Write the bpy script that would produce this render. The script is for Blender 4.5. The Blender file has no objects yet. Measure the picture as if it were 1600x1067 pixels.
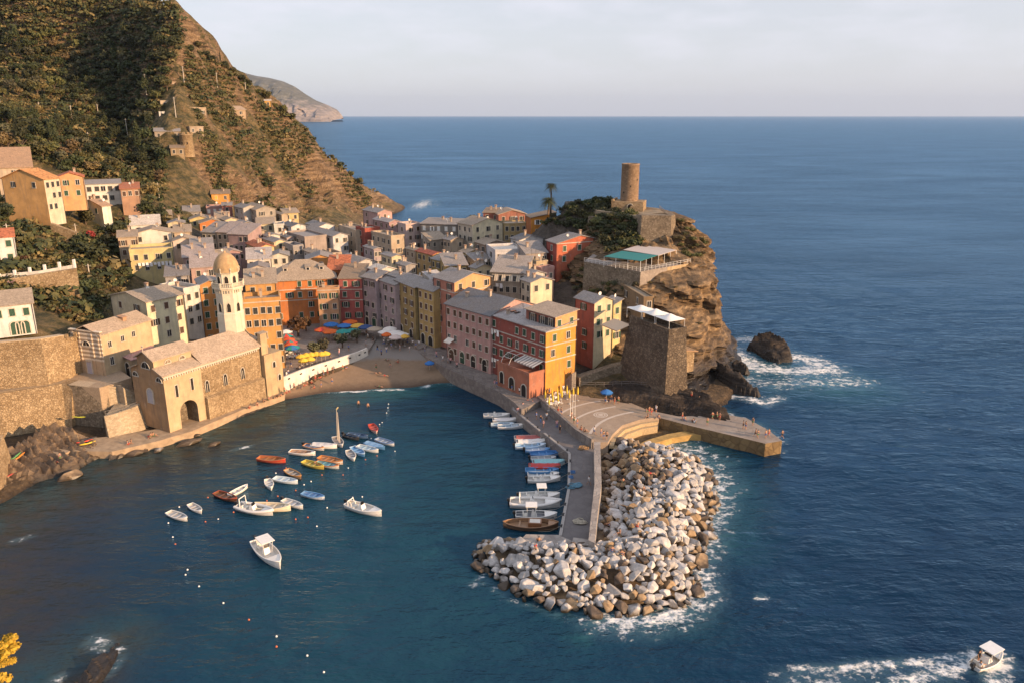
import bpy, bmesh, math, random
import numpy as np
from mathutils import Vector, Matrix, noise as mnoise

# ------------------------------------------------------------------ scene, camera, light
S = bpy.context.scene
COL = S.collection
rnd = random.Random(7)
PI = math.pi
R = math.radians
PITCH = R(16.35); CP, SP = math.cos(PITCH), math.sin(PITCH)
CAMZ = 60.0; FPX = 1200.0

def ray(px, py):
    a = (px - 800) / FPX; v = (py - 533.5) / FPX
    return a, CP - v * SP, -SP - v * CP
def at_z(px, py, z):
    """the point of the place at height z that the photograph shows at px, py"""
    a, b, d = ray(px, py); t = (z - CAMZ) / d
    return Vector((a * t, b * t, z))
def at_y(px, py, Y):
    a, b, d = ray(px, py); t = Y / b
    return Vector((a * t, Y, CAMZ + d * t))
def depth(x, y, z):
    return y * CP + (CAMZ - z) * SP

cam = bpy.data.cameras.new("camera"); co = bpy.data.objects.new("camera", cam)
COL.objects.link(co); S.camera = co
co.location = (0, 0, CAMZ); co.rotation_euler = (PI / 2 - PITCH, 0, 0)
cam.sensor_width = 36; cam.lens = 36 * FPX / 1600
cam.clip_start = 0.5; cam.clip_end = 90000

SUN_EL = R(14.0); SUN_DIR = Vector((0.89, -0.455, 0)).normalized()
sun = bpy.data.lights.new("sun", 'SUN'); so = bpy.data.objects.new("sun", sun); COL.objects.link(so)
sun.energy = 5.0; sun.angle = R(0.6); sun.color = (1.0, 0.64, 0.36)
tow = Vector((SUN_DIR.x * math.cos(SUN_EL), SUN_DIR.y * math.cos(SUN_EL), math.sin(SUN_EL)))
so.rotation_euler = tow.to_track_quat('Z', 'Y').to_euler()
so.location = (200, -80, 120)

w = bpy.data.worlds.new("World"); S.world = w; w.use_nodes = True
nt = w.node_tree; nt.nodes.clear()
out = nt.nodes.new('ShaderNodeOutputWorld'); bg = nt.nodes.new('ShaderNodeBackground')
sky = nt.nodes.new('ShaderNodeTexSky'); sky.sky_type = 'NISHITA'; sky.sun_disc = False
sky.sun_elevation = SUN_EL
sky.sun_rotation = math.atan2(SUN_DIR.x, SUN_DIR.y)
sky.air_density = 1.0; sky.dust_density = 1.6; sky.ozone_density = 1.2; sky.altitude = 50
def nd(tree, t, **kw):
    n = tree.nodes.new(t)
    for k, v in kw.items():
        if k.startswith('i_'):
            n.inputs[k[2:]].default_value = v
        else: setattr(n, k, v)
    return n
# thin high cloud veil and a few soft puffs low over the horizon, in the sky itself
tc = nd(nt, 'ShaderNodeTexCoord')
mp = nd(nt, 'ShaderNodeMapping'); mp.inputs['Scale'].default_value = (4.0, 4.0, 15.0)
nt.links.new(tc.outputs['Generated'], mp.inputs['Vector'])
n1 = nd(nt, 'ShaderNodeTexNoise', i_Scale=2.3, i_Detail=6.0, i_Roughness=0.55)
nt.links.new(mp.outputs['Vector'], n1.inputs['Vector'])
r1 = nd(nt, 'ShaderNodeValToRGB'); r1.color_ramp.elements[0].position = 0.42; r1.color_ramp.elements[1].position = 0.72
nt.links.new(n1.outputs['Fac'], r1.inputs['Fac'])
sep = nd(nt, 'ShaderNodeSeparateXYZ'); nt.links.new(tc.outputs['Generated'], sep.inputs['Vector'])
band = nd(nt, 'ShaderNodeMapRange')
band.inputs['From Min'].default_value = 0.02; band.inputs['From Max'].default_value = 0.10
nt.links.new(sep.outputs['Z'], band.inputs['Value'])
mul = nd(nt, 'ShaderNodeMath', operation='MULTIPLY'); nt.links.new(r1.outputs['Color'], mul.inputs[0]); nt.links.new(band.outputs['Result'], mul.inputs[1])
mul2 = nd(nt, 'ShaderNodeMath', operation='MULTIPLY_ADD'); nt.links.new(mul.outputs[0], mul2.inputs[0])
mul2.inputs[1].default_value = 0.20; mul2.inputs[2].default_value = 0.66
mix = nd(nt, 'ShaderNodeMix', data_type='RGBA'); nt.links.new(mul2.outputs[0], mix.inputs['Factor'])
nt.links.new(sky.outputs['Color'], mix.inputs[6]); mix.inputs[7].default_value = (6.1, 6.05, 6.7, 1)
nt.links.new(mix.outputs[2], bg.inputs['Color']); nt.links.new(bg.outputs[0], out.inputs['Surface'])
bg.inputs['Strength'].default_value = 0.098

S.view_settings.view_transform = 'Standard'; S.view_settings.look = 'None'
S.view_settings.exposure = 0.62; S.view_settings.gamma = 1.0
S.render.engine = 'CYCLES'
S.cycles.max_bounces = 6; S.cycles.volume_bounces = 0; S.cycles.use_denoising = True
S.cycles.caustics_reflective = False; S.cycles.caustics_refractive = False

# ------------------------------------------------------------------ object helpers
def tag(o, label=None, cat=None, group=None, kind=None):
    if label: o['label'] = label
    if cat: o['category'] = cat
    if group: o['group'] = group
    if kind: o['kind'] = kind
    return o
def empty(name, loc=(0, 0, 0), rz=0.0, label=None, cat=None, group=None):
    o = bpy.data.objects.new(name, None); COL.objects.link(o)
    o.location = loc; o.rotation_euler = (0, 0, rz); o.empty_display_size = 0.3
    return tag(o, label, cat, group)
def link_mesh(name, me, parent=None):
    o = bpy.data.objects.new(name, me); COL.objects.link(o)
    if parent: o.parent = parent
    return o
def copy_tree(o, parent=None):
    c = o.copy(); COL.objects.link(c)
    if parent is not None: c.parent = parent
    for ch in list(o.children): copy_tree(ch, c)
    return c

class MB:
    """collects faces and builds them as one mesh"""
    def __init__(s): s.v = []; s.f = []; s.m = []; s.sm = []
    def add(s, vs, fs, m=0, smooth=False):
        b = len(s.v); s.v += [tuple(x) for x in vs]
        for f in fs: s.f.append([i + b for i in f]); s.m.append(m); s.sm.append(smooth)
        return s
    def box(s, x0, x1, y0, y1, z0, z1, m=0, M=None):
        vs = [Vector((x, y, z)) for z in (z0, z1) for x, y in ((x0, y0), (x1, y0), (x1, y1), (x0, y1))]
        if M is not None: vs = [M @ v for v in vs]
        return s.add(vs, [(3, 2, 1, 0), (4, 5, 6, 7), (0, 1, 5, 4), (1, 2, 6, 5), (2, 3, 7, 6), (3, 0, 4, 7)], m)
    def prism(s, pts, z0, z1, m=0, m_top=None):
        n = len(pts)
        a = sum(pts[i][0] * pts[(i + 1) % n][1] - pts[(i + 1) % n][0] * pts[i][1] for i in range(n))
        if a < 0: pts = pts[::-1]
        za = z0 if isinstance(z0, (list, tuple)) else [z0] * n
        zb = z1 if isinstance(z1, (list, tuple)) else [z1] * n
        vs = [(p[0], p[1], z) for p, z in zip(pts, za)] + [(p[0], p[1], z) for p, z in zip(pts, zb)]
        s.add(vs, [tuple(range(n))[::-1]] + [(i, (i + 1) % n, n + (i + 1) % n, n + i) for i in range(n)], m)
        return s.add(vs[n:], [tuple(range(n))], m if m_top is None else m_top)
    def tube(s, pts, r, n=6, m=0, cap=True):
        pts = [Vector(p) for p in pts]; rs = r if isinstance(r, (list, tuple)) else [r] * len(pts)
        vs = []; L = len(pts)
        for i, p in enumerate(pts):
            d = (pts[min(i + 1, L - 1)] - pts[max(i - 1, 0)])
            d = d.normalized() if d.length > 1e-6 else Vector((0, 0, 1))
            u = d.cross(Vector((0, 0, 1)))
            if u.length < 1e-3: u = Vector((1, 0, 0))
            u.normalize(); q = d.cross(u)
            for k in range(n):
                t = 2 * PI * k / n; vs.append(p + u * (math.cos(t) * rs[i]) + q * (math.sin(t) * rs[i]))
        fs = [(i * n + k, i * n + (k + 1) % n, (i + 1) * n + (k + 1) % n, (i + 1) * n + k) for i in range(L - 1) for k in range(n)]
        s.add(vs, fs, m, True)
        if cap: s.add(vs[:n], [tuple(range(n))[::-1]], m); s.add(vs[-n:], [tuple(range(n))], m)
        return s
    def lathe(s, prof, n=16, c=(0, 0), m=0, smooth=True, ph=0.0):
        vs = []; L = len(prof)
        for r, z in prof:
            for k in range(n):
                t = 2 * PI * k / n + ph; vs.append((c[0] + r * math.cos(t), c[1] + r * math.sin(t), z))
        fs = [(i * n + k, i * n + (k + 1) % n, (i + 1) * n + (k + 1) % n, (i + 1) * n + k) for i in range(L - 1) for k in range(n)]
        s.add(vs, fs, m, smooth)
        if prof[0][0] > 0.01: s.add(vs[:n], [tuple(range(n))[::-1]], m)
        if prof[-1][0] > 0.01: s.add(vs[-n:], [tuple(range(n))], m)
        return s
    def mesh(s, name, mats):
        me = bpy.data.meshes.new(name); me.from_pydata(s.v, [], s.f)
        for x in (mats if isinstance(mats, (list, tuple)) else [mats]): me.materials.append(x)
        me.polygons.foreach_set('material_index', s.m)
        me.polygons.foreach_set('use_smooth', s.sm)
        me.update(); return me
    def build(s, name, mats, parent=None):
        return link_mesh(name, s.mesh(name, mats), parent)

# ------------------------------------------------------------------ materials
MATS = {}
def base_mat(name):
    m = bpy.data.materials.new(name); m.use_nodes = True; t = m.node_tree
    return m, t, t.nodes['Principled BSDF']
def coords(t, scale=1.0, kind='Object'):
    tcn = nd(t, 'ShaderNodeTexCoord'); m = nd(t, 'ShaderNodeMapping')
    m.inputs['Scale'].default_value = scale if isinstance(scale, tuple) else (scale,) * 3
    t.links.new(tcn.outputs[kind], m.inputs['Vector']); return m.outputs['Vector']
def world_coords(t, scale=1.0):
    g = nd(t, 'ShaderNodeNewGeometry'); m = nd(t, 'ShaderNodeMapping')
    m.inputs['Scale'].default_value = scale if isinstance(scale, tuple) else (scale,) * 3
    t.links.new(g.outputs['Position'], m.inputs['Vector']); return m.outputs['Vector']
def noise_f(t, vec, scale, detail=4, rough=0.6):
    n = nd(t, 'ShaderNodeTexNoise', i_Scale=scale, i_Detail=detail, i_Roughness=rough)
    t.links.new(vec, n.inputs['Vector']); return n.outputs['Fac']
def ramp(t, fac, stops):
    r = nd(t, 'ShaderNodeValToRGB'); el = r.color_ramp.elements
    while len(el) < len(stops): el.new(0.5)
    for e, (p, c) in zip(el, stops): e.position = p; e.color = (*c, 1) if len(c) == 3 else c
    t.links.new(fac, r.inputs['Fac']); return r.outputs['Color']
def mixc(t, fac, a, b, blend='MIX'):
    m = nd(t, 'ShaderNodeMix', data_type='RGBA', blend_type=blend)
    for inp, v in ((m.inputs['Factor'], fac), (m.inputs[6], a), (m.inputs[7], b)):
        if isinstance(v, (int, float)): inp.default_value = v
        elif isinstance(v, tuple): inp.default_value = (*v, 1) if len(v) == 3 else v
        else: t.links.new(v, inp)
    return m.outputs[2]
def maprange(t, v, a, b, c=0.0, d=1.0):
    m = nd(t, 'ShaderNodeMapRange'); t.links.new(v, m.inputs['Value'])
    for i, x in zip(('From Min', 'From Max', 'To Min', 'To Max'), (a, b, c, d)): m.inputs[i].default_value = x
    return m.outputs['Result']
def mth(t, op, a, b=0.0):
    m = nd(t, 'ShaderNodeMath', operation=op)
    for i, v in enumerate((a, b)):
        if isinstance(v, (int, float)): m.inputs[i].default_value = v
        else: t.links.new(v, m.inputs[i])
    return m.outputs[0]
def bump(t, bs, h, strength=0.4, dist=0.1):
    b = nd(t, 'ShaderNodeBump', i_Strength=strength, i_Distance=dist); t.links.new(h, b.inputs['Height'])
    t.links.new(b.outputs['Normal'], bs.inputs['Normal'])
def sc(c, k): return tuple(min(0.95, x * k) for x in c)

def plaster(c, wear=1.0):
    key = ('pl', tuple(round(x, 3) for x in c), wear)
    if key in MATS: return MATS[key]
    c = sc(c, 0.84); m, t, b = base_mat('plaster'); v = world_coords(t)
    big = noise_f(t, v, 0.35, 5, 0.65); vs = world_coords(t, (1.2, 1.2, 0.18)); st = noise_f(t, vs, 1.0, 4, 0.6)
    col = mixc(t, maprange(t, big, 0.3, 0.75), sc(c, 0.70), sc(c, 1.12))
    stain = maprange(t, st, 0.50, 0.74, 0.0, 0.75 * wear)
    g = sum(c) / 3
    col = mixc(t, stain, col, tuple(0.55 * x * 0.7 + g * 0.2 for x in c))
    patch = maprange(t, noise_f(t, v, 0.9, 6, 0.7), 0.60, 0.67, 0.0, 0.5 * wear)
    col = mixc(t, patch, col, tuple(x * 0.55 + 0.16 for x in c))
    t.links.new(col, b.inputs['Base Color']); b.inputs['Roughness'].default_value = 0.9
    bump(t, b, noise_f(t, v, 3.0, 5, 0.7), 0.25, 0.06)
    MATS[key] = m; return m

def slate(c):
    key = ('sl', tuple(round(x, 3) for x in c))
    if key in MATS: return MATS[key]
    m, t, b = base_mat('roof_slates'); v = coords(t)
    br = nd(t, 'ShaderNodeTexVoronoi', i_Scale=4.5); t.links.new(v, br.inputs['Vector'])
    sepc = nd(t, 'ShaderNodeSeparateColor'); t.links.new(br.outputs['Color'], sepc.inputs['Color'])
    col = ramp(t, sepc.outputs['Red'], [(0.0, sc(c, 0.74)), (0.5, c), (1.0, sc(c, 1.22))])
    big = maprange(t, noise_f(t, world_coords(t), 0.4, 5, 0.65), 0.35, 0.75)
    col = mixc(t, big, mixc(t, 0.35, col, (0.16, 0.13, 0.09)), col)
    lich = maprange(t, noise_f(t, world_coords(t), 1.6, 5, 0.7), 0.60, 0.75, 0, 0.3)
    col = mixc(t, lich, col, (0.36, 0.31, 0.22))
    t.links.new(col, b.inputs['Base Color']); b.inputs['Roughness'].default_value = 0.85
    h = mth(t, 'ADD', mth(t, 'MULTIPLY', sepc.outputs['Green'], 0.6), noise_f(t, v, 5.0, 3))
    bump(t, b, h, 0.6, 0.06)
    MATS[key] = m; return m

def tiles(c):
    key = ('tl', tuple(round(x, 3) for x in c))
    if key in MATS: return MATS[key]
    m, t, b = base_mat('clay_tiles'); v = coords(t)
    wv = nd(t, 'ShaderNodeTexWave', i_Scale=1.3, i_Distortion=0.6); wv.bands_direction = 'DIAGONAL'
    t.links.new(v, wv.inputs['Vector'])
    vo = nd(t, 'ShaderNodeTexVoronoi', i_Scale=2.2); t.links.new(v, vo.inputs['Vector'])
    sepc = nd(t, 'ShaderNodeSeparateColor'); t.links.new(vo.outputs['Color'], sepc.inputs['Color'])
    col = ramp(t, sepc.outputs['Red'], [(0, sc(c, 0.65)), (0.5, c), (1, sc(c, 1.3))])
    t.links.new(col, b.inputs['Base Color']); b.inputs['Roughness'].default_value = 0.9
    bump(t, b, wv.outputs['Fac'], 0.5, 0.08)
    MATS[key] = m; return m

def stone(name, c1, c2, c3, scale=1.6, bstr=0.8, squash=1.0, joint=0.35):
    """rubble masonry: cells of mixed stones with dark joints"""
    if name in MATS: return MATS[name]
    m, t, b = base_mat(name); v = world_coords(t, (1, 1, squash))
    d = noise_f(t, v, 1.2, 3); vv = mixc(t, 0.12, v, d)
    vo = nd(t, 'ShaderNodeTexVoronoi', i_Scale=scale); t.links.new(vv, vo.inputs['Vector'])
    ve = nd(t, 'ShaderNodeTexVoronoi', i_Scale=scale, feature='DISTANCE_TO_EDGE'); t.links.new(vv, ve.inputs['Vector'])
    sepc = nd(t, 'ShaderNodeSeparateColor'); t.links.new(vo.outputs['Color'], sepc.inputs['Color'])
    col = ramp(t, sepc.outputs['Red'], [(0.0, c1), (0.5, c2), (1.0, c3)])
    big = maprange(t, noise_f(t, world_coords(t), 0.22, 6, 0.7), 0.35, 0.7)
    col = mixc(t, big, mixc(t, 0.5, col, sc(c1, 0.9)), mixc(t, 0.35, col, sc(c3, 1.05)))
    edge = maprange(t, ve.outputs['Distance'], 0.0, 0.09)
    col = mixc(t, mth(t, 'MAXIMUM', edge, 1.0 - joint), sc(c1, 0.6), col)
    t.links.new(col, b.inputs['Base Color']); b.inputs['Roughness'].default_value = 0.95
    h = mth(t, 'ADD', edge, mth(t, 'MULTIPLY', noise_f(t, v, 4.0, 4), 0.7))
    bump(t, b, h, bstr, 0.12)
    MATS[name] = m; return m

def simple(name, c, rough=0.6, var=0.12, metal=0.0, scale=3.0, bstr=0.0):
    key = ('s', name, tuple(round(x, 3) for x in c))
    if key in MATS: return MATS[key]
    m, t, b = base_mat(name)
    n = noise_f(t, coords(t), scale, 4)
    col = mixc(t, maprange(t, n, 0.3, 0.7), sc(c, 1 - var), sc(c, 1 + var))
    t.links.new(col, b.inputs['Base Color']); b.inputs['Roughness'].default_value = rough; b.inputs['Metallic'].default_value = metal
    if bstr: bump(t, b, n, bstr, 0.05)
    MATS[key] = m; return m

def rocky(name, dark, mid, light, strata=True, tilt=(0.5, 0.3), wet=(1.6, 4.2), bstr=1.0, sscale=0.55):
    if name in MATS: return MATS[name]
    m, t, b = base_mat(name); v = world_coords(t)
    g = nd(t, 'ShaderNodeNewGeometry'); sp = nd(t, 'ShaderNodeSeparateXYZ'); t.links.new(g.outputs['Position'], sp.inputs['Vector'])
    mapn = nd(t, 'ShaderNodeMapping'); t.links.new(g.outputs['Position'], mapn.inputs['Vector'])
    mapn.inputs['Rotation'].default_value = (tilt[0], tilt[1], 0.4); mapn.inputs['Scale'].default_value = (0.16, 0.16, 1.5) if strata else (1, 1, 1)
    s1 = noise_f(t, mapn.outputs['Vector'], sscale, 6, 0.62)
    s2 = noise_f(t, v, 0.5, 7, 0.68)
    f = mth(t, 'ADD', mth(t, 'MULTIPLY', s1, 0.6), mth(t, 'MULTIPLY', s2, 0.4))
    col = ramp(t, f, [(0.34, dark), (0.5, mid), (0.64, light)])
    if wet:
        wf = maprange(t, mth(t, 'ADD', sp.outputs['Z'], mth(t, 'MULTIPLY', s2, 3.0)), wet[0], wet[1])
        col = mixc(t, wf, (0.018, 0.014, 0.011), col)
        rr = maprange(t, wf, 0, 1, 0.35, 0.95); t.links.new(rr, b.inputs['Roughness'])
    else: b.inputs['Roughness'].default_value = 0.95
    t.links.new(col, b.inputs['Base Color'])
    bump(t, b, f, bstr, 1.2)
    MATS[name] = m; return m

def foliage(name, dark, light, scale=0.6):
    if name in MATS: return MATS[name]
    m, t, b = base_mat(name)
    oi = nd(t, 'ShaderNodeObjectInfo')
    n = noise_f(t, world_coords(t), scale, 3)
    col = ramp(t, n, [(0.3, dark), (0.7, light)])
    hv = nd(t, 'ShaderNodeHueSaturation'); t.links.new(col, hv.inputs['Color'])
    t.links.new(maprange(t, oi.outputs['Random'], 0, 1, 0.7, 1.35), hv.inputs['Value'])
    t.links.new(maprange(t, oi.outputs['Random'], 0, 1, 0.475, 0.515), hv.inputs['Hue'])
    t.links.new(hv.outputs['Color'], b.inputs['Base Color']); b.inputs['Roughness'].default_value = 0.8
    MATS[name] = m; return m
# ------------------------------------------------------------------ terrain: thin-plate surface through measured points
CTRL = []
def cp(px, py, Y): p = at_y(px, py, Y); CTRL.append((p.x, p.y, p.z))
for q in [(225,-6,455),(265,8,440),(283,26,432),(292,62,430),(300,76,430),(322,88,432),(345,100,438),(372,120,448),(400,143,455),(435,170,465),(470,197,475),(500,225,488),(530,257,500),(555,280,510),(580,297,520),
          (180,-22,475),(120,-36,485),(40,-50,490),(-60,-60,490),(282,40,420),(288,90,405),(275,150,384),(285,200,366),(290,240,352),(300,280,338),(292,310,322),
          (320,120,418),(330,180,396),(350,240,378),(325,290,352),(360,180,415),(390,200,430),(440,230,445),(400,270,398),(470,290,425),(520,305,450),(555,322,470),(500,335,395),(590,332,480),
          (360,318,350),(410,335,352),(470,346,360),(540,348,385),
          (235,50,440),(215,110,425),(202,180,408),(215,235,375),(232,275,335),(222,310,300),(245,335,285),(170,40,465),(160,110,440),(150,170,405),(150,230,350),(165,265,300),
          (110,60,470),(100,130,425),(90,190,375),(90,240,320),(50,150,400),(40,60,465),(0,60,470),(0,140,400),(0,200,335),(30,235,285),
          (-120,60,450),(-150,160,360),(-150,260,250),(-300,40,470),(-320,200,330),(-300,300,220),
          (870,320,240),(900,315,240),(930,311,238),(955,309,236),(866,338,236),(150,330,262),(195,325,262),(95,335,230),(60,348,222),(0,335,215),(-80,340,205),
          (150,400,206),(60,405,190),(0,432,176),(-80,430,172),(140,450,188),(170,450,196),(60,462,174),(120,485,172)]: cp(*q)
CTRL += [(-97,150,18),(-110,140,18),(-125,120,20),(-118,160,19),(-90,158,12),(-84,150,9.5),(-76,150,8.5),(-72,142,4),(-92,140,8.5),(-90,130,5),(-97,118,6),(-105,100,14),(-112,80,20),
    (-50,186,3.5),(-40,204,3.5),(-58,200,4),(-62,215,6),(-70,232,8),(-60,260,8),(-80,290,10),(-60,300,9),(-90,330,13),(-112,318,17),(-60,340,11),(-100,250,12),(-112,225,15),(-98,212,13),(-90,195,10),(-70,168,6),(-84,176,11),(-74,152,7),(-56,166,3.5),
    (-20,202,5),(0,186,6),(14,176,7),(-10,216,11),(-30,226,7),(-32,250,9),(-10,250,16),(10,210,14),(20,195,14),(5,240,20),(20,225,22),(30,200,21),(34,225,28),(40,234,33),(28,240,31),(10,250,26),(28,256,30),(8,265,21),(-12,275,15),(-32,290,12),(-48,310,10),(-52,350,6),
    (30,160,5),(34,176,9),(15,155,3.5),(44,172,6),(48,186,10),(48,215,27),(48,240,26)]
for q in [(292,62,430),(322,88,432),(345,100,438),(400,143,455),(470,197,475),(530,257,500),(580,297,520)]:
    p = at_y(*q); CTRL += [(p.x - 15, p.y + 45, p.z - 16 if p.z > 30 else p.z - 8), (p.x - 30, p.y + 110, max(p.z - 60, 2))]
A = np.array(CTRL, float)
def tps_kernel(r2): return 0.5 * r2 * np.log(r2 + 1e-9)
def fit(A, lam=6.0):
    n = len(A); P = A[:, :2] / 100.0
    K = tps_kernel(((P[:, None] - P[None]) ** 2).sum(2)) + lam * 1e-4 * np.eye(n)
    Q = np.c_[np.ones(n), P]
    M = np.block([[K, Q], [Q.T, np.zeros((3, 3))]])
    return np.linalg.solve(M, np.r_[A[:, 2], 0, 0, 0]), P
TW, TP = fit(A)
COAST = np.array([(-112,20),(-88,84),(-84,100),(-82,111),(-78,121),(-74,131),(-66.5,138),(-58,149),(-51,158),(-46,163),(-40,168),(-31,172),(-24,178),(-16,176),(-10,172),(-2,164),(3,152),(20,146),(30,149),(40,150),(47,156),(53,168),(54,180),(53,200),(54,222),(50,246),(28,284),(0,302),(-30,330),(-52,372),(-62,430),(-70,507),(-66,549),(-69,557),(-110,596),(-190,640),(-430,700),(-700,500),(-700,20)], float)
def signed(X, Y, poly):
    """signed distance to a polygon, positive inside"""
    d = np.full(X.shape, 1e9); ins = np.zeros(X.shape, bool); n = len(poly)
    for i in range(n):
        ax, ay = poly[i]; bx, by = poly[(i + 1) % n]
        dx, dy = bx - ax, by - ay
        t = np.clip(((X - ax) * dx + (Y - ay) * dy) / (dx * dx + dy * dy), 0, 1)
        d = np.minimum(d, np.hypot(X - ax - t * dx, Y - ay - t * dy))
        c = ((ay > Y) != (by > Y)) & (X < (bx - ax) * (Y - ay) / (by - ay + 1e-12) + ax); ins ^= c
    return np.where(ins, d, -d)
def tps(X, Y):
    x = np.asarray(X, float).ravel() / 100; y = np.asarray(Y, float).ravel() / 100
    o = TW[-3] + TW[-2] * x + TW[-1] * y
    for (px_, py_), w_ in zip(TP, TW[:-3]): o = o + w_ * tps_kernel((x - px_) ** 2 + (y - py_) ** 2)
    return o.reshape(np.shape(X))
_h = np.random.RandomState(3)
def vnoise(X, Y, s, seed=0):
    r = np.random.RandomState(seed + 11).rand(256, 256)
    x = np.asarray(X) / s + 900; y = np.asarray(Y) / s + 900
    xi = np.floor(x).astype(int); yi = np.floor(y).astype(int); fx = x - xi; fy = y - yi
    fx = fx * fx * (3 - 2 * fx); fy = fy * fy * (3 - 2 * fy)
    g = lambda i, j: r[i % 256, j % 256]
    return (g(xi, yi) * (1 - fx) + g(xi + 1, yi) * fx) * (1 - fy) + (g(xi, yi + 1) * (1 - fx) + g(xi + 1, yi + 1) * fx) * fy
def fbm(X, Y, s, n=4, seed=0): return sum(vnoise(X, Y, s / 2 ** k, seed + k) * 0.5 ** k for k in range(n)) / sum(0.5 ** k for k in range(n)) - 0.5
PIAZZA = np.array([(-52,150),(-40,172),(-28,180),(-8,170),(4,152),(14,156),(24,178),(-20,214),(-44,226),(-66,222),(-74,190),(-70,150)], float)
VILL = np.array([(-60,168),(-86,170),(-96,205),(-100,235),(-110,255),(-118,300),(-104,345),(-50,352),(-36,320),(6,284),(22,250),(24,210),(14,172),(2,156),(-20,184)], float)
LOWSHORE = np.array([(-140,0),(-140,124),(-125,129.4),(-98.6,139.4),(-89.6,144.9),(-86.5,147),(-79,147.6),(-72,151),(-58,172),(-48,176),(-30,0)], float)
CLIFFSIDE = np.array([(31,140),(30,196),(38,212),(46,214),(44,232),(38,262),(80,262),(80,140)], float)
PATHSIDE = np.array([(-140,124),(-125,129.4),(-98.6,139.4),(-89.6,144.9),(-86.5,147),(-79,147.6),(-72,151),(-72,158),(-84,156),(-90,151),(-99,143),(-140,134)], float)
def crag_mask(X, Y, z):
    m = np.clip((X + 190) / 25, 0, 1) * np.clip((Y - 335) / 15, 0, 1) * np.clip((np.where(X > -120, 46, 38) - z) / 14, 0, 1) * np.clip((z - np.where(Y > 430, 1, 9)) / 6, 0, 1)
    return np.maximum(m, np.exp(-(((X + 178) / 11) ** 2 + ((z - 92) / 22) ** 2)) * np.clip((Y - 370) / 20, 0, 1)) * np.clip((-X - 30) / 20, 0, 1)
def ground(X, Y):
    X = np.asarray(X, float); Y = np.asarray(Y, float)
    z = tps(X, Y); z0 = z
    d = signed(X, Y, COAST)
    z = np.where(np.hypot(X + 225, Y) > 0, z, z)
    wild = np.clip((z - 8) / 8, 0, 1) * np.clip((-X - 30) / 30, 0, 1) * np.clip(.5 - signed(X, Y, VILL) / 9, 0, 1) * np.clip((z - 16 + (Y - 240) / 8) / 12, 0, 1)
    z = z + wild * (fbm(X, Y, 38, 4, 1) * 13 + fbm(X, Y, 9, 3, 5) * 6.0)
    # gullies and ribs running down the sunny rock face
    face = np.clip((X + 205) / 30, 0, 1) * np.clip((Y - 335) / 30, 0, 1)
    u = X * 0.86 + Y * 0.5
    z = z + face * wild * ((np.abs(fbm(u, X * 0.15, 16, 3, 9)) - 0.12) * -16)
    z = z + face * wild * (fbm(X + Y * .3, Y, 6.5, 3, 14) * 6.5)
    z = z + crag_mask(X, Y, z0) * ((np.abs(fbm(u, X * .3, 7, 3, 17)) - .12) * -13 + fbm(X, Y, 3.2, 2, 19) * 2.0)
    # cultivated terraces: risers every few metres of height
    ter = np.clip((z - 12) / 8, 0, 1) * np.clip((420 - Y) / 60, 0, 1) * np.clip((-X - 70) / 15, 0, 1) * (1 - face * 0.9) * 0.42
    st = 3.4; q = z / st; fr = q - np.floor(q)
    z = z * (1 - ter) + ter * (np.floor(q) + np.clip((fr - 0.62) / 0.38, 0, 1)) * st
    pz_ = signed(X, Y, PIAZZA); k = np.clip(pz_ / 3 + 0.5, 0, 1); z = z * (1 - k) + k * np.minimum(z, 3.3)
    for poly_, lim in ((LOWSHORE, 0.9), (PATHSIDE, 7.6), (CLIFFSIDE, 1.0)):
        k = np.clip(signed(X, Y, poly_) / 2 + 0.5, 0, 1); z = z * (1 - k) + k * np.minimum(z, lim)
    z = np.where((X > 6) & (Y < 200), z + fbm(X, Y, 5, 3, 41) * 2.2 * np.clip((z - 3.5) / 2, 0, 1), z)
    cliffy = np.where(X > 15, 3.0, np.where(Y > 300, 1.6, 0.9))
    bea = np.exp(-(((X + 30) / 14) ** 2 + ((Y - 176) / 9) ** 2))
    cliffy = cliffy * (1 - bea) + 0.10 * bea
    return np.minimum(z, -1.2 * (1 - bea) - 0.1 * bea + d * cliffy + np.where(d > 0, fbm(X, Y, 7, 3, 21) * 3 * (1 - bea), 0))
def gz(x, y): return float(ground(np.array([x]), np.array([y]))[0])

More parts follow.
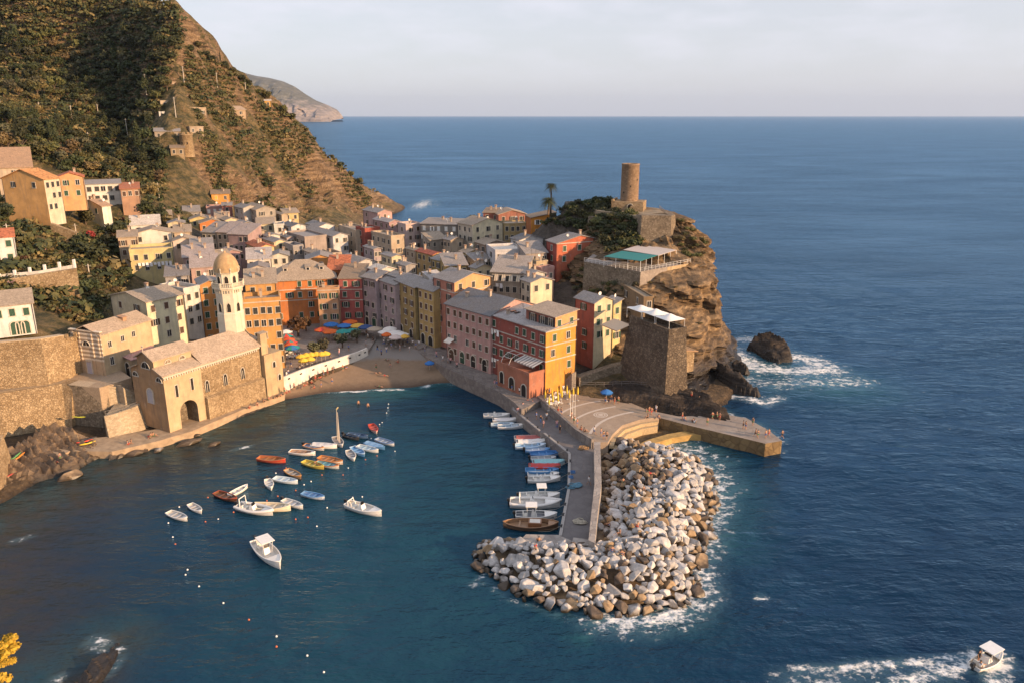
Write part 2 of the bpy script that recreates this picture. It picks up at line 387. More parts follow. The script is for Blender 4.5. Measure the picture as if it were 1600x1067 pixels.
def hit(px, py, t0=60.0, t1=900.0):
    """where the sight line through px, py meets the terrain"""
    a, b, d = ray(px, py); t = np.arange(t0, t1, 1.0)
    g = ground(a * t, b * t); below = np.nonzero(CAMZ + d * t < g)[0]
    if not len(below): return None
    t = t[below[0]]; return Vector((a * t, b * t, float(g[below[0]])))
def terrain_material():
    m, t, b = base_mat('scrub_and_rock'); v = world_coords(t)
    g = nd(t, 'ShaderNodeNewGeometry'); sp = nd(t, 'ShaderNodeSeparateXYZ'); t.links.new(g.outputs['True Normal'], sp.inputs['Vector'])
    pos = nd(t, 'ShaderNodeSeparateXYZ'); t.links.new(g.outputs['Position'], pos.inputs['Vector'])
    n1_ = noise_f(t, v, 0.05, 7, 0.65); n2_ = noise_f(t, v, 0.30, 6, 0.7); n3_ = noise_f(t, v, 1.3, 5, 0.7)
    grass = ramp(t, n2_, [(0.30, (0.022, 0.026, 0.008)), (0.44, (0.072, 0.066, 0.022)), (0.56, (0.175, 0.130, 0.056)), (0.70, (0.32, 0.225, 0.11))])
    mp_ = nd(t, 'ShaderNodeMapping'); t.links.new(g.outputs['Position'], mp_.inputs['Vector'])
    mp_.inputs['Rotation'].default_value = (0.15, 1.15, 0.5); mp_.inputs['Scale'].default_value = (0.10, 0.10, 0.8)
    s1 = noise_f(t, mp_.outputs['Vector'], 0.9, 7, 0.65)
    rockc = ramp(t, mth(t, 'ADD', mth(t, 'MULTIPLY', s1, .55), mth(t, 'MULTIPLY', n3_, .45)), [(0.38, (0.034, 0.022, 0.012)), (0.5, (0.21, 0.135, 0.072)), (0.64, (0.46, 0.32, 0.185))])
    f = mth(t, 'ADD', maprange(t, sp.outputs['Z'], 0.36, 0.66), mth(t, 'MULTIPLY', mth(t, 'SUBTRACT', n1_, 0.5), 2.6))
    f = mth(t, 'ADD', f, mth(t, 'MULTIPLY', mth(t, 'SUBTRACT', n2_, 0.5), 1.4))
    ac = nd(t, 'ShaderNodeAttribute'); ac.attribute_name = 'crag'; f = mth(t, 'SUBTRACT', f, mth(t, 'MULTIPLY', ac.outputs['Fac'], 0.75))
    col = mixc(t, maprange(t, f, 0.25, 0.60), rockc, grass)
    lowz = maprange(t, mth(t, 'ADD', pos.outputs['Z'], mth(t, 'MULTIPLY', n2_, 5.0)), 2.5, 9.0)
    col = mixc(t, lowz, mixc(t, 0.35, rockc, (0.06, 0.045, 0.035)), col)
    at_ = nd(t, 'ShaderNodeAttribute'); at_.attribute_name = 'urban'
    col = mixc(t, at_.outputs['Fac'], col, ramp(t, n2_, [(0.35, (0.07, 0.058, 0.046)), (0.65, (0.17, 0.14, 0.11))]))
    wetf = maprange(t, mth(t, 'ADD', pos.outputs['Z'], mth(t, 'MULTIPLY', n2_, 2.0)), 0.8, 2.4)
    col = mixc(t, wetf, (0.035, 0.026, 0.018), col)
    t.links.new(col, b.inputs['Base Color']); b.inputs['Roughness'].default_value = 0.95
    bump(t, b, mth(t, 'ADD', mth(t, 'ADD', n3_, mth(t, 'MULTIPLY', s1, 1.5)), n2_), 1.0, 1.6)
    return m
GX = np.concatenate([np.arange(-700, -430, 12), np.arange(-430, -240, 4), np.arange(-240, 64, 1.9)])
GY = np.concatenate([np.arange(20, 470, 1.9), np.arange(470, 720, 4.0)])
XX, YY = np.meshgrid(GX, GY)
ZZ = ground(XX, YY)
def grid_mesh(name, XX, YY, ZZ, mat, keep=None, smooth=True):
    ny, nx = XX.shape
    V = np.stack([XX, YY, ZZ], 2).reshape(-1, 3)
    idx = np.arange(nx * ny).reshape(ny, nx)
    F = np.stack([idx[:-1, :-1], idx[:-1, 1:], idx[1:, 1:], idx[1:, :-1]], 2).reshape(-1, 4)
    if keep is not None:
        kk = keep.reshape(-1); F = F[kk[F].any(1)]
        used = np.unique(F); rm = -np.ones(len(V), int); rm[used] = np.arange(len(used)); V = V[used]; F = rm[F]
    me = bpy.data.meshes.new(name); me.from_pydata(V.tolist(), [], F.tolist()); me.materials.append(mat)
    me.polygons.foreach_set('use_smooth', [smooth] * len(me.polygons)); me.update()
    return me
hm = grid_mesh('hillside_terrain', XX, YY, ZZ, terrain_material(), ZZ > -6, smooth=False)
hv_ = np.zeros(len(hm.vertices)*3); hm.vertices.foreach_get('co', hv_); hv_ = hv_.reshape(-1, 3)
ur = np.clip(signed(hv_[:,0], hv_[:,1], VILL) / 6 + .5, 0, 1); ua = hm.attributes.new('urban', 'FLOAT', 'POINT'); ua.data.foreach_set('value', ur.astype(np.float32))
ca_ = hm.attributes.new('crag', 'FLOAT', 'POINT'); ca_.data.foreach_set('value', crag_mask(hv_[:,0], hv_[:,1], hv_[:,2]).astype(np.float32))
hill = link_mesh('hillside_terrain', hm)
tag(hill, 'steep terraced scrub hillside above the harbour village', 'hillside', kind='structure')

# ------------------------------------------------------------------ the headland rock under the round tower
ROCK = rocky('layered_cliff_rock', (0.018, 0.012, 0.007), (0.14, 0.090, 0.045), (0.36, 0.245, 0.13), tilt=(0.25, 0.45), sscale=0.9, wet=(4.5, 12.0), bstr=1.0)
DARKROCK = rocky('dark_shore_rock', (0.014, 0.011, 0.009), (0.042, 0.032, 0.025), (0.125, 0.094, 0.068), tilt=(0.35, 0.6), sscale=0.9, bstr=0.9)
LEVELS = [(-3, [(3,160),(18,154),(32,152),(40,156),(46,164),(50,171),(54,177),(60,187),(61,198),(58,206),(60,222),(56,244),(40,266),(20,270),(0,250),(-5,200)]),
 (1.5, [(6,166),(20,158),(32,155),(40,158),(45,165),(49,172),(53,178),(58,188),(59,198),(56.5,206),(57,221),(54,240),(38,258),(20,262),(4,246),(0,206)]),
 (4, [(10,171),(24,163),(33,159),(41,161),(46,167),(50,173),(53,180),(56.5,189),(57.5,199),(56.5,207),(56,221),(53,238),(38,254),(20,258),(6,244),(4,208)]),
 (8, [(16,178),(27,170),(36,166),(43,166),(48,172),(52,180),(54.5,189),(55.5,200),(55.5,209),(55,222),(52,236),(38,250),(22,254),(8,240),(8,212)]),
 (14, [(22,186),(31,180),(39,175),(45,178),(50,184),(53.5,194),(55,203),(55,211),(54,222),(51,235),(38,248),(24,250),(12,238),(12,214)]),
 (20, [(25,192),(32,188),(40,183),(47,186),(52,193),(54.5,202),(55,210),(54,221),(50,234),(38,246),(26,247),(16,236),(15,216)]),
 (23.2, [(25,198),(33,192),(40,192),(47.5,197),(52.5,203),(54.5,210),(54,217),(52.5,225),(49,234),(38,244),(28,244),(19,234),(19,214)]),
 (27, [(27,212),(34,210),(41,209),(47,208),(51.5,208.5),(53.5,212),(53,220),(51,227),(48,234),(38,243),(30,243),(22,233),(22,220)]),
 (32.5, [(30,218),(36,216),(41,215),(46,212.5),(48,214),(49.5,217),(49,222),(47.5,228),(45,234),(38,241),(32,241),(25,232),(26,222)]),
 (33.4, [(32,222),(36,219),(41,218),(45,217),(46.5,218.5),(47,221),(46,225),(45,229),(43,233),(38,238),(33,238),(28,231),(29,225)])]
def loft_rock(name, levels, centre, mat, nseg=230, nlev=120, amp=3.0, seed=0, strata=1.25):
    cx, cy = centre; angs = np.linspace(-PI, PI, nseg, endpoint=False)
    rad = []
    for z, poly in levels:
        P = np.array(poly, float); rr = []
        for a in angs:
            d = np.array([math.cos(a), math.sin(a)]); best = 1.0
            for i in range(len(P)):
                A_ = P[i] - (cx, cy); B_ = P[(i + 1) % len(P)] - (cx, cy); e = B_ - A_
                den = d[0] * -e[1] + d[1] * e[0]
                if abs(den) < 1e-9: continue
                t_ = (A_[0] * -e[1] + A_[1] * e[0]) / den; s_ = (d[0] * A_[1] - d[1] * A_[0]) / den
                if t_ > 0 and -1e-6 <= s_ <= 1 + 1e-6: best = max(best, t_)
            rr.append(best)
        rad.append(rr)
    rad = np.array(rad); zs = np.array([l[0] for l in levels], float)
    zz = np.linspace(zs[0], zs[-1], nlev); V = []
    for z in zz:
        for k, a in enumerate(angs):
            r = np.interp(z, zs, rad[:, k]); x = cx + r * math.cos(a); y = cy + r * math.sin(a)
            p = Vector((x, y, z)) * 0.11 + Vector((seed, 0, 0))
            q = z * 0.9 + x * 0.35 - y * 0.2
            n_ = mnoise.fractal(p, 0.8, 2.1, 6) * amp
            lay = (mnoise.noise(Vector((q * 0.9, x * 0.03, y * 0.03 + seed))) + 0.6 * mnoise.noise(Vector((q * 2.3, x * 0.05, seed))) + (0.5 if math.sin(q * 2.1 + mnoise.noise(p) * 3) > .2 else -.35)) * strata
            fr = abs(mnoise.noise(Vector((a * 9 + seed, z * 0.03, 3.0)))) * -amp * 0.9
            r += (n_ + lay + fr) * min(1, max(0.0, (zs[-1] - z) / 2.0 + 0.15))
            V.append((cx + r * math.cos(a), cy + r * math.sin(a), z + mnoise.noise(p * 3) * 0.25))
    F = [(i * nseg + k, i * nseg + (k + 1) % nseg, (i + 1) * nseg + (k + 1) % nseg, (i + 1) * nseg + k) for i in range(nlev - 1) for k in range(nseg)]
    F.append([(nlev - 1) * nseg + k for k in range(nseg)])
    me = bpy.data.meshes.new(name); me.from_pydata(V, [], F); me.materials.append(mat); me.update()
    return link_mesh(name, me)
head = loft_rock('headland_cliff', LEVELS, (40, 222), ROCK)
tag(head, 'layered brown cliff of the headland below the round tower', 'cliff', kind='structure')

def crag(name, pts, tops, mat, label, seed=0, n=26, amp=0.8, nm='rock'):
    """a low rock: outline at the water with a ridge of given heights"""
    P = np.array(pts, float); x0, y0 = P.min(0) - 1; x1, y1 = P.max(0) + 1
    X, Y = np.meshgrid(np.linspace(x0, x1, n), np.linspace(y0, y1, n))
    d = signed(X, Y, P); T = np.array(tops, float)
    wgt = [1 / ((X - a) ** 2 + (Y - b_) ** 2 + 0.5) for a, b_, _ in T]
    hh = sum(w_ * c for w_, (_, _, c) in zip(wgt, T)) / sum(wgt)
    sc_ = max(x1 - x0, y1 - y0)
    Z = -1.0 + np.clip(d, -2, None) * 1.9
    Z = np.minimum(Z, hh) + fbm(X, Y, sc_ / 5, 4, seed) * 2.4 * amp * np.clip(d + .5, 0, 1) + fbm(X * 0.4 + Y, Y * 0.2, 1.6, 2, seed + 3) * amp * 1.5 * np.clip(d, 0, 1)
    q_ = (X * .55 + Y * .83) / 1.5 + fbm(X, Y, 6, 3, seed + 9) * 1.6; Z = Z + ((q_ - np.floor(q_)) - .5) * 1.3 * amp * np.clip(d, 0, 1) * (0.4 + 0.3 * np.clip(hh, 0, 2.5))
    o = link_mesh(name, grid_mesh(name, X, Y, Z, mat, Z > -2.5, smooth=False))
    return tag(o, label, 'rock')
def wz(px, py, z=0.0): p = at_z(px, py, z); return (p.x, p.y)
crag('sea_stack', [wz(1163,546), wz(1180,556), wz(1215,570), wz(1243,566), wz(1236,548), wz(1205,530), wz(1180,534)], [(*wz(1205,550), 2.3), (*wz(1190,550), 1.9), (*wz(1225,560), 1.3), (*wz(1170,550),0.8)], DARKROCK, 'dark rock islet in the surf off the headland cliff', 4, 44, 1.3)
crag('reef', [wz(1122,534), wz(1150,546), wz(1140,530)], [(*wz(1136,537), 1.3)], DARKROCK, 'small low black reef between the cliff and the rock islet', 8, 16)
crag('rock_ledge', [wz(1088,585), wz(1135,612), wz(1190,624), wz(1192,617), wz(1150,598), wz(1100,570), wz(1085,565)], [(*wz(1090,575), 7.5), (*wz(1120,590), 5.2), (*wz(1150,604), 3.2), (*wz(1185,619), 1.1)], DARKROCK, 'long dark rock ledge slanting from the cliff foot into the sea', 12, 44)
crag('rock_ledge', [wz(1130,578), wz(1172,590), wz(1178,582), wz(1150,572)], [(*wz(1150,580), 1.6)], DARKROCK, 'short wet rock shelf awash just above the long dark ledge', 15, 20)
crag('submerged_rock', [wz(100,1080), wz(128,1046), wz(158,1016), wz(184,996), wz(196,1002), wz(190,1030), wz(172,1058), wz(150,1090)], [(*wz(140,1060), 0.8), (*wz(180,1010), 0.1), (*wz(160,1035), 0.45)], DARKROCK, 'dark rock barely breaking the water in the lower left corner', 19, 36, 0.4)
# layered slabs of rock between the bastion and the bathing platform
crag('shore_rocks', [wz(955,640,2), wz(1040,652,2), wz(1165,672,2), wz(1150,650,2), wz(1100,622,2), wz(1060,606,2), wz(1010,604,2), wz(930,610,2), wz(905,604,2)], [(*wz(1050,615,5), 5.0), (*wz(1000,615,5), 4.6), (*wz(1080,632,4), 4.0), (*wz(1120,655,3), 3.2), (*wz(1150,666,2.6), 2.7), (*wz(930,612,4), 4.4)], DARKROCK, 'tilted layers of dark rock rising from the bathing platform to the bastion', 23, 70, 1.0)

# ------------------------------------------------------------------ far cape
def cape():
    pts = [(300, 96), (380, 116), (400, 119), (425, 125), (445, 134), (462, 146), (480, 157), (500, 165), (515, 172), (522, 179), (527, 187)]
    rows = []; base = 8300.0
    X = []; 
    V = []; n = 60; kmax = 14
    P = np.array(pts, float)
    xs = np.linspace(300, 527, n)
    for px_ in xs:
        py_ = np.interp(px_, P[:, 0], P[:, 1]); top = at_y(px_ - 10, py_, base + 250); foot = at_y(px_ - 10, 190, base)
        foot.z = -2
        for k in range(kmax):
            f = k / (kmax - 1); p = foot.lerp(top, f)
            z = -2 + (top.z + 2) * (f ** 0.75)
            nn = mnoise.fractal(Vector((px_ * 0.09, f * 2.5, 1)), 1, 2, 5) * 130 * math.sin(min(1, f * 1.02) * PI)
            V.append((p.x, foot.y + (f ** 1.6) * 700 + nn, max(z, -2)))
        for k in range(4): V.append((top.x - 200 * k, foot.y + 900 + 900 * k, top.z * (1 - 0.2 * k) + 10 * (k == 0)))
    kk = kmax + 4
    F = [(i * kk + k, (i + 1) * kk + k, (i + 1) * kk + k + 1, i * kk + k + 1) for i in range(n - 1) for k in range(kk - 1)]
    m, t, b = base_mat('far_cape_ground'); v = world_coords(t, 0.01)
    g = nd(t, 'ShaderNodeNewGeometry'); sp = nd(t, 'ShaderNodeSeparateXYZ'); t.links.new(g.outputs['Position'], sp.inputs['Vector'])
    f = noise_f(t, v, 1.1, 7, 0.7); f2 = noise_f(t, world_coords(t, (0.012, 0.012, 0.05)), 1.0, 6, 0.7)
    hz_ = mth(t, 'ADD', maprange(t, sp.outputs['Z'], 60, 330), mth(t, 'MULTIPLY', mth(t, 'SUBTRACT', f, 0.5), 2.0))
    col = mixc(t, maprange(t, hz_, 0.2, 0.6), ramp(t, f2, [(0.35, (0.16, 0.14, 0.13)), (0.65, (0.33, 0.28, 0.25))]), ramp(t, f2, [(0.35, (0.06, 0.065, 0.055)), (0.6, (0.12, 0.12, 0.10)), (0.72, (0.3, 0.28, 0.25))]))
    t.links.new(col, b.inputs['Base Color']); b.inputs['Roughness'].default_value = 1
    me = bpy.data.meshes.new('far_cape'); me.from_pydata(V, [], F); me.materials.append(m); me.update()
    return tag(link_mesh('far_cape', me), 'hazy headland ending in cliffs on the horizon', 'headland', kind='structure')
cape()

# ------------------------------------------------------------------ the sea
def sea():
    def axis(lo, hi, step, far, g=1.22):
        a = list(np.arange(lo, hi + step, step)); d = step
        while a[-1] < far: d *= g; a.append(a[-1] + d)
        d = step
        while a[0] > -far: d *= g; a.insert(0, a[0] - d)
        return np.array(a)
    ax = axis(-100, 110, 1.1, 60000); ay = axis(62, 225, 1.1, 60000)
    ay = ay[ay > -4000]
    X, Y = np.meshgrid(ax, ay)
    # waves as real relief near the camera
    fade = np.exp(-np.clip(np.hypot(X, Y) - 260, 0, None) / 200)
    open_ = np.clip((X - 18) / 25, 0.22, 1)
    Z = fade * (fbm(X + 0.5 * Y, Y * 1.7 - 0.6 * X, 12, 3, 31) * 0.9 + fbm(X, Y * 1.5, 4.2, 2, 35) * 0.35) * open_
    me = grid_mesh('sea', X, Y, Z, None)
    def seg(pts):
        d = np.full(X.shape, 1e9)
        for (ax_, ay_), (bx, by) in zip(pts[:-1], pts[1:]):
            dx, dy = bx - ax_, by - ay_; t_ = np.clip(((X - ax_) * dx + (Y - ay_) * dy) / (dx * dx + dy * dy + 1e-9), 0, 1)
            d = np.minimum(d, np.hypot(X - ax_ - t_ * dx, Y - ay_ - t_ * dy))
        return d
    def W(*q): return [wz(*p) for p in q]
    foam = np.zeros(X.shape)
    def addf(pts, wdt, k): 
        nonlocal foam
        foam = np.maximum(foam, k * np.exp(-(seg(pts) / wdt) ** 2))
    addf(W((1030,690),(1080,705),(1115,745),(1122,790),(1105,830),(1092,880),(1098,925),(1070,955),(1010,972),(940,970)), 3.4, 0.72)
    addf(W((1100,760),(1110,800),(1096,860)), 2.4, 0.85); addf(W((1075,940),(1040,968),(960,970)), 1.8, 0.95)
    addf(W((940,970),(880,962),(800,935),(752,900)), 1.1, 0.42)
    addf(W((1085,690),(1120,720),(1135,760)), 4.0, 0.45)
    addf(W((1125,540),(1150,555),(1185,575),(1250,580),(1290,575)), 5.0, 0.95)
    addf(W((1140,530),(1180,530)), 4.0, 0.8); addf(W((1230,555),(1270,562),(1300,578)), 5.0, 0.85)
    addf(W((1150,590),(1200,600),(1250,598),(1340,595)), 5.5, 0.62)
    addf(W((1090,585),(1130,615),(1195,628),(1215,622)), 2.4, 0.8); addf(W((1080,620),(1120,640),(1165,660)), 2.2, 0.8)
    addf(W((1170,655),(1225,690)), 1.4, 0.5)
    addf(W((1180,700),(1225,706)), 0.8, 0.5)
    addf(W((600,309),(650,318),(665,322)), 7.0, 0.9); addf(W((610,330),(640,330),(675,322)), 8.0, 0.85); addf(W((725,318),(742,317)), 4, 0.9)
    addf(W((500,612),(545,612),(590,609),(632,608)), 0.75, 0.95); addf(W((664,604),(684,591),(705,596)), 1.2, 0.95); addf(W((690,596),(720,600)), 1.8, 0.6)
    addf(W((366,702),(392,697)), 0.7, 0.75); addf(W((20,845),(45,838)), 0.8, 0.6); addf(W((742,911),(752,908)), 0.9, 0.7); addf(W((1184,932),(1194,932)), 0.7, 0.8)
    addf(W((150,1000),(160,1008)), 1.3, 0.85); addf(W((188,1015),(180,1040),(160,1060)), 0.7, 0.7); addf(W((85,1062),(95,1056)), 0.9, 0.7)
    # wake of the passing motor boat
    addf(W((1540,1032),(1480,1046),(1400,1070)), 1.1, 0.95); addf(W((1525,1020),(1470,1030),(1400,1036),(1330,1044),(1240,1050)), 1.0, 0.84)
    addf(W((1560,1035),(1552,1062)), 1.6, 0.95); addf(W((1470,1050),(1350,1060),(1230,1062)), 2.6, 0.5); addf(W((1565,1030),(1568,1040)), 1.6, 0.9)
    addf(W((575,248),(578,247)), 2, .9); addf(W((470,745),(472,745)), .3, 0)
    rs = np.random.RandomState(5)
    for _ in range(60):
        x_, y_ = 40 + rs.rand() * 200, 70 + rs.rand() * 330; foam = np.maximum(foam, (0.25 + 0.25 * rs.rand()) * np.exp(-(((X - x_) / 1.8) ** 2 + ((Y - y_) / 0.6) ** 2)))
    shal = np.zeros(X.shape)
    def adds(pts, wdt, k):
        nonlocal shal
        shal = np.maximum(shal, k * np.exp(-(seg(pts) / wdt) ** 2))
    adds(W((470,630),(600,612),(700,590)), 7, 1.0); adds(W((440,640),(300,680),(100,750),(0,810)), 8, 0.75)
    adds(W((540,720),(620,780),(680,840),(600,960)), 34, 0.38); adds(W((880,960),(900,1000)), 5, 0.35); adds(W((900,995),(912,1000)), 1.4, 0.8)
    adds(W((1090,700),(1130,760),(1120,840)), 7, 0.5); adds(W((1140,560),(1230,590),(1310,600)), 12, 0.6); adds(W((1090,640),(1160,670)), 5, 0.55)
    adds(W((870,960),(1080,965)), 6, 0.3); adds(W((40,1067),(170,1000)), 7, .55)
    reflection_weed = np.exp(-(seg(W((450,640),(300,690),(150,745),(0,830),(-60,1000))) / 15) ** 2)  # brown reflection of the hills painted into the water along the left shore
    reflection_weed = np.maximum(reflection_weed, np.exp(-(seg(W((120,1067),(165,1010))) / 5) ** 2))
    for nm, arr in (('foam', foam), ('shallow', shal), ('reflection_weed', reflection_weed)):
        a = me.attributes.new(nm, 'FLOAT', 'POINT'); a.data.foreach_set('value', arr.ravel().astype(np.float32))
    m, t, b = base_mat('sea_water')
    def at(nm):
        n = nd(t, 'ShaderNodeAttribute'); n.attribute_name = nm; return n.outputs['Fac']
    v = world_coords(t)
    big = noise_f(t, v, 0.018, 5, 0.6)
    deep = ramp(t, big, [(0.3, (0.0018, 0.0155, 0.043)), (0.7, (0.0040, 0.028, 0.072))])
    shn = mth(t, 'MULTIPLY', at('shallow'), maprange(t, noise_f(t, v, 0.16, 5, 0.65), 0.2, 0.7, 0.55, 1.15))
    col = mixc(t, mth(t, 'MINIMUM', shn, 1.0), deep, (0.022, 0.098, 0.108))
    wd = mth(t, 'MULTIPLY', at('reflection_weed'), maprange(t, noise_f(t, v, 0.22, 6, 0.7), 0.3, 0.65, 0.35, 1.0))
    col = mixc(t, wd, col, (0.045, 0.030, 0.014))  # mirrored hill brown mixed into the water's base colour
    # foam breaks up into threads
    fn = noise_f(t, world_coords(t, (1, 1.3, 1)), 0.55, 8, 0.72)
    vo = nd(t, 'ShaderNodeTexVoronoi', i_Scale=0.75, feature='DISTANCE_TO_EDGE')
    t.links.new(mixc(t, 0.25, v, nd_noise_col(t, v, 0.6)), vo.inputs['Vector'])
    thread = maprange(t, vo.outputs['Distance'], 0.0, 0.16, 0.30, 0.0)
    fv = mth(t, 'ADD', mth(t, 'ADD', at('foam'), mth(t, 'MULTIPLY', mth(t, 'SUBTRACT', fn, 0.53), 3.6)), mth(t, 'MULTIPLY', thread, at('foam')))
    ff = mth(t, 'MULTIPLY', maprange(t, fv, 0.50, 0.95), maprange(t, at('foam'), 0.05, 0.3))
    col = mixc(t, mth(t, 'MULTIPLY', ff, 0.92), col, (0.78, 0.80, 0.80))
    aer = mth(t, 'MULTIPLY', maprange(t, at('foam'), 0.12, 0.9), 0.38)
    col = mixc(t, mth(t, 'MULTIPLY', aer, mth(t, 'SUBTRACT', 1.0, ff)), col, (0.16, 0.30, 0.36))
    w1 = noise_f(t, world_coords(t, (0.75, 1.5, 1)), 0.35, 3, 0.55)
    w2 = noise_f(t, world_coords(t, (0.8, 1.6, 1)), 1.1, 4, 0.6)
    w3 = noise_f(t, world_coords(t, (0.6, 1.5, 1)), 0.06, 3, 0.5)
    h = mth(t, 'ADD', mth(t, 'ADD', mth(t, 'MULTIPLY', w1, 1.2), mth(t, 'MULTIPLY', w2, 0.42)), mth(t, 'MULTIPLY', w3, 3.0))
    wind = maprange(t, noise_f(t, world_coords(t, (0.6, 1.4, 1)), 0.012, 4, .6), .3, .7, .45, 1.35); h = mth(t, 'MULTIPLY', h, wind)
    bp = nd(t, 'ShaderNodeBump', i_Strength=0.66, i_Distance=0.9); t.links.new(h, bp.inputs['Height'])
    # wind-roughened water: the mirror part never reaches its flat-water strength at the horizon
    df = nd(t, 'ShaderNodeBsdfDiffuse'); gl = nd(t, 'ShaderNodeBsdfGlossy', i_Roughness=0.12); gl.inputs['Color'].default_value = (0.47, 0.74, 1.0, 1)
    fr = nd(t, 'ShaderNodeFresnel', i_IOR=1.33); mx = nd(t, 'ShaderNodeMixShader')
    for n_ in (df, gl, fr): t.links.new(bp.outputs['Normal'], n_.inputs['Normal'])
    t.links.new(col, df.inputs['Color'])
    t.links.new(mth(t, 'MULTIPLY', mth(t, 'MINIMUM', fr.outputs[0], 0.50), mth(t, 'SUBTRACT', 1.0, ff)), mx.inputs[0])
    t.links.new(df.outputs[0], mx.inputs[1]); t.links.new(gl.outputs[0], mx.inputs[2]); t.links.new(mx.outputs[0], t.nodes['Material Output'].inputs['Surface'])
    me.materials.clear(); me.materials.append(m)
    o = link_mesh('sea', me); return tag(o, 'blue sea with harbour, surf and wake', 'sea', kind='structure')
def nd_noise_col(t, vec, scale):
    n = nd(t, 'ShaderNodeTexNoise', i_Scale=scale, i_Detail=4); t.links.new(vec, n.inputs['Vector']); 
    mm = nd(t, 'ShaderNodeVectorMath', operation='SCALE'); mm.inputs['Scale'].default_value = 1.0
    ad = nd(t, 'ShaderNodeVectorMath', operation='ADD'); t.links.new(n.outputs['Color'], ad.inputs[0]); t.links.new(vec, ad.inputs[1])
    return ad.outputs[0]
sea()

# ------------------------------------------------------------------ the air
def haze():
    b_ = MB().box(-16000, 26000, -3500, 26000, -3, 620)
    m = bpy.data.materials.new('air'); m.use_nodes = True; t = m.node_tree; t.nodes.clear()
    o_ = t.nodes.new('ShaderNodeOutputMaterial'); pv = t.nodes.new('ShaderNodeVolumePrincipled')
    pv.inputs['Color'].default_value = (0.55, 0.72, 1.0, 1); pv.inputs['Density'].default_value = 0.00002; pv.inputs['Anisotropy'].default_value = 0.2
    t.links.new(pv.outputs[0], o_.inputs['Volume'])
    return tag(b_.build('haze', m), 'thin pale sea haze over the whole coast', 'haze', kind='stuff')
haze()
# ------------------------------------------------------------------ houses
GLASS = simple('window_glass', (0.02, 0.022, 0.026), 0.15, 0.3)
STONE_TRIM = simple('stone_trim', (0.52, 0.47, 0.39), 0.85, 0.15)
WHITE_PAINT = simple('white_paint', (0.76, 0.75, 0.71), 0.6, 0.08)
DARKHOLE = simple('dark_interior', (0.018, 0.015, 0.013), 0.9, 0.2)
IRON = simple('dark_iron', (0.05, 0.05, 0.052), 0.5, 0.2)
RAILING = simple('weathered_railing', (0.22, 0.20, 0.18), 0.6, 0.2)
SHUT = {'g': simple('green_shutter_paint', (0.022, 0.070, 0.042), 0.6, 0.25), 'b': simple('brown_shutter_paint', (0.085, 0.045, 0.028), 0.6, 0.25),
        'k': simple('dark_shutter_paint', (0.035, 0.036, 0.034), 0.6, 0.25), 'y': simple('yellow_shutter_paint', (0.62, 0.40, 0.05), 0.6, 0.2), 'w': WHITE_PAINT}
WIN_MESH = {}
def win_mesh(w=1.0, h=1.5, arch=False):
    k = (w, h, arch)
    if k in WIN_MESH: return WIN_MESH[k]
    b = MB(); f = 0.13
    b.box(-w/2, w/2, -0.02, 0.05, -h/2, h/2, 1)
    b.box(-w/2-f, -w/2, -0.07, 0.05, -h/2, h/2+f); b.box(w/2, w/2+f, -0.07, 0.05, -h/2, h/2+f); b.box(-w/2, w/2, -0.07, 0.05, h/2, h/2+f)
    b.box(-w/2-0.2, w/2+0.2, -0.2, 0.05, -h/2-0.12, -h/2)
    b.box(-0.03, 0.03, -0.04, -0.02, -h/2, h/2, 2)
    WIN_MESH[k] = b.mesh('window', [STONE_TRIM, GLASS, WHITE_PAINT]); return WIN_MESH[k]
def leaf_mesh(col, w=1.0, h=1.5):
    k = (col, w, h)
    if k in WIN_MESH: return WIN_MESH[k]
    b = MB(); n = 7; x = w/2 - 0.01
    b.box(-x/2, x/2, 0, 0.03, -h/2, h/2)
    for i in range(n):
        z = -h/2 + 0.1 + (h - 0.2) * (i + 0.5) / n
        b.box(-x/2 + 0.06, x/2 - 0.06, -0.025, 0.005, z - 0.05, z + 0.035)
    WIN_MESH[k] = b.mesh('shutter', SHUT[col]); return WIN_MESH[k]
def add_shutters(o, kind, col, w, h):
    for s_ in (-1, 1):
        l = link_mesh('shutter', leaf_mesh(col, w, h), o)
        closed = kind == 'c' or (kind == 'h' and s_ < 0)
        l.location = (s_ * (w/4 + 0.005), -0.10, 0) if closed else (s_ * (w*0.75 + 0.14), -0.11, 0)
def add_window(root, side, u, z, col='g', kind=None, w=1.0, h=1.5, pitch=9.0):
    """side 'r' = wall along local x (y=0), 'l' = wall along local y (x=0)"""
    o = link_mesh('window', win_mesh(w, h), root)
    if side == 'r': o.location = (u, -0.001, z)
    else: o.location = (-0.001, u, z); o.rotation_euler = (0, 0, -PI / 2)
    kind = kind or (rnd.choice('cccoohcn') if pitch > 2.3 * w + 0.2 else rnd.choice('cccccn'))
    if kind != 'n': add_shutters(o, kind, col, w, h)
    return o

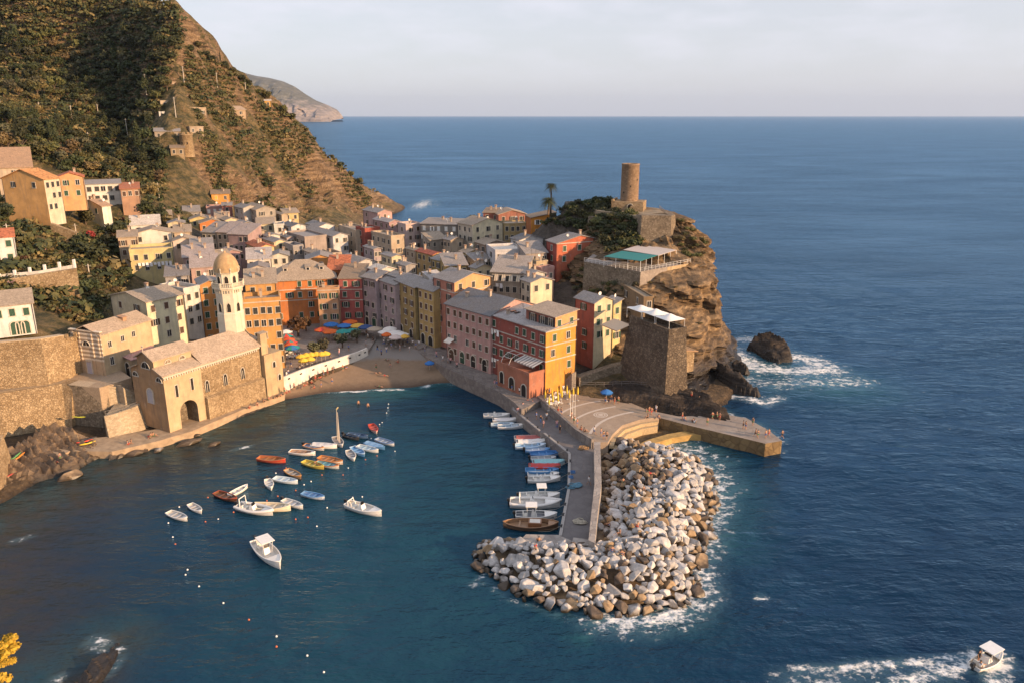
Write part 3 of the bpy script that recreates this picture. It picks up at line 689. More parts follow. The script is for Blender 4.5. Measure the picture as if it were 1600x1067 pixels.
def length_to(C, d, px):
    D = depth(C.x, C.y, C.z); k = (px - 800) / FPX
    return (k * D - C.x) / (d[0] - k * d[1] * CP)
TAN = (0.36, 0.29, 0.22); GREY = (0.27, 0.255, 0.25); SLATE = (0.135, 0.145, 0.165); CLAY = (0.40, 0.13, 0.06); WROOF = (0.62, 0.57, 0.50); BROWNR = (0.26, 0.19, 0.13)
HOUSES = []
def roof_mesh(rt, lr, ll, h, slope, o=0.38, t=0.17):
    b = MB()
    def slab(q):
        q = [Vector(p) for p in q]; n = (q[1]-q[0]).cross(q[2]-q[0])
        if n.z < 0: q = q[::-1]
        lo = [p - Vector((0, 0, t)) for p in q]; m_ = len(q)
        b.add(q + lo, [tuple(range(m_)), tuple(range(2*m_-1, m_-1, -1))] + [(i, m_+i, m_+(i+1) % m_, (i+1) % m_) for i in range(m_)])
    e = h + t
    if rt == 'gr':
        x = lr / 2; zr = e + x * slope; za = e - o * slope
        slab([(-o, -o, za), (x, -o, zr), (x, ll+o, zr), (-o, ll+o, za)]); slab([(x, -o, zr), (lr+o, -o, za), (lr+o, ll+o, za), (x, ll+o, zr)])
    elif rt == 'gl':
        y = ll / 2; zr = e + y * slope; za = e - o * slope
        slab([(-o, -o, za), (lr+o, -o, za), (lr+o, y, zr), (-o, y, zr)]); slab([(-o, y, zr), (lr+o, y, zr), (lr+o, ll+o, za), (-o, ll+o, za)])
    elif rt == 'sl':
        slab([(-o, -o, e - o*slope), (lr+o, -o, e + (lr+o)*slope), (lr+o, ll+o, e + (lr+o)*slope), (-o, ll+o, e - o*slope)])
    elif rt == 'sr':
        slab([(-o, -o, e - o*slope), (lr+o, -o, e - o*slope), (lr+o, ll+o, e + (ll+o)*slope), (-o, ll+o, e + (ll+o)*slope)])
    elif rt == 'hip':
        r = min(lr, ll) / 2; za = e - o*slope; zr = e + r*slope
        if lr >= ll: p, q = (r, ll/2, zr), (lr - r, ll/2, zr)
        else: p, q = (lr/2, r, zr), (lr/2, ll - r, zr)
        c = [(-o, -o, za), (lr+o, -o, za), (lr+o, ll+o, za), (-o, ll+o, za)]
        if lr >= ll:
            slab([c[0], c[1], q, p]); slab([c[1], c[2], q]); slab([c[2], c[3], p, q]); slab([c[3], c[0], p])
        else:
            slab([c[0], c[1], p]); slab([c[1], c[2], q, p]); slab([c[2], c[3], q]); slab([c[3], c[0], p, q])
    return b
def chimney_mesh(hh, cap=True):
    k = ('chim', round(hh, 1))
    if k in WIN_MESH: return WIN_MESH[k]
    b = MB().box(-.3, .3, -.3, .3, -1.0, hh); b.box(-.4, .4, -.4, .4, hh, hh + .12, 1)
    b.box(-.28, -.12, -.28, .28, hh+.12, hh+.34, 1); b.box(.12, .28, -.28, .28, hh+.12, hh+.34, 1); b.box(-.42, .42, -.42, .42, hh+.34, hh+.42, 1)
    WIN_MESH[k] = b.mesh('chimney', [plaster((0.5, 0.42, 0.34)), simple('clay_slab', (0.36, 0.25, 0.18), 0.9, 0.2)]); return WIN_MESH[k]

def H(label, px, py, Y, a, wl, wr, wall, roof=TAN, rt='gr', wall2=None, nl=None, nr=None, sh='g', zb=None, slope=0.33, band=False, chim=None, wsize=(0.95, 1.45), top=1.55, fl=2.95, cat='house', name='house', tile=False, parapet=None, over=0.38, on=None):
    if on: q_ = hit(px + max(wr, 0) / 2, on); Y = q_.y if q_ else Y
    if wl < 0 and 0 <= a < 17 and px < 480: a = max(a, 0.92 * math.degrees(math.atan((800 - px) / FPX)))
    C = at_y(px, py, Y); a = R(a); dR = (math.cos(a), math.sin(a)); dL = (-math.sin(a), math.cos(a))
    lr = -wr if wr < 0 else length_to(C, dR, px + wr); ll = -wl if wl < 0 else length_to(C, dL, px - wl)
    lr = min(max(lr, 2.5), 40); ll = min(max(ll, 2.5), 40)
    cs = [(C.x, C.y), (C.x + dR[0]*lr, C.y + dR[1]*lr), (C.x + dL[0]*ll, C.y + dL[1]*ll), (C.x + dR[0]*lr + dL[0]*ll, C.y + dR[1]*lr + dL[1]*ll)]
    if zb is None: zb = min(gz(*c) for c in cs) - 0.6
    zb = min(zb, C.z - 3.0)
    h = C.z - zb
    root = empty(name, (C.x, C.y, zb), a, label, cat)
    b = MB(); w2 = wall2 or wall
    zs = {'gr': None}
    # walls; the wall along x carries the second colour
    b.add([(0, 0, 0), (lr, 0, 0), (lr, 0, h), (0, 0, h)], [(0, 1, 2, 3)], 1)
    b.add([(0, 0, 0), (0, ll, 0), (0, ll, h), (0, 0, h)], [(3, 2, 1, 0)], 0)
    b.add([(lr, 0, 0), (lr, ll, 0), (lr, ll, h), (lr, 0, h)], [(0, 1, 2, 3)], 1)
    b.add([(0, ll, 0), (lr, ll, 0), (lr, ll, h), (0, ll, h)], [(3, 2, 1, 0)], 0)
    if rt == 'gr':
        zr = h + lr/2*slope
        b.add([(0, 0, h), (lr, 0, h), (lr/2, 0, zr)], [(0, 1, 2)], 1); b.add([(0, ll, h), (lr, ll, h), (lr/2, ll, zr)], [(2, 1, 0)], 0)
    elif rt == 'gl':
        zr = h + ll/2*slope
        b.add([(0, 0, h), (0, ll, h), (0, ll/2, zr)], [(2, 1, 0)], 0); b.add([(lr, 0, h), (lr, ll, h), (lr, ll/2, zr)], [(0, 1, 2)], 1)
    elif rt == 'sl':
        zr = h + lr*slope
        b.add([(0, 0, h), (lr, 0, h), (lr, 0, zr)], [(0, 1, 2)], 1); b.add([(0, ll, h), (lr, ll, h), (lr, ll, zr)], [(2, 1, 0)], 0); b.add([(lr, 0, h), (lr, ll, h), (lr, ll, zr), (lr, 0, zr)], [(0, 1, 2, 3)], 1)
    elif rt == 'sr':
        zr = h + ll*slope
        b.add([(0, 0, h), (0, ll, h), (0, ll, zr)], [(2, 1, 0)], 0); b.add([(lr, 0, h), (lr, ll, h), (lr, ll, zr)], [(0, 1, 2)], 1); b.add([(0, ll, h), (lr, ll, h), (lr, ll, zr), (0, ll, zr)], [(3, 2, 1, 0)], 0)
    wm = b.build('wall', [plaster(wall), plaster(w2)], root)
    if rt == 'flat':
        p = parapet if parapet is not None else 0.9
        q = MB().box(0.25, lr-0.25, 0.25, ll-0.25, h-0.35, h-0.05)
        q.build('roof', simple('terrace_paving', roof, 0.9, 0.2, scale=1.5), root)
        q = MB(); q.box(-.06, lr+.06, -.06, .25, h-.02, h+p); q.box(-.06, lr+.06, ll-.25, ll+.06, h-.02, h+p); q.box(-.06, .25, .25, ll-.25, h-.02, h+p); q.box(lr-.25, lr+.06, .25, ll-.25, h-.02, h+p)
        if p > 0.05: q.build('parapet', plaster(sc(w2, 0.97)), root)
        rf = root.children[1]
    else:
        rf = roof_mesh(rt, lr, ll, h, slope, over).build('roof', tiles(roof) if tile else slate(roof), root)
    nch = rnd.choice([0, 1, 1, 2]) if chim is None else chim
    for _ in range(nch):
        x, y = lr * rnd.uniform(.25, .75), ll * rnd.uniform(.35, .9)
        zc = h + {'gr': (lr/2 - abs(x - lr/2))*slope, 'gl': (ll/2 - abs(y - ll/2))*slope, 'sl': x*slope, 'sr': y*slope, 'hip': 1.0, 'flat': 0}[rt]
        c_ = link_mesh('chimney', chimney_mesh(rnd.choice([0.9, 1.1, 1.4])), rf); c_.location = (x, y, zc)
    for side, spec, L in (('l', nl, ll), ('r', nr, lr)):
        if not spec: continue
        cols, rows = spec
        for j in range(rows):
            z = h - top - j * fl
            if z < 1.0: break
            for i in range(cols):
                if rnd.random() < 0.07: continue
                u = L * (i + 0.5 + rnd.uniform(-.06, .06)) / cols
                add_window(root, side, u, z + rnd.uniform(-.08, .08), sh, None, *wsize, pitch=L / cols)
    if band:
        q = MB()
        for z in (band if isinstance(band, tuple) else (0.12,)):
            q.box(-.09, lr + .02, -.09, -.002, h - z - .14, h - z + .10); q.box(-.09, -.002, 0, ll, h - z - .14, h - z + .10)
        q.build('cornice', plaster((0.66, 0.58, 0.48)), root)
    for p_ in ((-.09, ll*0.985), (lr*0.985, -.09)): MB().tube([(*p_, 0), (*p_, h - .1)], .06, 5).build('drainpipe', IRON, root)
    root['dims'] = (lr, ll, h); HOUSES.append(root)
    return root
PINK = (0.60, 0.36, 0.32); LILAC = (0.50, 0.41, 0.42); WHITE = (0.72, 0.69, 0.63); CREAM = (0.74, 0.64, 0.42); OLIVE = (0.42, 0.31, 0.13); YEL = (0.58, 0.42, 0.17); OCH = (0.66, 0.36, 0.12); ORA = (0.68, 0.24, 0.07); RED = (0.46, 0.11, 0.08); BRICK = (0.36, 0.10, 0.075); SALM = (0.54, 0.24, 0.17); CORAL = (0.56, 0.15, 0.085); GREI = (0.44, 0.39, 0.33); BEI = (0.55, 0.44, 0.32); PALEY = (0.70, 0.58, 0.28); LAV = (0.44, 0.28, 0.28); GRY = (0.40, 0.38, 0.37); PEACH = (0.72, 0.42, 0.20)
# --- the row along the harbour quay
h_pink = H('long pale pink house with a dark slate roof and brown shutters on the quay', 766, 494, 167, 43, 70, -15, PINK, SLATE, 'gr', nl=(7, 4), sh='b', zb=3.2, slope=0.36, chim=2, top=1.6, fl=3.2)
h_end = H('large end house above the quay, brick red in front and orange on the side', 853, 519, 153.5, 39, 87, 48, BRICK, (0.36, 0.34, 0.34), 'sl', wall2=(0.72, 0.34, 0.06), nl=(7, 4), nr=(2, 3), sh='g', zb=2.2, slope=0.13, band=(0.05, 3.2, 6.4), chim=1, top=1.7, fl=3.2)
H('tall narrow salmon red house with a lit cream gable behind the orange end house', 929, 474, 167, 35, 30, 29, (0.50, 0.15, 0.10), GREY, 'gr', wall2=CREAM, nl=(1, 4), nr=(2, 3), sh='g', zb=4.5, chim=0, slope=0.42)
H('very narrow pale yellow house squeezed beside the cream gable', 959, 476, 171, 35, -3.5, 10, PALEY, GREY, 'sl', nr=(1, 3), sh='g', zb=6, chim=0)
H('blocky brown stone house set against the cliff behind the restaurant terraces', 1006, 466, 173, 12, 36, 15, (0.30, 0.21, 0.12), (0.30, 0.24, 0.17), 'flat', nl=(2, 1), nr=(1, 1), sh='k', zb=7, parapet=0.3, chim=0)
H('salmon harbour house with an orange gable rising over the long pink house', 710, 442, 184, 40, 33, 57, SALM, GREY, 'gr', wall2=PEACH, nl=(2, 5), nr=(3, 1), sh='k', zb=3.2, slope=0.30, band=(2.6,), top=1.3)
H('narrow mustard yellow quay house between the salmon house and the olive house', 677, 456, 187.5, 40, 24, -9, YEL, GREY, 'gr', nl=(3, 4), sh='b', zb=3.2)
H('olive yellow quay house with three window columns facing the beach', 648, 450, 193, 33, 31, -8, OLIVE, GREY, 'gr', wall2=sc(OLIVE, .95), nl=(3, 4), nr=(2, 3), sh='b', zb=3.2)
H('pale lilac house at the bend of the quay where the piazza begins', 617, 446, 200, 37, 30, -8, LILAC, GREY, 'gr', nl=(3, 4), nr=(2, 3), sh='k', zb=3.2)
H('greyish lilac house at the back corner of the piazza, next to the red palazzo', 587, 437, 206, 50, 22, -9, sc(LILAC, .9), GREY, 'gr', nl=(2, 4), nr=(2, 3), sh='k', zb=3.2)
H('white rooftop attic with a gable above the corner of the piazza', 592, 424, 212, 38, 16, 26, WHITE, WROOF, 'gr', nl=(2, 1), nr=(2, 1), sh='k', zb=9)
H('low white attic house with a grey roof above the lilac quay houses', 622, 434, 204, 38, 16, 22, (0.66, 0.64, 0.62), GREY, 'gr', nl=(2, 1), nr=(1, 1), sh='k', zb=9)
H('dim yellow attic house with a small terrace above the olive house', 652, 440, 200, 36, 16, 18, YEL, GREY, 'gr', nl=(2, 1), sh='b', zb=9)
H('grey roofed attic house between the olive house and the orange gable', 678, 441, 196, 38, 16, 20, (0.55, 0.50, 0.42), (0.42, 0.41, 0.41), 'sr', nl=(2, 1), sh='b', zb=9)
# --- around the piazza
H('red palazzo with green shutters at the back of the piazza behind the umbrellas', 529, 436, 209, 2, -12, 37, (0.47, 0.13, 0.11), BROWNR, 'sr', nr=(2, 4), sh='g', zb=3, slope=0.15, band=(0.05, 3.0, 6.0), top=1.5)
H('peach and red house with a roof terrace projecting beside the red palazzo', 496, 454, 203, 8, 13, 33, RED, BROWNR, 'flat', wall2=(0.60, 0.36, 0.20), nl=(1, 3), nr=(2, 3), sh='g', zb=3, parapet=0.7, band=(0.02,))
h_orange = H('broad orange palazzo under a tan hipped roof with dormers', 425, 438, 207, 1, -13, 98, ORA, TAN, 'hip', nr=(6, 4), sh='g', zb=3, slope=0.62, band=(0.02, 3.0, 6.0), chim=1, over=0.7)
h_terr = H('tall ochre house with a planted roof terrace beside the bell tower', 380, 474, 168, 8, -7, 58, OCH, TAN, 'flat', nr=(5, 5), sh='k', zb=3, parapet=0.9, band=(0.0,), top=2.0)
H('plain ochre upper block with a sloping tan roof behind the roof terrace', 383, 445, 176, 6, -7, 48, OCH, TAN, 'sr', nr=(2, 1), sh='k', zb=10, slope=0.3)
H('tall orange house wedged between the bell tower and the cream palazzo', 312, 446, 182, 28, -8, 30, ORA, GREY, 'gr', wall2=(0.70, 0.33, 0.10), nr=(2, 5), sh='g', zb=4, slope=0.42)
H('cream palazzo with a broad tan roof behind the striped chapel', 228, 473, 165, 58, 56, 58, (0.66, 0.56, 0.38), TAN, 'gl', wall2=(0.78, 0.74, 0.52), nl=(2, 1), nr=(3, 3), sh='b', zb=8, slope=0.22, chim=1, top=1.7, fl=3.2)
H('whitewashed house with a roof terrace attached to the cream palazzo', 287, 456, 177, 58, -9, 25, WHITE, TAN, 'flat', nr=(2, 3), sh='k', zb=6, parapet=0.8)
# --- the terraced slope on the left
H('white house with green shutters cut by the left edge above the flowered terrace', -40, 374, 181, 1, -9, 61, (0.80, 0.79, 0.76), CLAY, 'gl', nr=(3, 2), sh='g', zb=21, tile=True, wsize=(1.1, 1.5), fl=3.4)
h_wallhouse = H('white house with arched green doors standing on the tall stone wall', -40, 483, 143, 0, -10, 90, (0.80, 0.79, 0.75), TAN, 'gl', nr=(4, 1), sh='g', zb=18.2, slope=0.4, chim=1)
H('big ochre house with a tan gable roof on the upper left slope', 68, 281, 215, 76, 66, 25, (0.70, 0.40, 0.15), (0.50, 0.24, 0.09), 'gl', wall2=(0.72, 0.62, 0.46), nl=(2, 1), nr=(3, 3), sh='k', slope=0.36, chim=0, tile=True, zb=30.5)
H('peach house with an orange tiled roof behind the big ochre house', 88, 278, 228, 12, -9, 42, PEACH, CLAY, 'gr', nr=(2, 2), sh='g', slope=0.36, tile=True, zb=33)
H('wide brown roofed house at the left edge above the big ochre house', -6, 263, 243, 8, -13, 56, BEI, (0.40, 0.25, 0.15), 'sr', nr=(3, 1), sh='k', slope=0.42, chim=0)
H('white two storey villa with a flat grey roof below the wooded slope', 133, 289, 255, 1, -8, 55, (0.80, 0.78, 0.70), GREY, 'sr', nr=(5, 2), sh='k', slope=0.10, chim=0, wsize=(1.3, 1.5))
H('low terracotta annex with a porch beside the white villa', 188, 296, 255, 3, -7, 29, (0.46, 0.28, 0.18), CLAY, 'sr', nr=(3, 1), sh='b', slope=0.2)
H('small cream cottage with a tan roof just below the white villa', 159, 323, 238, 62, 34, 14, CREAM, (0.40, 0.27, 0.18), 'gl', wall2=(0.80, 0.77, 0.66), nl=(2, 1), nr=(1, 1), sh='g', slope=0.32)
h_laundry = H('pale yellow house with white laundry along its front and plants on its roof terrace', 202, 395, 213, 4, -9, 68, PALEY, TAN, 'flat', nr=(4, 2), sh='k', parapet=0.8)
H('whitewashed house with a bright roof above the laundry house', 204, 353, 242, 8, -7, 46, (0.76, 0.73, 0.66), WROOF, 'sr', nr=(2, 1), sh='k', slope=0.3)
H('white gabled house facing the harbour right behind the laundry house', 207, 367, 231, 4, -8, 62, (0.76, 0.72, 0.64), TAN, 'gr', nr=(3, 1), sh='k', slope=0.25)
H('low tan house with a flat roof left of the laundry house', 184, 372, 223, 5, -7, 30, BEI, TAN, 'sr', nr=(2, 2), sh='b', slope=0.15)
H('pinkish white house with a gable right of the laundry house', 270, 378, 229, 12, -7, 36, (0.70, 0.58, 0.50), TAN, 'gr', nr=(2, 1), sh='k')
H('small cream house among roofs above the pink walls behind the dome', 298, 387, 223, 12, -7, 34, CREAM, GREY, 'sr', nr=(2, 1), sh='k', slope=0.2)
H('long dusty pink house with a lilac grey roof left of the dome', 286, 403, 208, 16, -7, 48, (0.56, 0.37, 0.32), (0.36, 0.31, 0.30), 'sr', nr=(3, 2), sh='k', slope=0.3)
H('second dusty pink house with a wide sloping roof just left of the dome', 298, 419, 199, 14, -7, 42, (0.52, 0.36, 0.32), (0.38, 0.32, 0.30), 'sr', nr=(2, 2), sh='k', slope=0.3)
H('low grey house with a dark roof above the cream palazzo', 258, 433, 193, 20, -7, 36, GRY, (0.20, 0.19, 0.19), 'sr', nr=(2, 1), sh='k', slope=0.2)
# --- the upper village below the hill
H('low ochre house at the top of the village below the stone turret', 288, 319, 325, 12, -6, 34, OCH, BROWNR, 'sr', nr=(3, 1), sh='k', slope=0.2)
H('orange house with yellow shutters at the foot of the rock face', 330, 304, 335, 8, -6, 29, (0.72, 0.36, 0.08), BROWNR, 'sr', nr=(2, 1), sh='y', slope=0.2)
H('crumbling pinkish house stacked highest below the stone turret', 296, 292, 342, 8, -6, 24, (0.50, 0.36, 0.27), BROWNR, 'sr', nr=(2, 1), sh='k', slope=0.2)
H('rubble walled house second from the top below the stone turret', 291, 306, 333, 8, -6, 32, (0.48, 0.34, 0.24), BROWNR, 'sr', nr=(3, 1), sh='k', slope=0.2)
H('dusty pink house with a flat terrace below the orange yellow shuttered house', 322, 325, 318, 6, -7, 26, (0.54, 0.33, 0.30), GREY, 'flat', nr=(3, 2), sh='w', parapet=0.5)
H('narrow rose red house in the upper village', 347, 322, 312, 6, -6, 15, (0.44, 0.18, 0.15), GREY, 'sr', nr=(1, 3), sh='k', slope=0.1)
H('narrow pale grey house beside the large greige house in the upper village', 380, 326, 300, 40, 14, -6, (0.56, 0.53, 0.49), GREY, 'gr', nl=(2, 3), sh='k')
H('large greige house with a sunlit gable at the foot of the hill', 400, 329, 297, 36, 21, 31, GREI, TAN, 'gr', nl=(2, 3), nr=(2, 2), sh='k')
H('tan roofed house beneath the rock face right of the greige house', 440, 336, 300, 36, 34, 9, BEI, TAN, 'gr', nl=(4, 2), sh='k')
H('pale yellow house at the right end of the upper village under the rock', 444, 334, 307, 26, -7, 23, PALEY, TAN, 'sr', nr=(2, 2), sh='k', slope=0.15)
H('cream house with two dark windows below the greige house', 401, 351, 278, 10, -7, 27, CREAM, TAN, 'sr', nr=(2, 2), sh='k', slope=0.2)
H('white house with a roof terrace right of the two windowed cream house', 428, 353, 276, 10, -7, 16, WHITE, GREY, 'flat', nr=(1, 2), sh='k', parapet=0.6)
H('grey fronted house at the left of the terrace row behind the dome', 315, 363, 263, -16, -8, 23, (0.40, 0.38, 0.36), GREY, 'sr', nr=(3, 3), sh='k', slope=0.3)
H('beige fronted house in the middle of the terrace row behind the dome', 338, 363, 261, -16, -8, 18, (0.48, 0.40, 0.33), (0.36, 0.30, 0.28), 'sr', nr=(2, 3), sh='k', slope=0.3)
H('mauve fronted house at the right of the terrace row behind the dome', 356, 366, 258, -16, -8, 31, (0.44, 0.31, 0.30), (0.36, 0.30, 0.28), 'sr', nr=(4, 3), sh='k', slope=0.3)
H('orange gabled house in the upper village left of the terrace row', 312, 350, 281, 24, -8, 40, ORA, TAN, 'gr', nr=(3, 2), sh='k', slope=0.3)
H('yellow gabled house just above the orange gabled one in the upper village', 296, 344, 293, 20, -8, 34, PALEY, TAN, 'gr', nr=(2, 1), sh='k', slope=0.3)
H('pale yellow house with a bright red tiled roof in the middle of the village', 404, 388, 243, 36, 19, 25, (0.60, 0.47, 0.24), CLAY, 'gr', wall2=PALEY, nl=(2, 2), nr=(1, 1), sh='k', tile=True)
H('pale yellow gable with a grey roof right of the small red tiled roof', 428, 379, 252, 36, 18, 19, CREAM, GREY, 'gr', nl=(2, 2), nr=(1, 2), sh='k')
H('white gable with a blue grey roof in the upper village', 455, 355, 275, 38, 15, 23, (0.70, 0.69, 0.67), SLATE, 'gr', nl=(1, 2), nr=(1, 1), sh='k')
H('brownish house with a roof terrace left of the big white gabled house', 476, 373, 258, 38, 29, -8, (0.40, 0.33, 0.29), GREY, 'flat', nl=(4, 3), sh='k', parapet=0.6)
H('upper white house with a gable stepping up behind the big white gabled house', 498, 355, 279, 38, 20, 25, (0.72, 0.71, 0.70), GREY, 'gr', nl=(2, 2), nr=(1, 1), sh='k')
H('big white gabled house with a grey roof in the centre of the village', 520, 370, 262, 38, 45, 24, (0.66, 0.64, 0.63), GREY, 'gr', nl=(4, 3), nr=(2, 3), sh='k')
H('beige house right of the big white gabled house', 555, 362, 268, 32, 26, -6, BEI, TAN, 'flat', nl=(2, 3), sh='k', parapet=0.5)
H('narrow red house in the middle of the village', 570, 359, 266, 38, 14, -6, (0.40, 0.10, 0.07), TAN, 'flat', nl=(1, 3), sh='k', parapet=0.4)
H('white house with a bright sloping roof directly right of the dome', 386, 406, 226, 12, -7, 38, (0.76, 0.72, 0.66), (0.46, 0.42, 0.40), 'sr', nr=(3, 2), sh='k', slope=0.3)
H('second white house with a pale roof behind the orange palazzo', 423, 401, 229, 12, -7, 28, (0.76, 0.72, 0.60), GREY, 'gr', nr=(2, 2), sh='k')
H('grey roofed house tucked between the dome and the orange palazzo', 388, 421, 216, 16, -7, 32, (0.6, 0.54, 0.48), (0.24, 0.22, 0.22), 'gr', nr=(2, 2), sh='k')
H('orange gable peeping over the hipped roof of the orange palazzo', 478, 407, 229, 8, -8, 46, (0.72, 0.36, 0.12), GREY, 'gr', nr=(3, 1), sh='k')
H('low house with an orange tiled roof behind the red palazzo', 512, 422, 219, 6, -8, 32, ORA, CLAY, 'sr', nr=(2, 1), sh='k', tile=True)
H('white house in shade behind the red palazzo roofs', 556, 413, 228, 38, 28, -7, (0.66, 0.64, 0.62), GREY, 'gr', nl=(3, 2), sh='k')
H('pale grey attic house with a terrace behind the piazza corner', 572, 426, 219, 40, 20, 16, (0.62, 0.60, 0.58), WROOF, 'gr', nl=(2, 2), nr=(1, 1), sh='k')
# --- the ridge towards the round tower
H('pink house with a grey roof at the seaward end of the village', 590, 333, 305, 38, 23, 23, (0.58, 0.38, 0.35), GREY, 'gr', nl=(2, 2), nr=(1, 1), sh='b')
H('mauve house with a grey roof right below the pink seaward house', 608, 348, 285, 38, 25, 17, (0.46, 0.30, 0.30), (0.36, 0.33, 0.33), 'gr', nl=(3, 2), nr=(2, 1), sh='b')
H('pinkish white block with a flat roof against the sea', 634, 353, 272, 36, 13, 24, (0.62, 0.48, 0.44), WROOF, 'flat', nl=(1, 3), nr=(2, 3), sh='b', parapet=0.6)
H('stepped beige house with roof terraces below the pinkish white block', 611, 372, 254, 38, 31, 21, BEI, TAN, 'flat', nl=(4, 3), nr=(1, 2), sh='k', parapet=0.7)
H('wide grey tan house with white shutters against the sea', 657, 350, 272, -14, -9, 58, (0.34, 0.30, 0.26), GREY, 'sr', nr=(5, 2), sh='w', slope=0.1)
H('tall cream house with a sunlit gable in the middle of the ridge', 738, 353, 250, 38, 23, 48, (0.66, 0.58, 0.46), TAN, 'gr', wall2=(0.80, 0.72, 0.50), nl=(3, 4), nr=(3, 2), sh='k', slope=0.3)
H('dull red house furthest out on the ridge, left of the tan gabled roof', 755, 333, 276, -8, -8, 26, (0.36, 0.13, 0.09), BROWNR, 'sr', nr=(2, 1), sh='k', slope=0.1)
H('brick house under a tan gabled roof on the ridge beside the sea', 779, 336, 271, 14, -9, 43, (0.40, 0.17, 0.12), (0.42, 0.31, 0.22), 'gr', nr=(3, 1), sh='k', slope=0.28)
H('bright orange house on the ridge beside the palm trees', 830, 341, 250, 12, 8, 38, (0.50, 0.17, 0.05), BROWNR, 'sl', wall2=(0.74, 0.30, 0.04), nr=(2, 2), sh='w', slope=0.18)
H('yellowish house with dark doors below the brick house on the ridge', 787, 351, 258, 10, -7, 36, (0.50, 0.38, 0.18), TAN, 'flat', nr=(4, 2), sh='k', parapet=0.3)
H('brownish house with a tan gable in front of the tall cream house', 758, 383, 240, 30, 16, 34, (0.44, 0.33, 0.25), TAN, 'gr', nl=(2, 2), nr=(1, 1), sh='k', slope=0.26)
H('long white house with a flat terrace in the shade of the ridge', 774, 394, 215, 16, 14, 47, (0.66, 0.65, 0.66), WROOF, 'flat', nl=(1, 3), nr=(4, 2), sh='k', parapet=0.6)
H('white house with a blue slate roof behind the long white terrace house', 811, 376, 226, 30, 13, 38, (0.72, 0.71, 0.70), SLATE, 'gr', nl=(1, 2), nr=(2, 2), sh='k', slope=0.26)
H('ochre house with a big red tiled roof in the middle of the village', 676, 399, 232, 38, 26, 17, (0.52, 0.36, 0.16), (0.36, 0.10, 0.06), 'gr', nl=(3, 2), nr=(1, 1), sh='k', tile=True)
H('mustard gabled house just right of the big red tiled roof', 688, 408, 222, 38, 14, 31, (0.52, 0.36, 0.12), GREY, 'gr', nl=(2, 2), nr=(2, 1), sh='k', slope=0.28)
H('small mustard house with a grey lean roof below the mustard gable', 696, 416, 212, 14, 8, 34, (0.54, 0.38, 0.13), GREY, 'sr', nl=(1, 1), nr=(3, 1), sh='k', slope=0.2)
h_awn = H('beige house with striped awnings and a broad grey roof above the slate roof', 768, 425, 197, -14, -9, 52, (0.50, 0.43, 0.34), (0.34, 0.30, 0.27), 'sr', nr=(5, 2), sh='k', slope=0.3)
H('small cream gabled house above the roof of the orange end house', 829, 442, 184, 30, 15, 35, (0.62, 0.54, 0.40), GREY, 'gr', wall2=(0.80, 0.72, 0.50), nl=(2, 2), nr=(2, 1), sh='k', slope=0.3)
H('small white gabled house just behind the small cream gabled one', 828, 430, 192, 30, 14, 24, (0.66, 0.62, 0.56), GREY, 'gr', nl=(1, 1), nr=(1, 1), sh='k', slope=0.3)
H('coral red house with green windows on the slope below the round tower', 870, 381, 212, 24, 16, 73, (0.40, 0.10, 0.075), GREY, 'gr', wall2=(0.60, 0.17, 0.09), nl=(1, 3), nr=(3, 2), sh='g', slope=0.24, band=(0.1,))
H('grey roofed house left of the coral red house', 822, 397, 212, 20, -7, 33, (0.46, 0.40, 0.36), GREY, 'sr', nr=(2, 2), sh='k', slope=0.3)
H('small tan house with a flat roof at the foot of the coral red house', 838, 410, 205, 24, 8, 18, (0.54, 0.43, 0.28), TAN, 'flat', nl=(1, 1), nr=(1, 1), sh='k', parapet=0.3)

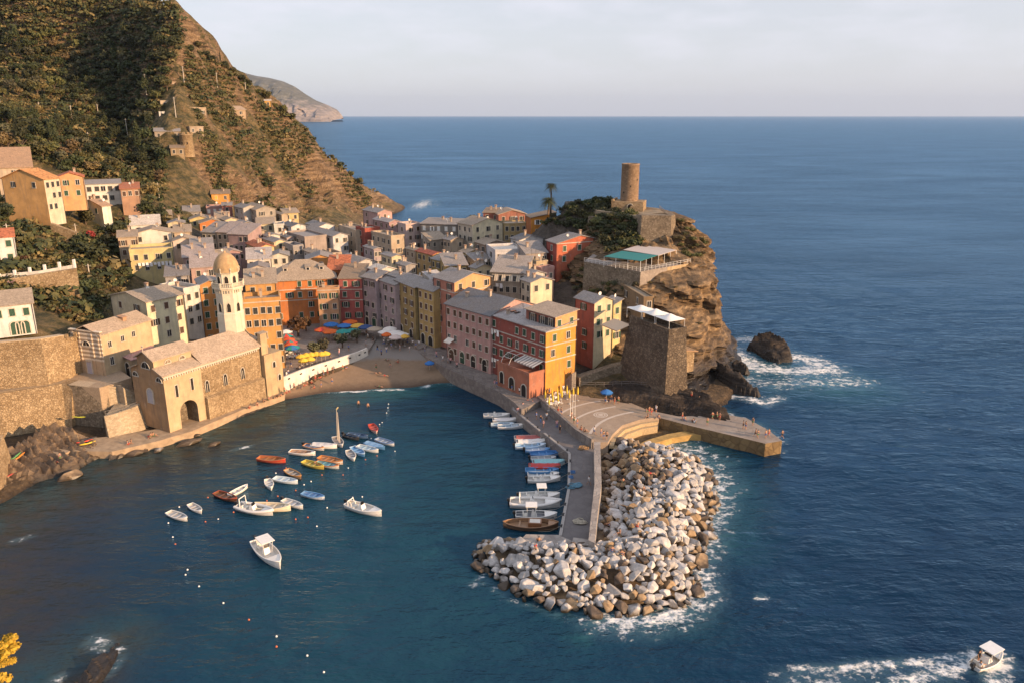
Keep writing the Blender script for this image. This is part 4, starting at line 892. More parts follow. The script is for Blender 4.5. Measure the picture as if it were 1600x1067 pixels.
# --- small houses packed between the others
for lb_, px, py, Y, wl, wr, c, rf, rt, sh_ in [
 ('small white house under the dark tree left of the upper village', 244, 341, 262, -6, 24, WHITE, TAN, 'sr', 'k'), ('little cream house below the dark tree left of the upper village', 262, 350, 252, -6, 26, CREAM, GREY, 'gr', 'k'), ('tan house just right of the white gabled laundry neighbour', 272, 364, 243, -6, 26, BEI, TAN, 'sr', 'b'),
 ('grey house below the two rubble houses of the upper village', 286, 332, 308, -6, 26, GRY, GREY, 'sr', 'k'), ('pinkish house right of the yellow gable in the upper village', 336, 342, 292, -6, 22, PINK, TAN, 'sr', 'k'), ('cream house above the beige part of the terrace row', 352, 345, 283, 8, 20, CREAM, TAN, 'gr', 'k'), ('grey roofed house above the mauve part of the terrace row', 374, 352, 272, 10, 24, GREI, GREY, 'gr', 'k'),
 ('beige house between the mauve row and the cream two windowed house', 392, 363, 262, 10, 22, BEI, TAN, 'gr', 'b'), ('white house behind the small red tiled roof', 418, 370, 260, 8, 20, WHITE, GREY, 'gr', 'k'), ('lilac house left of the brownish roof terrace house', 448, 372, 262, 12, 12, LILAC, SLATE, 'gr', 'k'), ('flat grey house in front of the brownish roof terrace house', 458, 388, 246, 14, 16, GRY, GREY, 'flat', 'k'),
 ('white walled house below the big white gabled house', 488, 396, 241, 14, 18, (.66,.64,.62), TAN, 'gr', 'k'), ('tan house with a small terrace below the big white gable', 520, 400, 238, 16, 14, BEI, TAN, 'flat', 'k'), ('mauve house in front of the mauve terrace row', 352, 396, 238, 10, 24, LAV, (0.36, 0.30, 0.28), 'gr', 'k'), ('dusty pink house behind the dome of the bell tower', 336, 404, 222, 8, 26, PINK, TAN, 'sr', 'k'),
 ('lilac house in front of the narrow red house', 584, 390, 240, 16, 12, LILAC, GREY, 'gr', 'k'), ('cream house below the stepped beige house', 612, 402, 228, 16, 16, CREAM, GREY, 'gr', 'k'), ('grey house above the lilac quay attics', 634, 416, 217, 14, 16, GRY, GREY, 'gr', 'k'), ('tan house left of the big red tiled roof', 648, 392, 243, 14, 14, BEI, TAN, 'gr', 'b'), ('pale house in front of the wide grey tan house', 672, 376, 254, 12, 26, GREI, TAN, 'sr', 'k'),
 ('beige house left of the tall cream house with the sunlit gable', 704, 376, 248, 12, 20, BEI, GREY, 'gr', 'k'), ('ochre house in front of the tall cream house', 730, 396, 232, 12, 20, YEL, TAN, 'gr', 'b'), ('grey lean roofed house above the mustard houses', 742, 408, 218, 12, 24, GREI, GREY, 'sr', 'k'), ('cream house behind the beige house with awnings', 744, 420, 206, 10, 24, CREAM, GREY, 'gr', 'k'), ('white house below the white slate roofed one', 822, 410, 207, 10, 18, WHITE, GREY, 'gr', 'k'), ('pinkish house between the small cream gable and the coral house', 846, 424, 199, 8, 20, PINK, TAN, 'flat', 'k')]:
    H(lb_, px, py, Y, 36 if wl > 0 else 8, wl, wr, sc(c, rnd.uniform(.88, 1.06)), rf, rt, nl=(2, 2) if wl > 0 else None, nr=(2, 2), sh=sh_, slope=rnd.uniform(.24, .34), wsize=(.85, 1.3))
# aerials and dishes on the roofs
def aerial_mesh():
    b = MB(); b.tube([(0, 0, -.5), (0, 0, 2.2)], .03, 4)
    for k in range(5): b.tube([(-.35 + .03*k, 0, 1.5 + .14*k), (.35 - .03*k, 0, 1.5 + .14*k)], .016, 3)
    return b.mesh('aerial', IRON)
def dish_mesh():
    b = MB(); b.tube([(0, 0, -.6), (0, 0, .7)], .03, 4); n = 10; vs = [(.42*r_*math.cos(2*PI*k/n), -.12 - .14*r_*r_, .7 + .42*r_*math.sin(2*PI*k/n)) for r_ in (.05, .6, 1) for k in range(n)]
    b.add(vs, [(i*n+k, i*n+(k+1) % n, (i+1)*n+(k+1) % n, (i+1)*n+k) for i in range(2) for k in range(n)]); return b.mesh('satellite_dish', WHITE_PAINT)
AER, DISH = aerial_mesh(), dish_mesh()
for h_ in HOUSES:
    lr, ll, hh = h_['dims']; rf = next(c for c in h_.children if c.name.startswith('roof'))
    for me_, pr in ((AER, .6), (DISH, .35)):
        if rnd.random() < pr: o = link_mesh(me_.name, me_, rf); o.location = (lr*rnd.uniform(.2, .8), ll*rnd.uniform(.2, .8), hh + 1.0); o.rotation_euler = (0, 0, rnd.uniform(-.8, .4))
# --- particular parts of the big houses
def room_block(root, x0, x1, y0, y1, z0, z1, wall, wall2, roofc, slope=0.12, name='attic'):
    b = MB(); b.add([(x0,y0,z0),(x1,y0,z0),(x1,y0,z1),(x0,y0,z1)], [(0,1,2,3)], 1); b.add([(x0,y0,z0),(x0,y1,z0),(x0,y1,z1),(x0,y0,z1)], [(3,2,1,0)], 0)
    b.add([(x1,y0,z0),(x1,y1,z0),(x1,y1,z1+(x1-x0)*slope),(x1,y0,z1+(x1-x0)*slope)], [(0,1,2,3)], 1); b.add([(x0,y1,z0),(x1,y1,z0),(x1,y1,z1+(x1-x0)*slope),(x0,y1,z1)], [(3,2,1,0)], 0)
    b.add([(x0,y0,z1),(x1,y0,z1),(x1,y0,z1+(x1-x0)*slope)], [(0,1,2)], 1)
    o = b.build(name, [plaster(wall), plaster(wall2)], root)
    e = z1 + .02; t = .16; q = MB(); k = .4
    top = [(x0-k,y0-k,e-k*slope),(x1+k,y0-k,e+(x1-x0+k)*slope),(x1+k,y1+k,e+(x1-x0+k)*slope),(x0-k,y1+k,e-k*slope)]
    q.add([(a_,b_,c_+t) for a_,b_,c_ in top]+top, [(0,1,2,3),(7,6,5,4),(0,4,5,1),(1,5,6,2),(2,6,7,3),(3,7,4,0)]); q.build('attic_roof', slate(roofc), o)
    return o
lr, ll, hh = h_end['dims']
att = room_block(h_end, 2.6, lr + .05, -.03, ll*.50, hh - .3, hh + 2.7, (0.36, 0.13, 0.09), (0.72, 0.44, 0.20), (0.42, 0.33, 0.25), 0.10)
for u in (1.5, 4.0, 7.2):
    o = link_mesh('window', win_mesh(1.1, 1.7), h_end); o.location = (2.598, u, hh + 1.3); o.rotation_euler = (0, 0, -PI/2); add_shutters(o, 'o', 'k', 1.1, 1.7)
for u in (lr*.42, lr*.82):
    o = link_mesh('window', win_mesh(.95, 1.3), h_end); o.location = (u, -.035, hh + 1.3); add_shutters(o, 'c', 'g', .95, 1.3)
q = MB()
for y0 in (ll*.72, ll*.80): q.box(3.2, 4.6, y0, y0 + .75, hh + .72, hh + .90)
q.build('skylight', GLASS, h_end)
# ground floor terrace of the end house
q = MB(); ex, el, eh = 4.2, ll*.58, 6.0
q.box(-ex, -.02, 0.3, el, 0, eh); q.box(-ex-.12, -.02, .18, .45, eh, eh+.7); q.box(-ex-.12, -ex+.15, .45, el, eh, eh+.7); q.box(-ex-.12, -.02, el-.15, el+.12, eh, eh+.7)
ter = q.build('terrace', [plaster((0.50, 0.20, 0.12))], h_end)
def arch_panel(w, h, n=10, t=0.08):
    pts = [(-w/2, 0), (w/2, 0)] + [(w/2*math.cos(PI*k/n), h - w/2 + w/2*math.sin(PI*k/n)) for k in range(n + 1)]
    b = MB(); m_ = len(pts); vs = [(x, -t, z) for x, z in pts] + [(x, t, z) for x, z in pts]
    b.add(vs, [tuple(range(m_)), tuple(range(2*m_-1, m_-1, -1))] + [(i, m_+i, m_+(i+1) % m_, (i+1) % m_) for i in range(m_)]); return b
def arch_door(root, side, u, z, w, h, mat, name='door', x=0.0):
    b = arch_panel(w, h); o = b.build(name, mat, root)
    f = MB(); n = 10; ro, ri = w/2 + .2, w/2
    P = [(ro*math.cos(PI*k/n), h - w/2 + ro*math.sin(PI*k/n)) for k in range(n + 1)]; Q = [(ri*math.cos(PI*k/n), h - w/2 + ri*math.sin(PI*k/n)) for k in range(n + 1)]
    P = [(ro, 0)] + P + [(-ro, 0)]; Q = [(ri, 0)] + Q + [(-ri, 0)]
    for i in range(len(P) - 1):
        vs = [(*P[i], ), (*P[i+1], ), (*Q[i+1], ), (*Q[i], )]
        f.add([(a_, -.14, c_) for a_, c_ in vs] + [(a_, .05, c_) for a_, c_ in vs], [(0,1,2,3),(7,6,5,4),(0,4,5,1),(2,6,7,3)])
    f.build('door_surround', STONE_TRIM, o)
    if side == 'r': o.location = (u, x, z)
    else: o.location = (x, u, z); o.rotation_euler = (0, 0, -PI/2)
    return o
for u in (el*.55, el*.86): arch_door(h_end, 'l', u, 1.6 if u < el*.7 else 2.0, 1.7 if u < el*.7 else 1.2, 2.6, DARKHOLE, x=-ex)
arch_door(h_end, 'l', 2.0, 1.0, 1.5, 2.7, DARKHOLE, x=-ex)
# an awning over the terrace
def awning(root, side, u0, u1, z, d, drop, c1, c2, x=0.0, name='awning'):
    b = MB(); n = max(4, int((u1 - u0) / .45)); 
    for i in range(n):
        a_ = u0 + (u1 - u0)*i/n; c_ = u0 + (u1 - u0)*(i + 1)/n
        if side == 'l': vs = [(x-.02, a_, z), (x-.02, c_, z), (x-d, c_, z-drop), (x-d, a_, z-drop), (x-d, c_, z-drop-.25), (x-d, a_, z-drop-.25)]
        else: vs = [(a_, x-.02, z), (c_, x-.02, z), (c_, x-d, z-drop), (a_, x-d, z-drop), (c_, x-d, z-drop-.25), (a_, x-d, z-drop-.25)]
        b.add(vs + [(p[0], p[1], p[2]-.03) for p in vs], [(0, 1, 2, 3), (3, 2, 4, 5), (9, 8, 7, 6)], i % 2)
    return b.build(name, [simple('awning_cloth', c1, .8, .05), simple('awning_cloth', c2, .8, .05)], root)
awning(h_end, 'l', .6, el*.62, eh + 2.3, 2.9, 0.7, (0.62, 0.60, 0.56), (0.26, 0.24, 0.23))
q = MB()
for u in (el*.66, el*.9): q.tube([(-.1, u, eh+2.6), (-2.0, u, eh+2.5), (-3.4, u, eh+1.9), (-ex+.1, u, eh+.6)], .05, 5)
q.tube([(-2.0, el*.66, eh+2.5), (-2.0, el*.9, eh+2.5)], .05, 5); q.tube([(-3.4, el*.66, eh+1.9), (-3.4, el*.9, eh+1.9)], .05, 5); q.build('awning_frame', WHITE_PAINT, h_end)
# shop fronts along the quay
def quay_front(root, n, seed):
    lr, ll, hh = root['dims']; r_ = random.Random(seed)
    for i in range(n):
        u = ll*(i + .5)/n
        arch_door(root, 'l', u, 0.3, r_.choice([1.3, 1.6, 1.9]), r_.choice([2.5, 2.8]), r_.choice([DARKHOLE, SHUT['b'], SHUT['g'], DARKHOLE]), x=-.03)
for k, nm in enumerate(HOUSES):
    L = nm['label']
    if 'quay' in L and 'end house' not in L or 'piazza, next' in L: quay_front(nm, 4 if 'pink' in L else 2, k)
lp, lpl, lph = h_pink['dims']; awning(h_pink, 'l', lpl*.80, lpl*.95, 5.6, 1.5, .7, (0.72, 0.68, 0.6), (0.72, 0.68, 0.6))
# dormers and chimney pots on the orange palazzo
lr, ll, hh = h_orange['dims']
for u in (.22, .58, .80):
    q = MB(); x = lr*u; y0 = ll*.20; z = hh + y0*.62
    q.box(x-.6, x+.6, y0-.1, y0+1.6, z-.4, z+1.0, 0); q.box(x-.35, x+.35, y0-.16, y0-.1, z+.2, z+.85, 1)
    q.add([(x-.85, y0-.3, z+1.0), (x+.85, y0-.3, z+1.0), (x+.85, y0+2.2, z+1.45), (x-.85, y0+2.2, z+1.45), (x-.85, y0-.3, z+1.13), (x+.85, y0-.3, z+1.13), (x+.85, y0+2.2, z+1.58), (x-.85, y0+2.2, z+1.58)], [(4,5,6,7),(3,2,1,0),(0,1,5,4),(1,2,6,5),(3,0,4,7)], 2)
    q.build('dormer', [plaster(WHITE), GLASS, slate(TAN)], h_orange)
# striped drop awnings on the beige house
lr, ll, hh = h_awn['dims']
for i in range(4): awning(h_awn, 'r', lr*(.1 + .22*i), lr*(.22 + .22*i), hh - .6, .9, 1.4, (0.66, 0.56, 0.40), (0.40, 0.34, 0.28))
lr, ll, hh = h_wallhouse['dims']
for u in (.62, .72, .82): arch_door(h_wallhouse, 'r', lr*u, 0.3, 1.3, 2.6, SHUT['g'], x=-.02)
# ------------------------------------------------------------------ church, bell tower, chapel
RUB = stone('honey_rubble', (0.22, 0.15, 0.08), (0.38, 0.27, 0.15), (0.52, 0.40, 0.25), 3.0)
RUBD = stone('grey_rubble', (0.13, 0.10, 0.07), (0.25, 0.20, 0.14), (0.38, 0.31, 0.22), 2.8)
ASH = stone('brown_ashlar', (0.20, 0.13, 0.075), (0.30, 0.20, 0.115), (0.40, 0.28, 0.17), 1.6, 0.5, 2.2)
CONC = stone('pale_block_masonry', (0.30, 0.24, 0.16), (0.42, 0.34, 0.24), (0.52, 0.44, 0.32), 2.2, 0.4, 1.6, .25)
CHPL = plaster((0.60, 0.46, 0.28)); CHFA = plaster((0.44, 0.28, 0.15), 1.2)
def frame_at(px, py, z, a): 
    p = at_z(px, py, z); return p, R(a)
def strip_wall(b, P, z0, z1, th, m=0): pass

p0, ca = frame_at(266, 676, 1.4, 59.0)
ch = empty('church', p0, ca, 'long medieval stone church with a clay coloured roof standing at the water', 'church')
dR = (math.cos(ca), math.sin(ca)); CL = length_to(Vector((p0.x, p0.y, 1.4)), dR, 412); E_ = 11.6; XS = CL * 0.36
b = MB(); YM, YC, YW = 4.9, 2.4, 9.8; AP = 15.6; CE = 14.2; AR = 12.7
b.add([(0,0,0),(0,YW,0),(0,YW,E_),(0,2*YM-YC,AR),(0,2*YM-YC,CE),(0,YM,AP),(0,YC,CE),(0,YC,AR),(0,0,E_)], [tuple(range(8,-1,-1))], 1)
b.add([(CL,0,0),(CL,YW,0),(CL,YW,E_),(CL,YM,AP),(CL,0,E_)], [(0,1,2,3,4)], 0)
b.add([(0,YW,0),(CL,YW,0),(CL,YW,E_),(0,YW,E_)], [(3,2,1,0)], 0)
b.add([(0,YC,AR-.2),(XS,YC,AR-.2),(XS,YC,CE),(0,YC,CE)], [(0,1,2,3)], 2); b.add([(XS,YC,AR-.2),(XS,2*YM-YC,AR-.2),(XS,2*YM-YC,CE),(XS,YM,AP),(XS,YC,CE)], [(0,1,2,3,4)], 2)
# long wall with the arch cut out of it
ax0, ax1, ah = XS*.32, XS*.80, 5.2; n = 10; rad_ = (ax1-ax0)/2; acx = (ax0+ax1)/2
arc = [(acx + rad_*math.cos(PI*k/n), 0, ah - rad_ + rad_*math.sin(PI*k/n)) for k in range(n+1)]
b.add([(ax1,0,0),(XS,0,0),(XS,0,E_),(0,0,E_),(0,0,0),(ax0,0,0)] + arc[::-1], [tuple(range(6 + n + 1))], 2)
b.add([(XS,0,0),(CL,0,0),(CL,0,E_),(XS,0,E_)], [(0,1,2,3)], 0)
b.build('wall', [RUB, CHFA, CHPL], ch)
v = MB(); ring = [(ax1,0,0)] + arc + [(ax0,0,0)]
v.add([p for p in ring] + [(x, 3.2, z) for x, y, z in ring], [(i, i+1, len(ring)+i+1, len(ring)+i) for i in range(len(ring)-1)] + [tuple(range(len(ring), 2*len(ring)))], 0)
v.build('arched_passage', RUBD, ch)
q = MB(); t = .2
def slab(q, P4, t=.2):
    q.add([(x, y, z + t) for x, y, z in P4] + list(P4), [(0,1,2,3),(7,6,5,4),(0,4,5,1),(1,5,6,2),(2,6,7,3),(3,7,4,0)])
o = .45
slab(q, [(-o,-o,E_-.15),(XS+.1,-o,E_-.15),(XS+.1,YC,AR-.1),(-o,YC,AR-.1)]); slab(q, [(-o,2*YM-YC,AR-.1),(XS+.1,2*YM-YC,AR-.1),(XS+.1,YW+o,E_-.15),(-o,YW+o,E_-.15)])
slab(q, [(-o,YC-o,CE-.15),(XS+.3,YC-o,CE-.15),(XS+.3,YM,AP),(-o,YM,AP)]); slab(q, [(-o,YM,AP),(XS+.3,YM,AP),(XS+.3,2*YM-YC+o,CE-.15),(-o,2*YM-YC+o,CE-.15)])
slab(q, [(XS+.1,-o,E_-.14),(CL+o,-o,E_-.14),(CL+o,YM,AP-.9),(XS+.1,YM,AP-.9)]); slab(q, [(XS+.1,YM,AP-.9),(CL+o,YM,AP-.9),(CL+o,YW+o,E_-.14),(XS+.1,YW+o,E_-.14)])
q.build('roof', slate((0.46, 0.36, 0.27)), ch)
q = MB(); q.box(-.1, CL, -.22, -.003, E_-.55, E_-.25)
for k in range(int(CL/.55)): q.box(k*.55+.1, k*.55+.36, -.22, -.003, E_-.95, E_-.55)
q.build('cornice', STONE_TRIM, ch)
q = MB(); q.prism([(XS*1.02, -.9), (CL, -.9), (CL, -.003), (XS*1.02, -.003)], 0, [4.4, 4.4, 4.75, 4.75]); q.build('plinth', RUB, ch)
for k, u in enumerate((XS*1.12, XS*1.12 + (CL-XS)*.30, XS*1.12 + (CL-XS)*.60)):
    o_ = arch_panel(.7, 2.3).build('window', DARKHOLE, ch); o_.location = (u, -.02, 5.5 + .1*k)
    f = MB(); f.box(-.05, .05, -.12, .02, 0, 1.8); f.tube([(-.46, -.1, 0), (-.46, -.1, 1.95), (-.3, -.1, 2.35), (0, -.1, 2.5), (.3, -.1, 2.35), (.46, -.1, 1.95), (.46, -.1, 0)], .09, 5); f.build('window_frame', STONE_TRIM, o_)
for u, z in ((XS*.30, 6.6), (XS*.72, 7.0)):
    o_ = MB().box(-.28, .28, -.04, .05, 0, 2.4).build('window', DARKHOLE, ch); o_.location = (u, -.002, z)
    MB().box(-.42, -.28, -.1, .03, -.12, 2.5).box(.28, .42, -.1, .03, -.12, 2.5).box(-.28, .28, -.1, .03, 2.4, 2.55).build('window_frame', STONE_TRIM, o_)
def lunette(parent, u, z, r, side, x, mat=DARKHOLE):
    b = MB(); n = 12; P = [(r*math.cos(PI*k/n), r*math.sin(PI*k/n)) for k in range(n+1)]
    m_ = len(P); b.add([(a_, -.05, c_) for a_, c_ in P] + [(a_, .05, c_) for a_, c_ in P], [tuple(range(m_))[::-1]] + [(i, i+1, m_+i+1, m_+i) for i in range(m_-1)])
    o_ = b.build('window', mat, parent); b = MB(); b.tube([(1.12*a_, -.08, 1.12*c_) for a_, c_ in P], .10, 5); b.box(-r*1.2, r*1.2, -.14, .03, -.14, 0); b.box(-.04, .04, -.09, -.04, 0, r*.95); b.build('window_frame', STONE_TRIM, o_)
    if side == 'l': o_.location = (x, u, z); o_.rotation_euler = (0, 0, -PI/2)
    else: o_.location = (u, x, z)
lunette(ch, YM, 12.3, 1.15, 'l', -.002); lunette(ch, 1.25, 10.2, .8, 'l', -.002); lunette(ch, 8.5, 10.2, .8, 'l', -.002)
for u in (XS*.36, XS*.74): lunette(ch, u, AR + .25, .62, 'r', YC - .002, RUBD)
q = arch_door(ch, 'l', YM - .3, 5.2, 1.7, 3.0, simple('grey_blue_door', (0.34, 0.36, 0.42), .6), x=-.02)
MB().box(-.05, .05, -.05, .05, 0, 1.2).box(-.05, .05, -.35, .35, .75, .86).build('roof_cross', STONE_TRIM, ch).location = (-.2, YM, AP + .15)
# the lower block at the east end
sb = empty('sacristy', (p0.x + dR[0]*(CL + .1), p0.y + dR[1]*(CL + .1), 1.4), ca, 'tall tan sacristy block joined to the seaward end of the church', 'sacristy')
q = MB(); q.box(.15, 5.0, -1.0, 7.5, 0, 9.2); q.box(.1, 5.1, -1.06, 7.6, 9.2, 9.5); q.box(.15, 1.2, .5, 6, 9.5, 12.6); q.box(.15, 1.9, -.4, .5, 9.5, 14.0, 0); q.build('wall', plaster((0.56, 0.42, 0.25), 1.3), sb)
q = MB(); slab(q, [(0, 1.0, 12.6), (1.4, 1.0, 12.6), (1.4, 6.1, 13.4), (0, 6.1, 13.4)], .15); slab(q, [(0, -.55, 14.0), (2.05, -.55, 14.0), (2.05, .65, 14.2), (0, .65, 14.2)], .15); q.build('roof', slate(TAN), sb)
for u, z in ((2.6, 6.2), (3.8, 3.0)): arch_door(sb, 'r', u, z, .7, 1.3, DARKHOLE, 'window', x=-1.03)
# bell tower
tp = Vector((p0.x - dR[1]*6.6, p0.y + dR[0]*6.6, 22)); s_ = length_to(tp, dR, 359); tp = Vector((tp.x + dR[0]*s_, tp.y + dR[1]*s_, 0))
def ztw(py): return at_y(359, py, tp.y).z
bt = empty('bell_tower', (tp.x, tp.y, 0), ca + PI/8, 'white octagonal bell tower with a brown dome rising from the church roof', 'bell tower')
TWH = plaster((0.80, 0.72, 0.56)); ro = 2.75; zb_, zg, zd, zt = 8.0, ztw(446), ztw(424), ztw(393)
q = MB(); q.lathe([(ro+.12, zb_), (ro+.12, ztw(487)), (ro, ztw(486)), (ro, zg-.7)], 8, smooth=False); q.build('wall', TWH, bt)
q = MB(); q.lathe([(ro, zg-.7), (ro+.25, zg-.65), (ro+.3, zg-.35), (ro+.62, zg-.3), (ro+.62, zg), (0.02, zg)], 8, smooth=False)
for k in range(32):
    a_ = 2*PI*k/32; q.box(-.08, .08, -.08, .08, zg-1.25, zg-.68, M=Matrix.Translation((math.cos(a_)*(ro+.02), math.sin(a_)*(ro+.02), 0)) @ Matrix.Rotation(a_, 4, 'Z'))
q.build('gallery', TWH, bt)
q = MB(); rg = ro + .5
for k in range(8):
    a0, a1 = 2*PI*k/8, 2*PI*(k+1)/8; A_, B_ = Vector((rg*math.cos(a0), rg*math.sin(a0), zg)), Vector((rg*math.cos(a1), rg*math.sin(a1), zg))
    q.box(-.14, .14, -.14, .14, zg, zg+1.0, M=Matrix.Translation((A_.x, A_.y, 0)) @ Matrix.Rotation(a0, 4, 'Z'))
    for j in range(1, 7): p_ = A_.lerp(B_, j/7); q.lathe([(.06, zg), (.10, zg+.3), (.05, zg+.6), (.08, zg+.8)], 6, (p_.x, p_.y))
    q.tube([A_ + Vector((0, 0, .86)), B_ + Vector((0, 0, .86))], .09, 4)
q.build('balustrade', TWH, bt)
q = MB(); rb = 2.3; q.lathe([(rb, zg), (rb, zd-.25), (rb+.3, zd-.2), (rb+.35, zd), (0.02, zd)], 8, smooth=False); q.build('belfry', TWH, bt)
q = MB(); q.lathe([(2.6*math.cos(k*PI/2/12), zd + (zt-zd-.3)*math.sin(k*PI/2/12)**0.92) for k in range(13)][:-1] + [(0.18, zt-.3), (.22, zt), (.02, zt+.1)], 24); q.build('dome', simple('ochre_dome_plaster', (0.40, 0.27, 0.14), .85, .22, scale=1.2, bstr=.2), bt)
q = MB()
for k in range(8):
    a_ = 2*PI*k/8; q.lathe([(.16, zd-.1), (.14, zd+.55), (.22, zd+.6), (.02, zd+1.05)], 6, (2.6*math.cos(a_), 2.6*math.sin(a_)))
q.build('pinnacles', TWH, bt)
for k in range(8):
    a_ = 2*PI*(k+.5)/8
    for r_, z_, w_, h_ in ((rb*math.cos(PI/8), zg+.55, .75, 1.7), (ro*math.cos(PI/8), ztw(484), .72, 1.9)):
        o_ = arch_panel(w_, h_, t=.05).build('window', DARKHOLE, bt); o_.location = (r_*math.cos(a_), r_*math.sin(a_), z_); o_.rotation_euler = (0, 0, a_ + PI/2)
        MB().tube([(-w_*.58, -.03, 0), (-w_*.58, -.03, h_*.8), (0, -.03, h_*1.08), (w_*.58, -.03, h_*.8), (w_*.58, -.03, 0)], .07, 5).build('window_frame', TWH, o_)

# striped chapel
pc = at_z(166, 588, 9.0); aC = R(70)
cp_ = empty('chapel', pc, aC, 'small chapel with a grey and white striped front beside the stone walls', 'chapel')
LC = length_to(pc, (math.cos(aC), math.sin(aC)), 243); WC = 7.8; HC = 8.6
m, t, bs = base_mat('striped_marble'); g = nd(t, 'ShaderNodeNewGeometry'); sp = nd(t, 'ShaderNodeSeparateXYZ'); t.links.new(g.outputs['Position'], sp.inputs['Vector'])
sf = mth(t, 'FRACT', mth(t, 'MULTIPLY', sp.outputs['Z'], 1.15)); low = maprange(t, sp.outputs['Z'], 12.0, 12.4)
nz = noise_f(t, world_coords(t), 1.2, 5, .7)
sfm = mth(t, 'MULTIPLY', maprange(t, sf, .44, .5), low)
col = mixc(t, sfm, mixc(t, nz, (0.66, 0.54, 0.40), (0.78, 0.68, 0.54)), mixc(t, nz, (0.30, 0.22, 0.15), (0.42, 0.33, 0.23)))
col = mixc(t, low, mixc(t, nz, (0.36, 0.24, 0.14), (0.56, 0.42, 0.28)), col)
t.links.new(col, bs.inputs['Base Color']); bs.inputs['Roughness'].default_value = .85; STRIPE = m
q = MB(); q.box(.02, LC, 0, WC, -3, HC); q.add([(LC,0,HC),(LC,WC,HC),(LC,WC/2,HC+1.7)], [(0,1,2)]); q.build('wall', plaster((0.62, 0.48, 0.30)), cp_)
q = MB(); q.box(-.12, .015, -.15, WC+.15, -3, HC+.5); q.box(-.3, .4, -.3, WC+.3, HC+.5, HC+.8); q.box(-.24, -.12, .4, .8, 0, HC+.3); q.box(-.24, -.12, WC-.8, WC-.4, 0, HC+.3); q.box(-.24, -.12, 2.1, 2.4, 0, HC+.3); q.box(-.24, -.12, WC-2.4, WC-2.1, 0, HC+.3)
fac = q.build('facade', STRIPE, cp_); lunette(cp_, WC/2, HC-2.4, .9, 'l', -.122)
o_ = MB().box(-.6, .6, -.04, .05, 0, 2.7).build('door', simple('lilac_grey_door', (0.40, 0.39, 0.46), .6), cp_); o_.location = (-.16, WC/2, 0); o_.rotation_euler = (0, 0, -PI/2)
MB().box(-.8, -.6, -.09, .03, 0, 2.9).box(.6, .8, -.09, .03, 0, 2.9).box(-.8, .8, -.12, .03, 2.9, 3.15).build('door_surround', STONE_TRIM, o_)
q = roof_mesh('gl', LC, WC, HC, .42, .3); q.build('roof', slate((0.46, 0.35, 0.25)), cp_)
q = MB(); q.box(-.45, .45, -.4, .9, -.5, .55); slab(q, [(-.6, -.6, .6), (.6, -.6, .6), (.6, 1.1, .9), (-.6, 1.1, .9)], .1); d_ = q.build('dormer', plaster((0.50, 0.30, 0.18)), cp_); d_.location = (LC*.62, WC*.28, HC + 1.0)
for u, z in ((.15, 6.3), (.15, 2.8), (.40, 6.6), (.62, 6.8)):
    o_ = link_mesh('window', win_mesh(.8, 1.1 if z > 5 else 1.6), cp_); o_.location = (LC*u, -.001, z)
# small link building between chapel and church
pl_ = at_y(205, 560, 152); lb = empty('link_house', (pl_.x, pl_.y, 4), R(59), 'low house filling the gap between chapel and church with an arched doorway', 'house')
MB().box(0, 7, 0, 5, 0, pl_.z - 4 - .5).build('wall', plaster((0.52, 0.40, 0.26)), lb); q = MB(); slab(q, [(-.3,-.3,pl_.z-4.4),(7.3,-.3,pl_.z-4.4),(7.3,5.3,pl_.z-3.6),(-.3,5.3,pl_.z-3.6)]); q.build('roof', slate(LAV), lb)
arch_door(lb, 'l', 1.6, 3.6, 1.2, 3.0, DARKHOLE, x=-.02)

# ------------------------------------------------------------------ stone walls on the left
def wall_thing(label, line, z0, z1, th, mat, batter=0.0, coping=None, cat='wall', name='retaining_wall', side=1):
    """thick masonry wall along a plan line; outer face on the right of the walking direction leans back by batter"""
    P = [Vector((x, y, 0)) for x, y in line]; n = len(P)
    za = z0 if isinstance(z0, (list, tuple)) else [z0]*n; zb_ = z1 if isinstance(z1, (list, tuple)) else [z1]*n
    nrm = []
    for i in range(n):
        d = (P[min(i+1, n-1)] - P[max(i-1, 0)]).normalized(); nrm.append(Vector((d.y, -d.x, 0)) * side)
    b = MB(); vs = []
    for i in range(n): vs += [P[i] + nrm[i]*batter + Vector((0,0,za[i])), P[i] + Vector((0,0,zb_[i])), P[i] - nrm[i]*th + Vector((0,0,zb_[i])), P[i] - nrm[i]*th + Vector((0,0,za[i]))]
    fs = []
    for i in range(n-1):
        for k in range(4): fs.append((4*i+k, 4*i+(k+1) % 4, 4*i+4+(k+1) % 4, 4*i+4+k))
    fs += [(3,2,1,0), (4*n-4, 4*n-3, 4*n-2, 4*n-1)]
    b.add(vs, fs)
    o = b.build(name, mat); bmesh_fix(o.data); tag(o, label, cat)
    if coping:
        c = MB(); vs = []
        for i in range(n): vs += [P[i] + nrm[i]*.12 + Vector((0,0,zb_[i]+.003)), P[i] + nrm[i]*.12 + Vector((0,0,zb_[i]+.18)), P[i] - nrm[i]*(th+.12) + Vector((0,0,zb_[i]+.18)), P[i] - nrm[i]*(th+.12) + Vector((0,0,zb_[i]+.003))]
        c.add(vs, fs); k = c.build('coping', coping, o); bmesh_fix(k.data)
    return o
def bmesh_fix(me):
    bm = bmesh.new(); bm.from_mesh(me); bmesh.ops.recalc_face_normals(bm, faces=bm.faces); bm.to_mesh(me); bm.free()
Wp = lambda px, py, z: tuple(at_z(px, py, z)[:2])
COP = simple('stone_coping', (0.42, 0.34, 0.24), .9, .2)
wall_thing('tall honey stone retaining wall carrying the white house with green doors', [(-125, 132), (-99, 140.5), Wp(76, 598, 9.5), (-89.5, 147.5)], 7, [18.4, 18.4, 18.4, 17.9], 1.2, RUB, 0.7, COP, side=1)
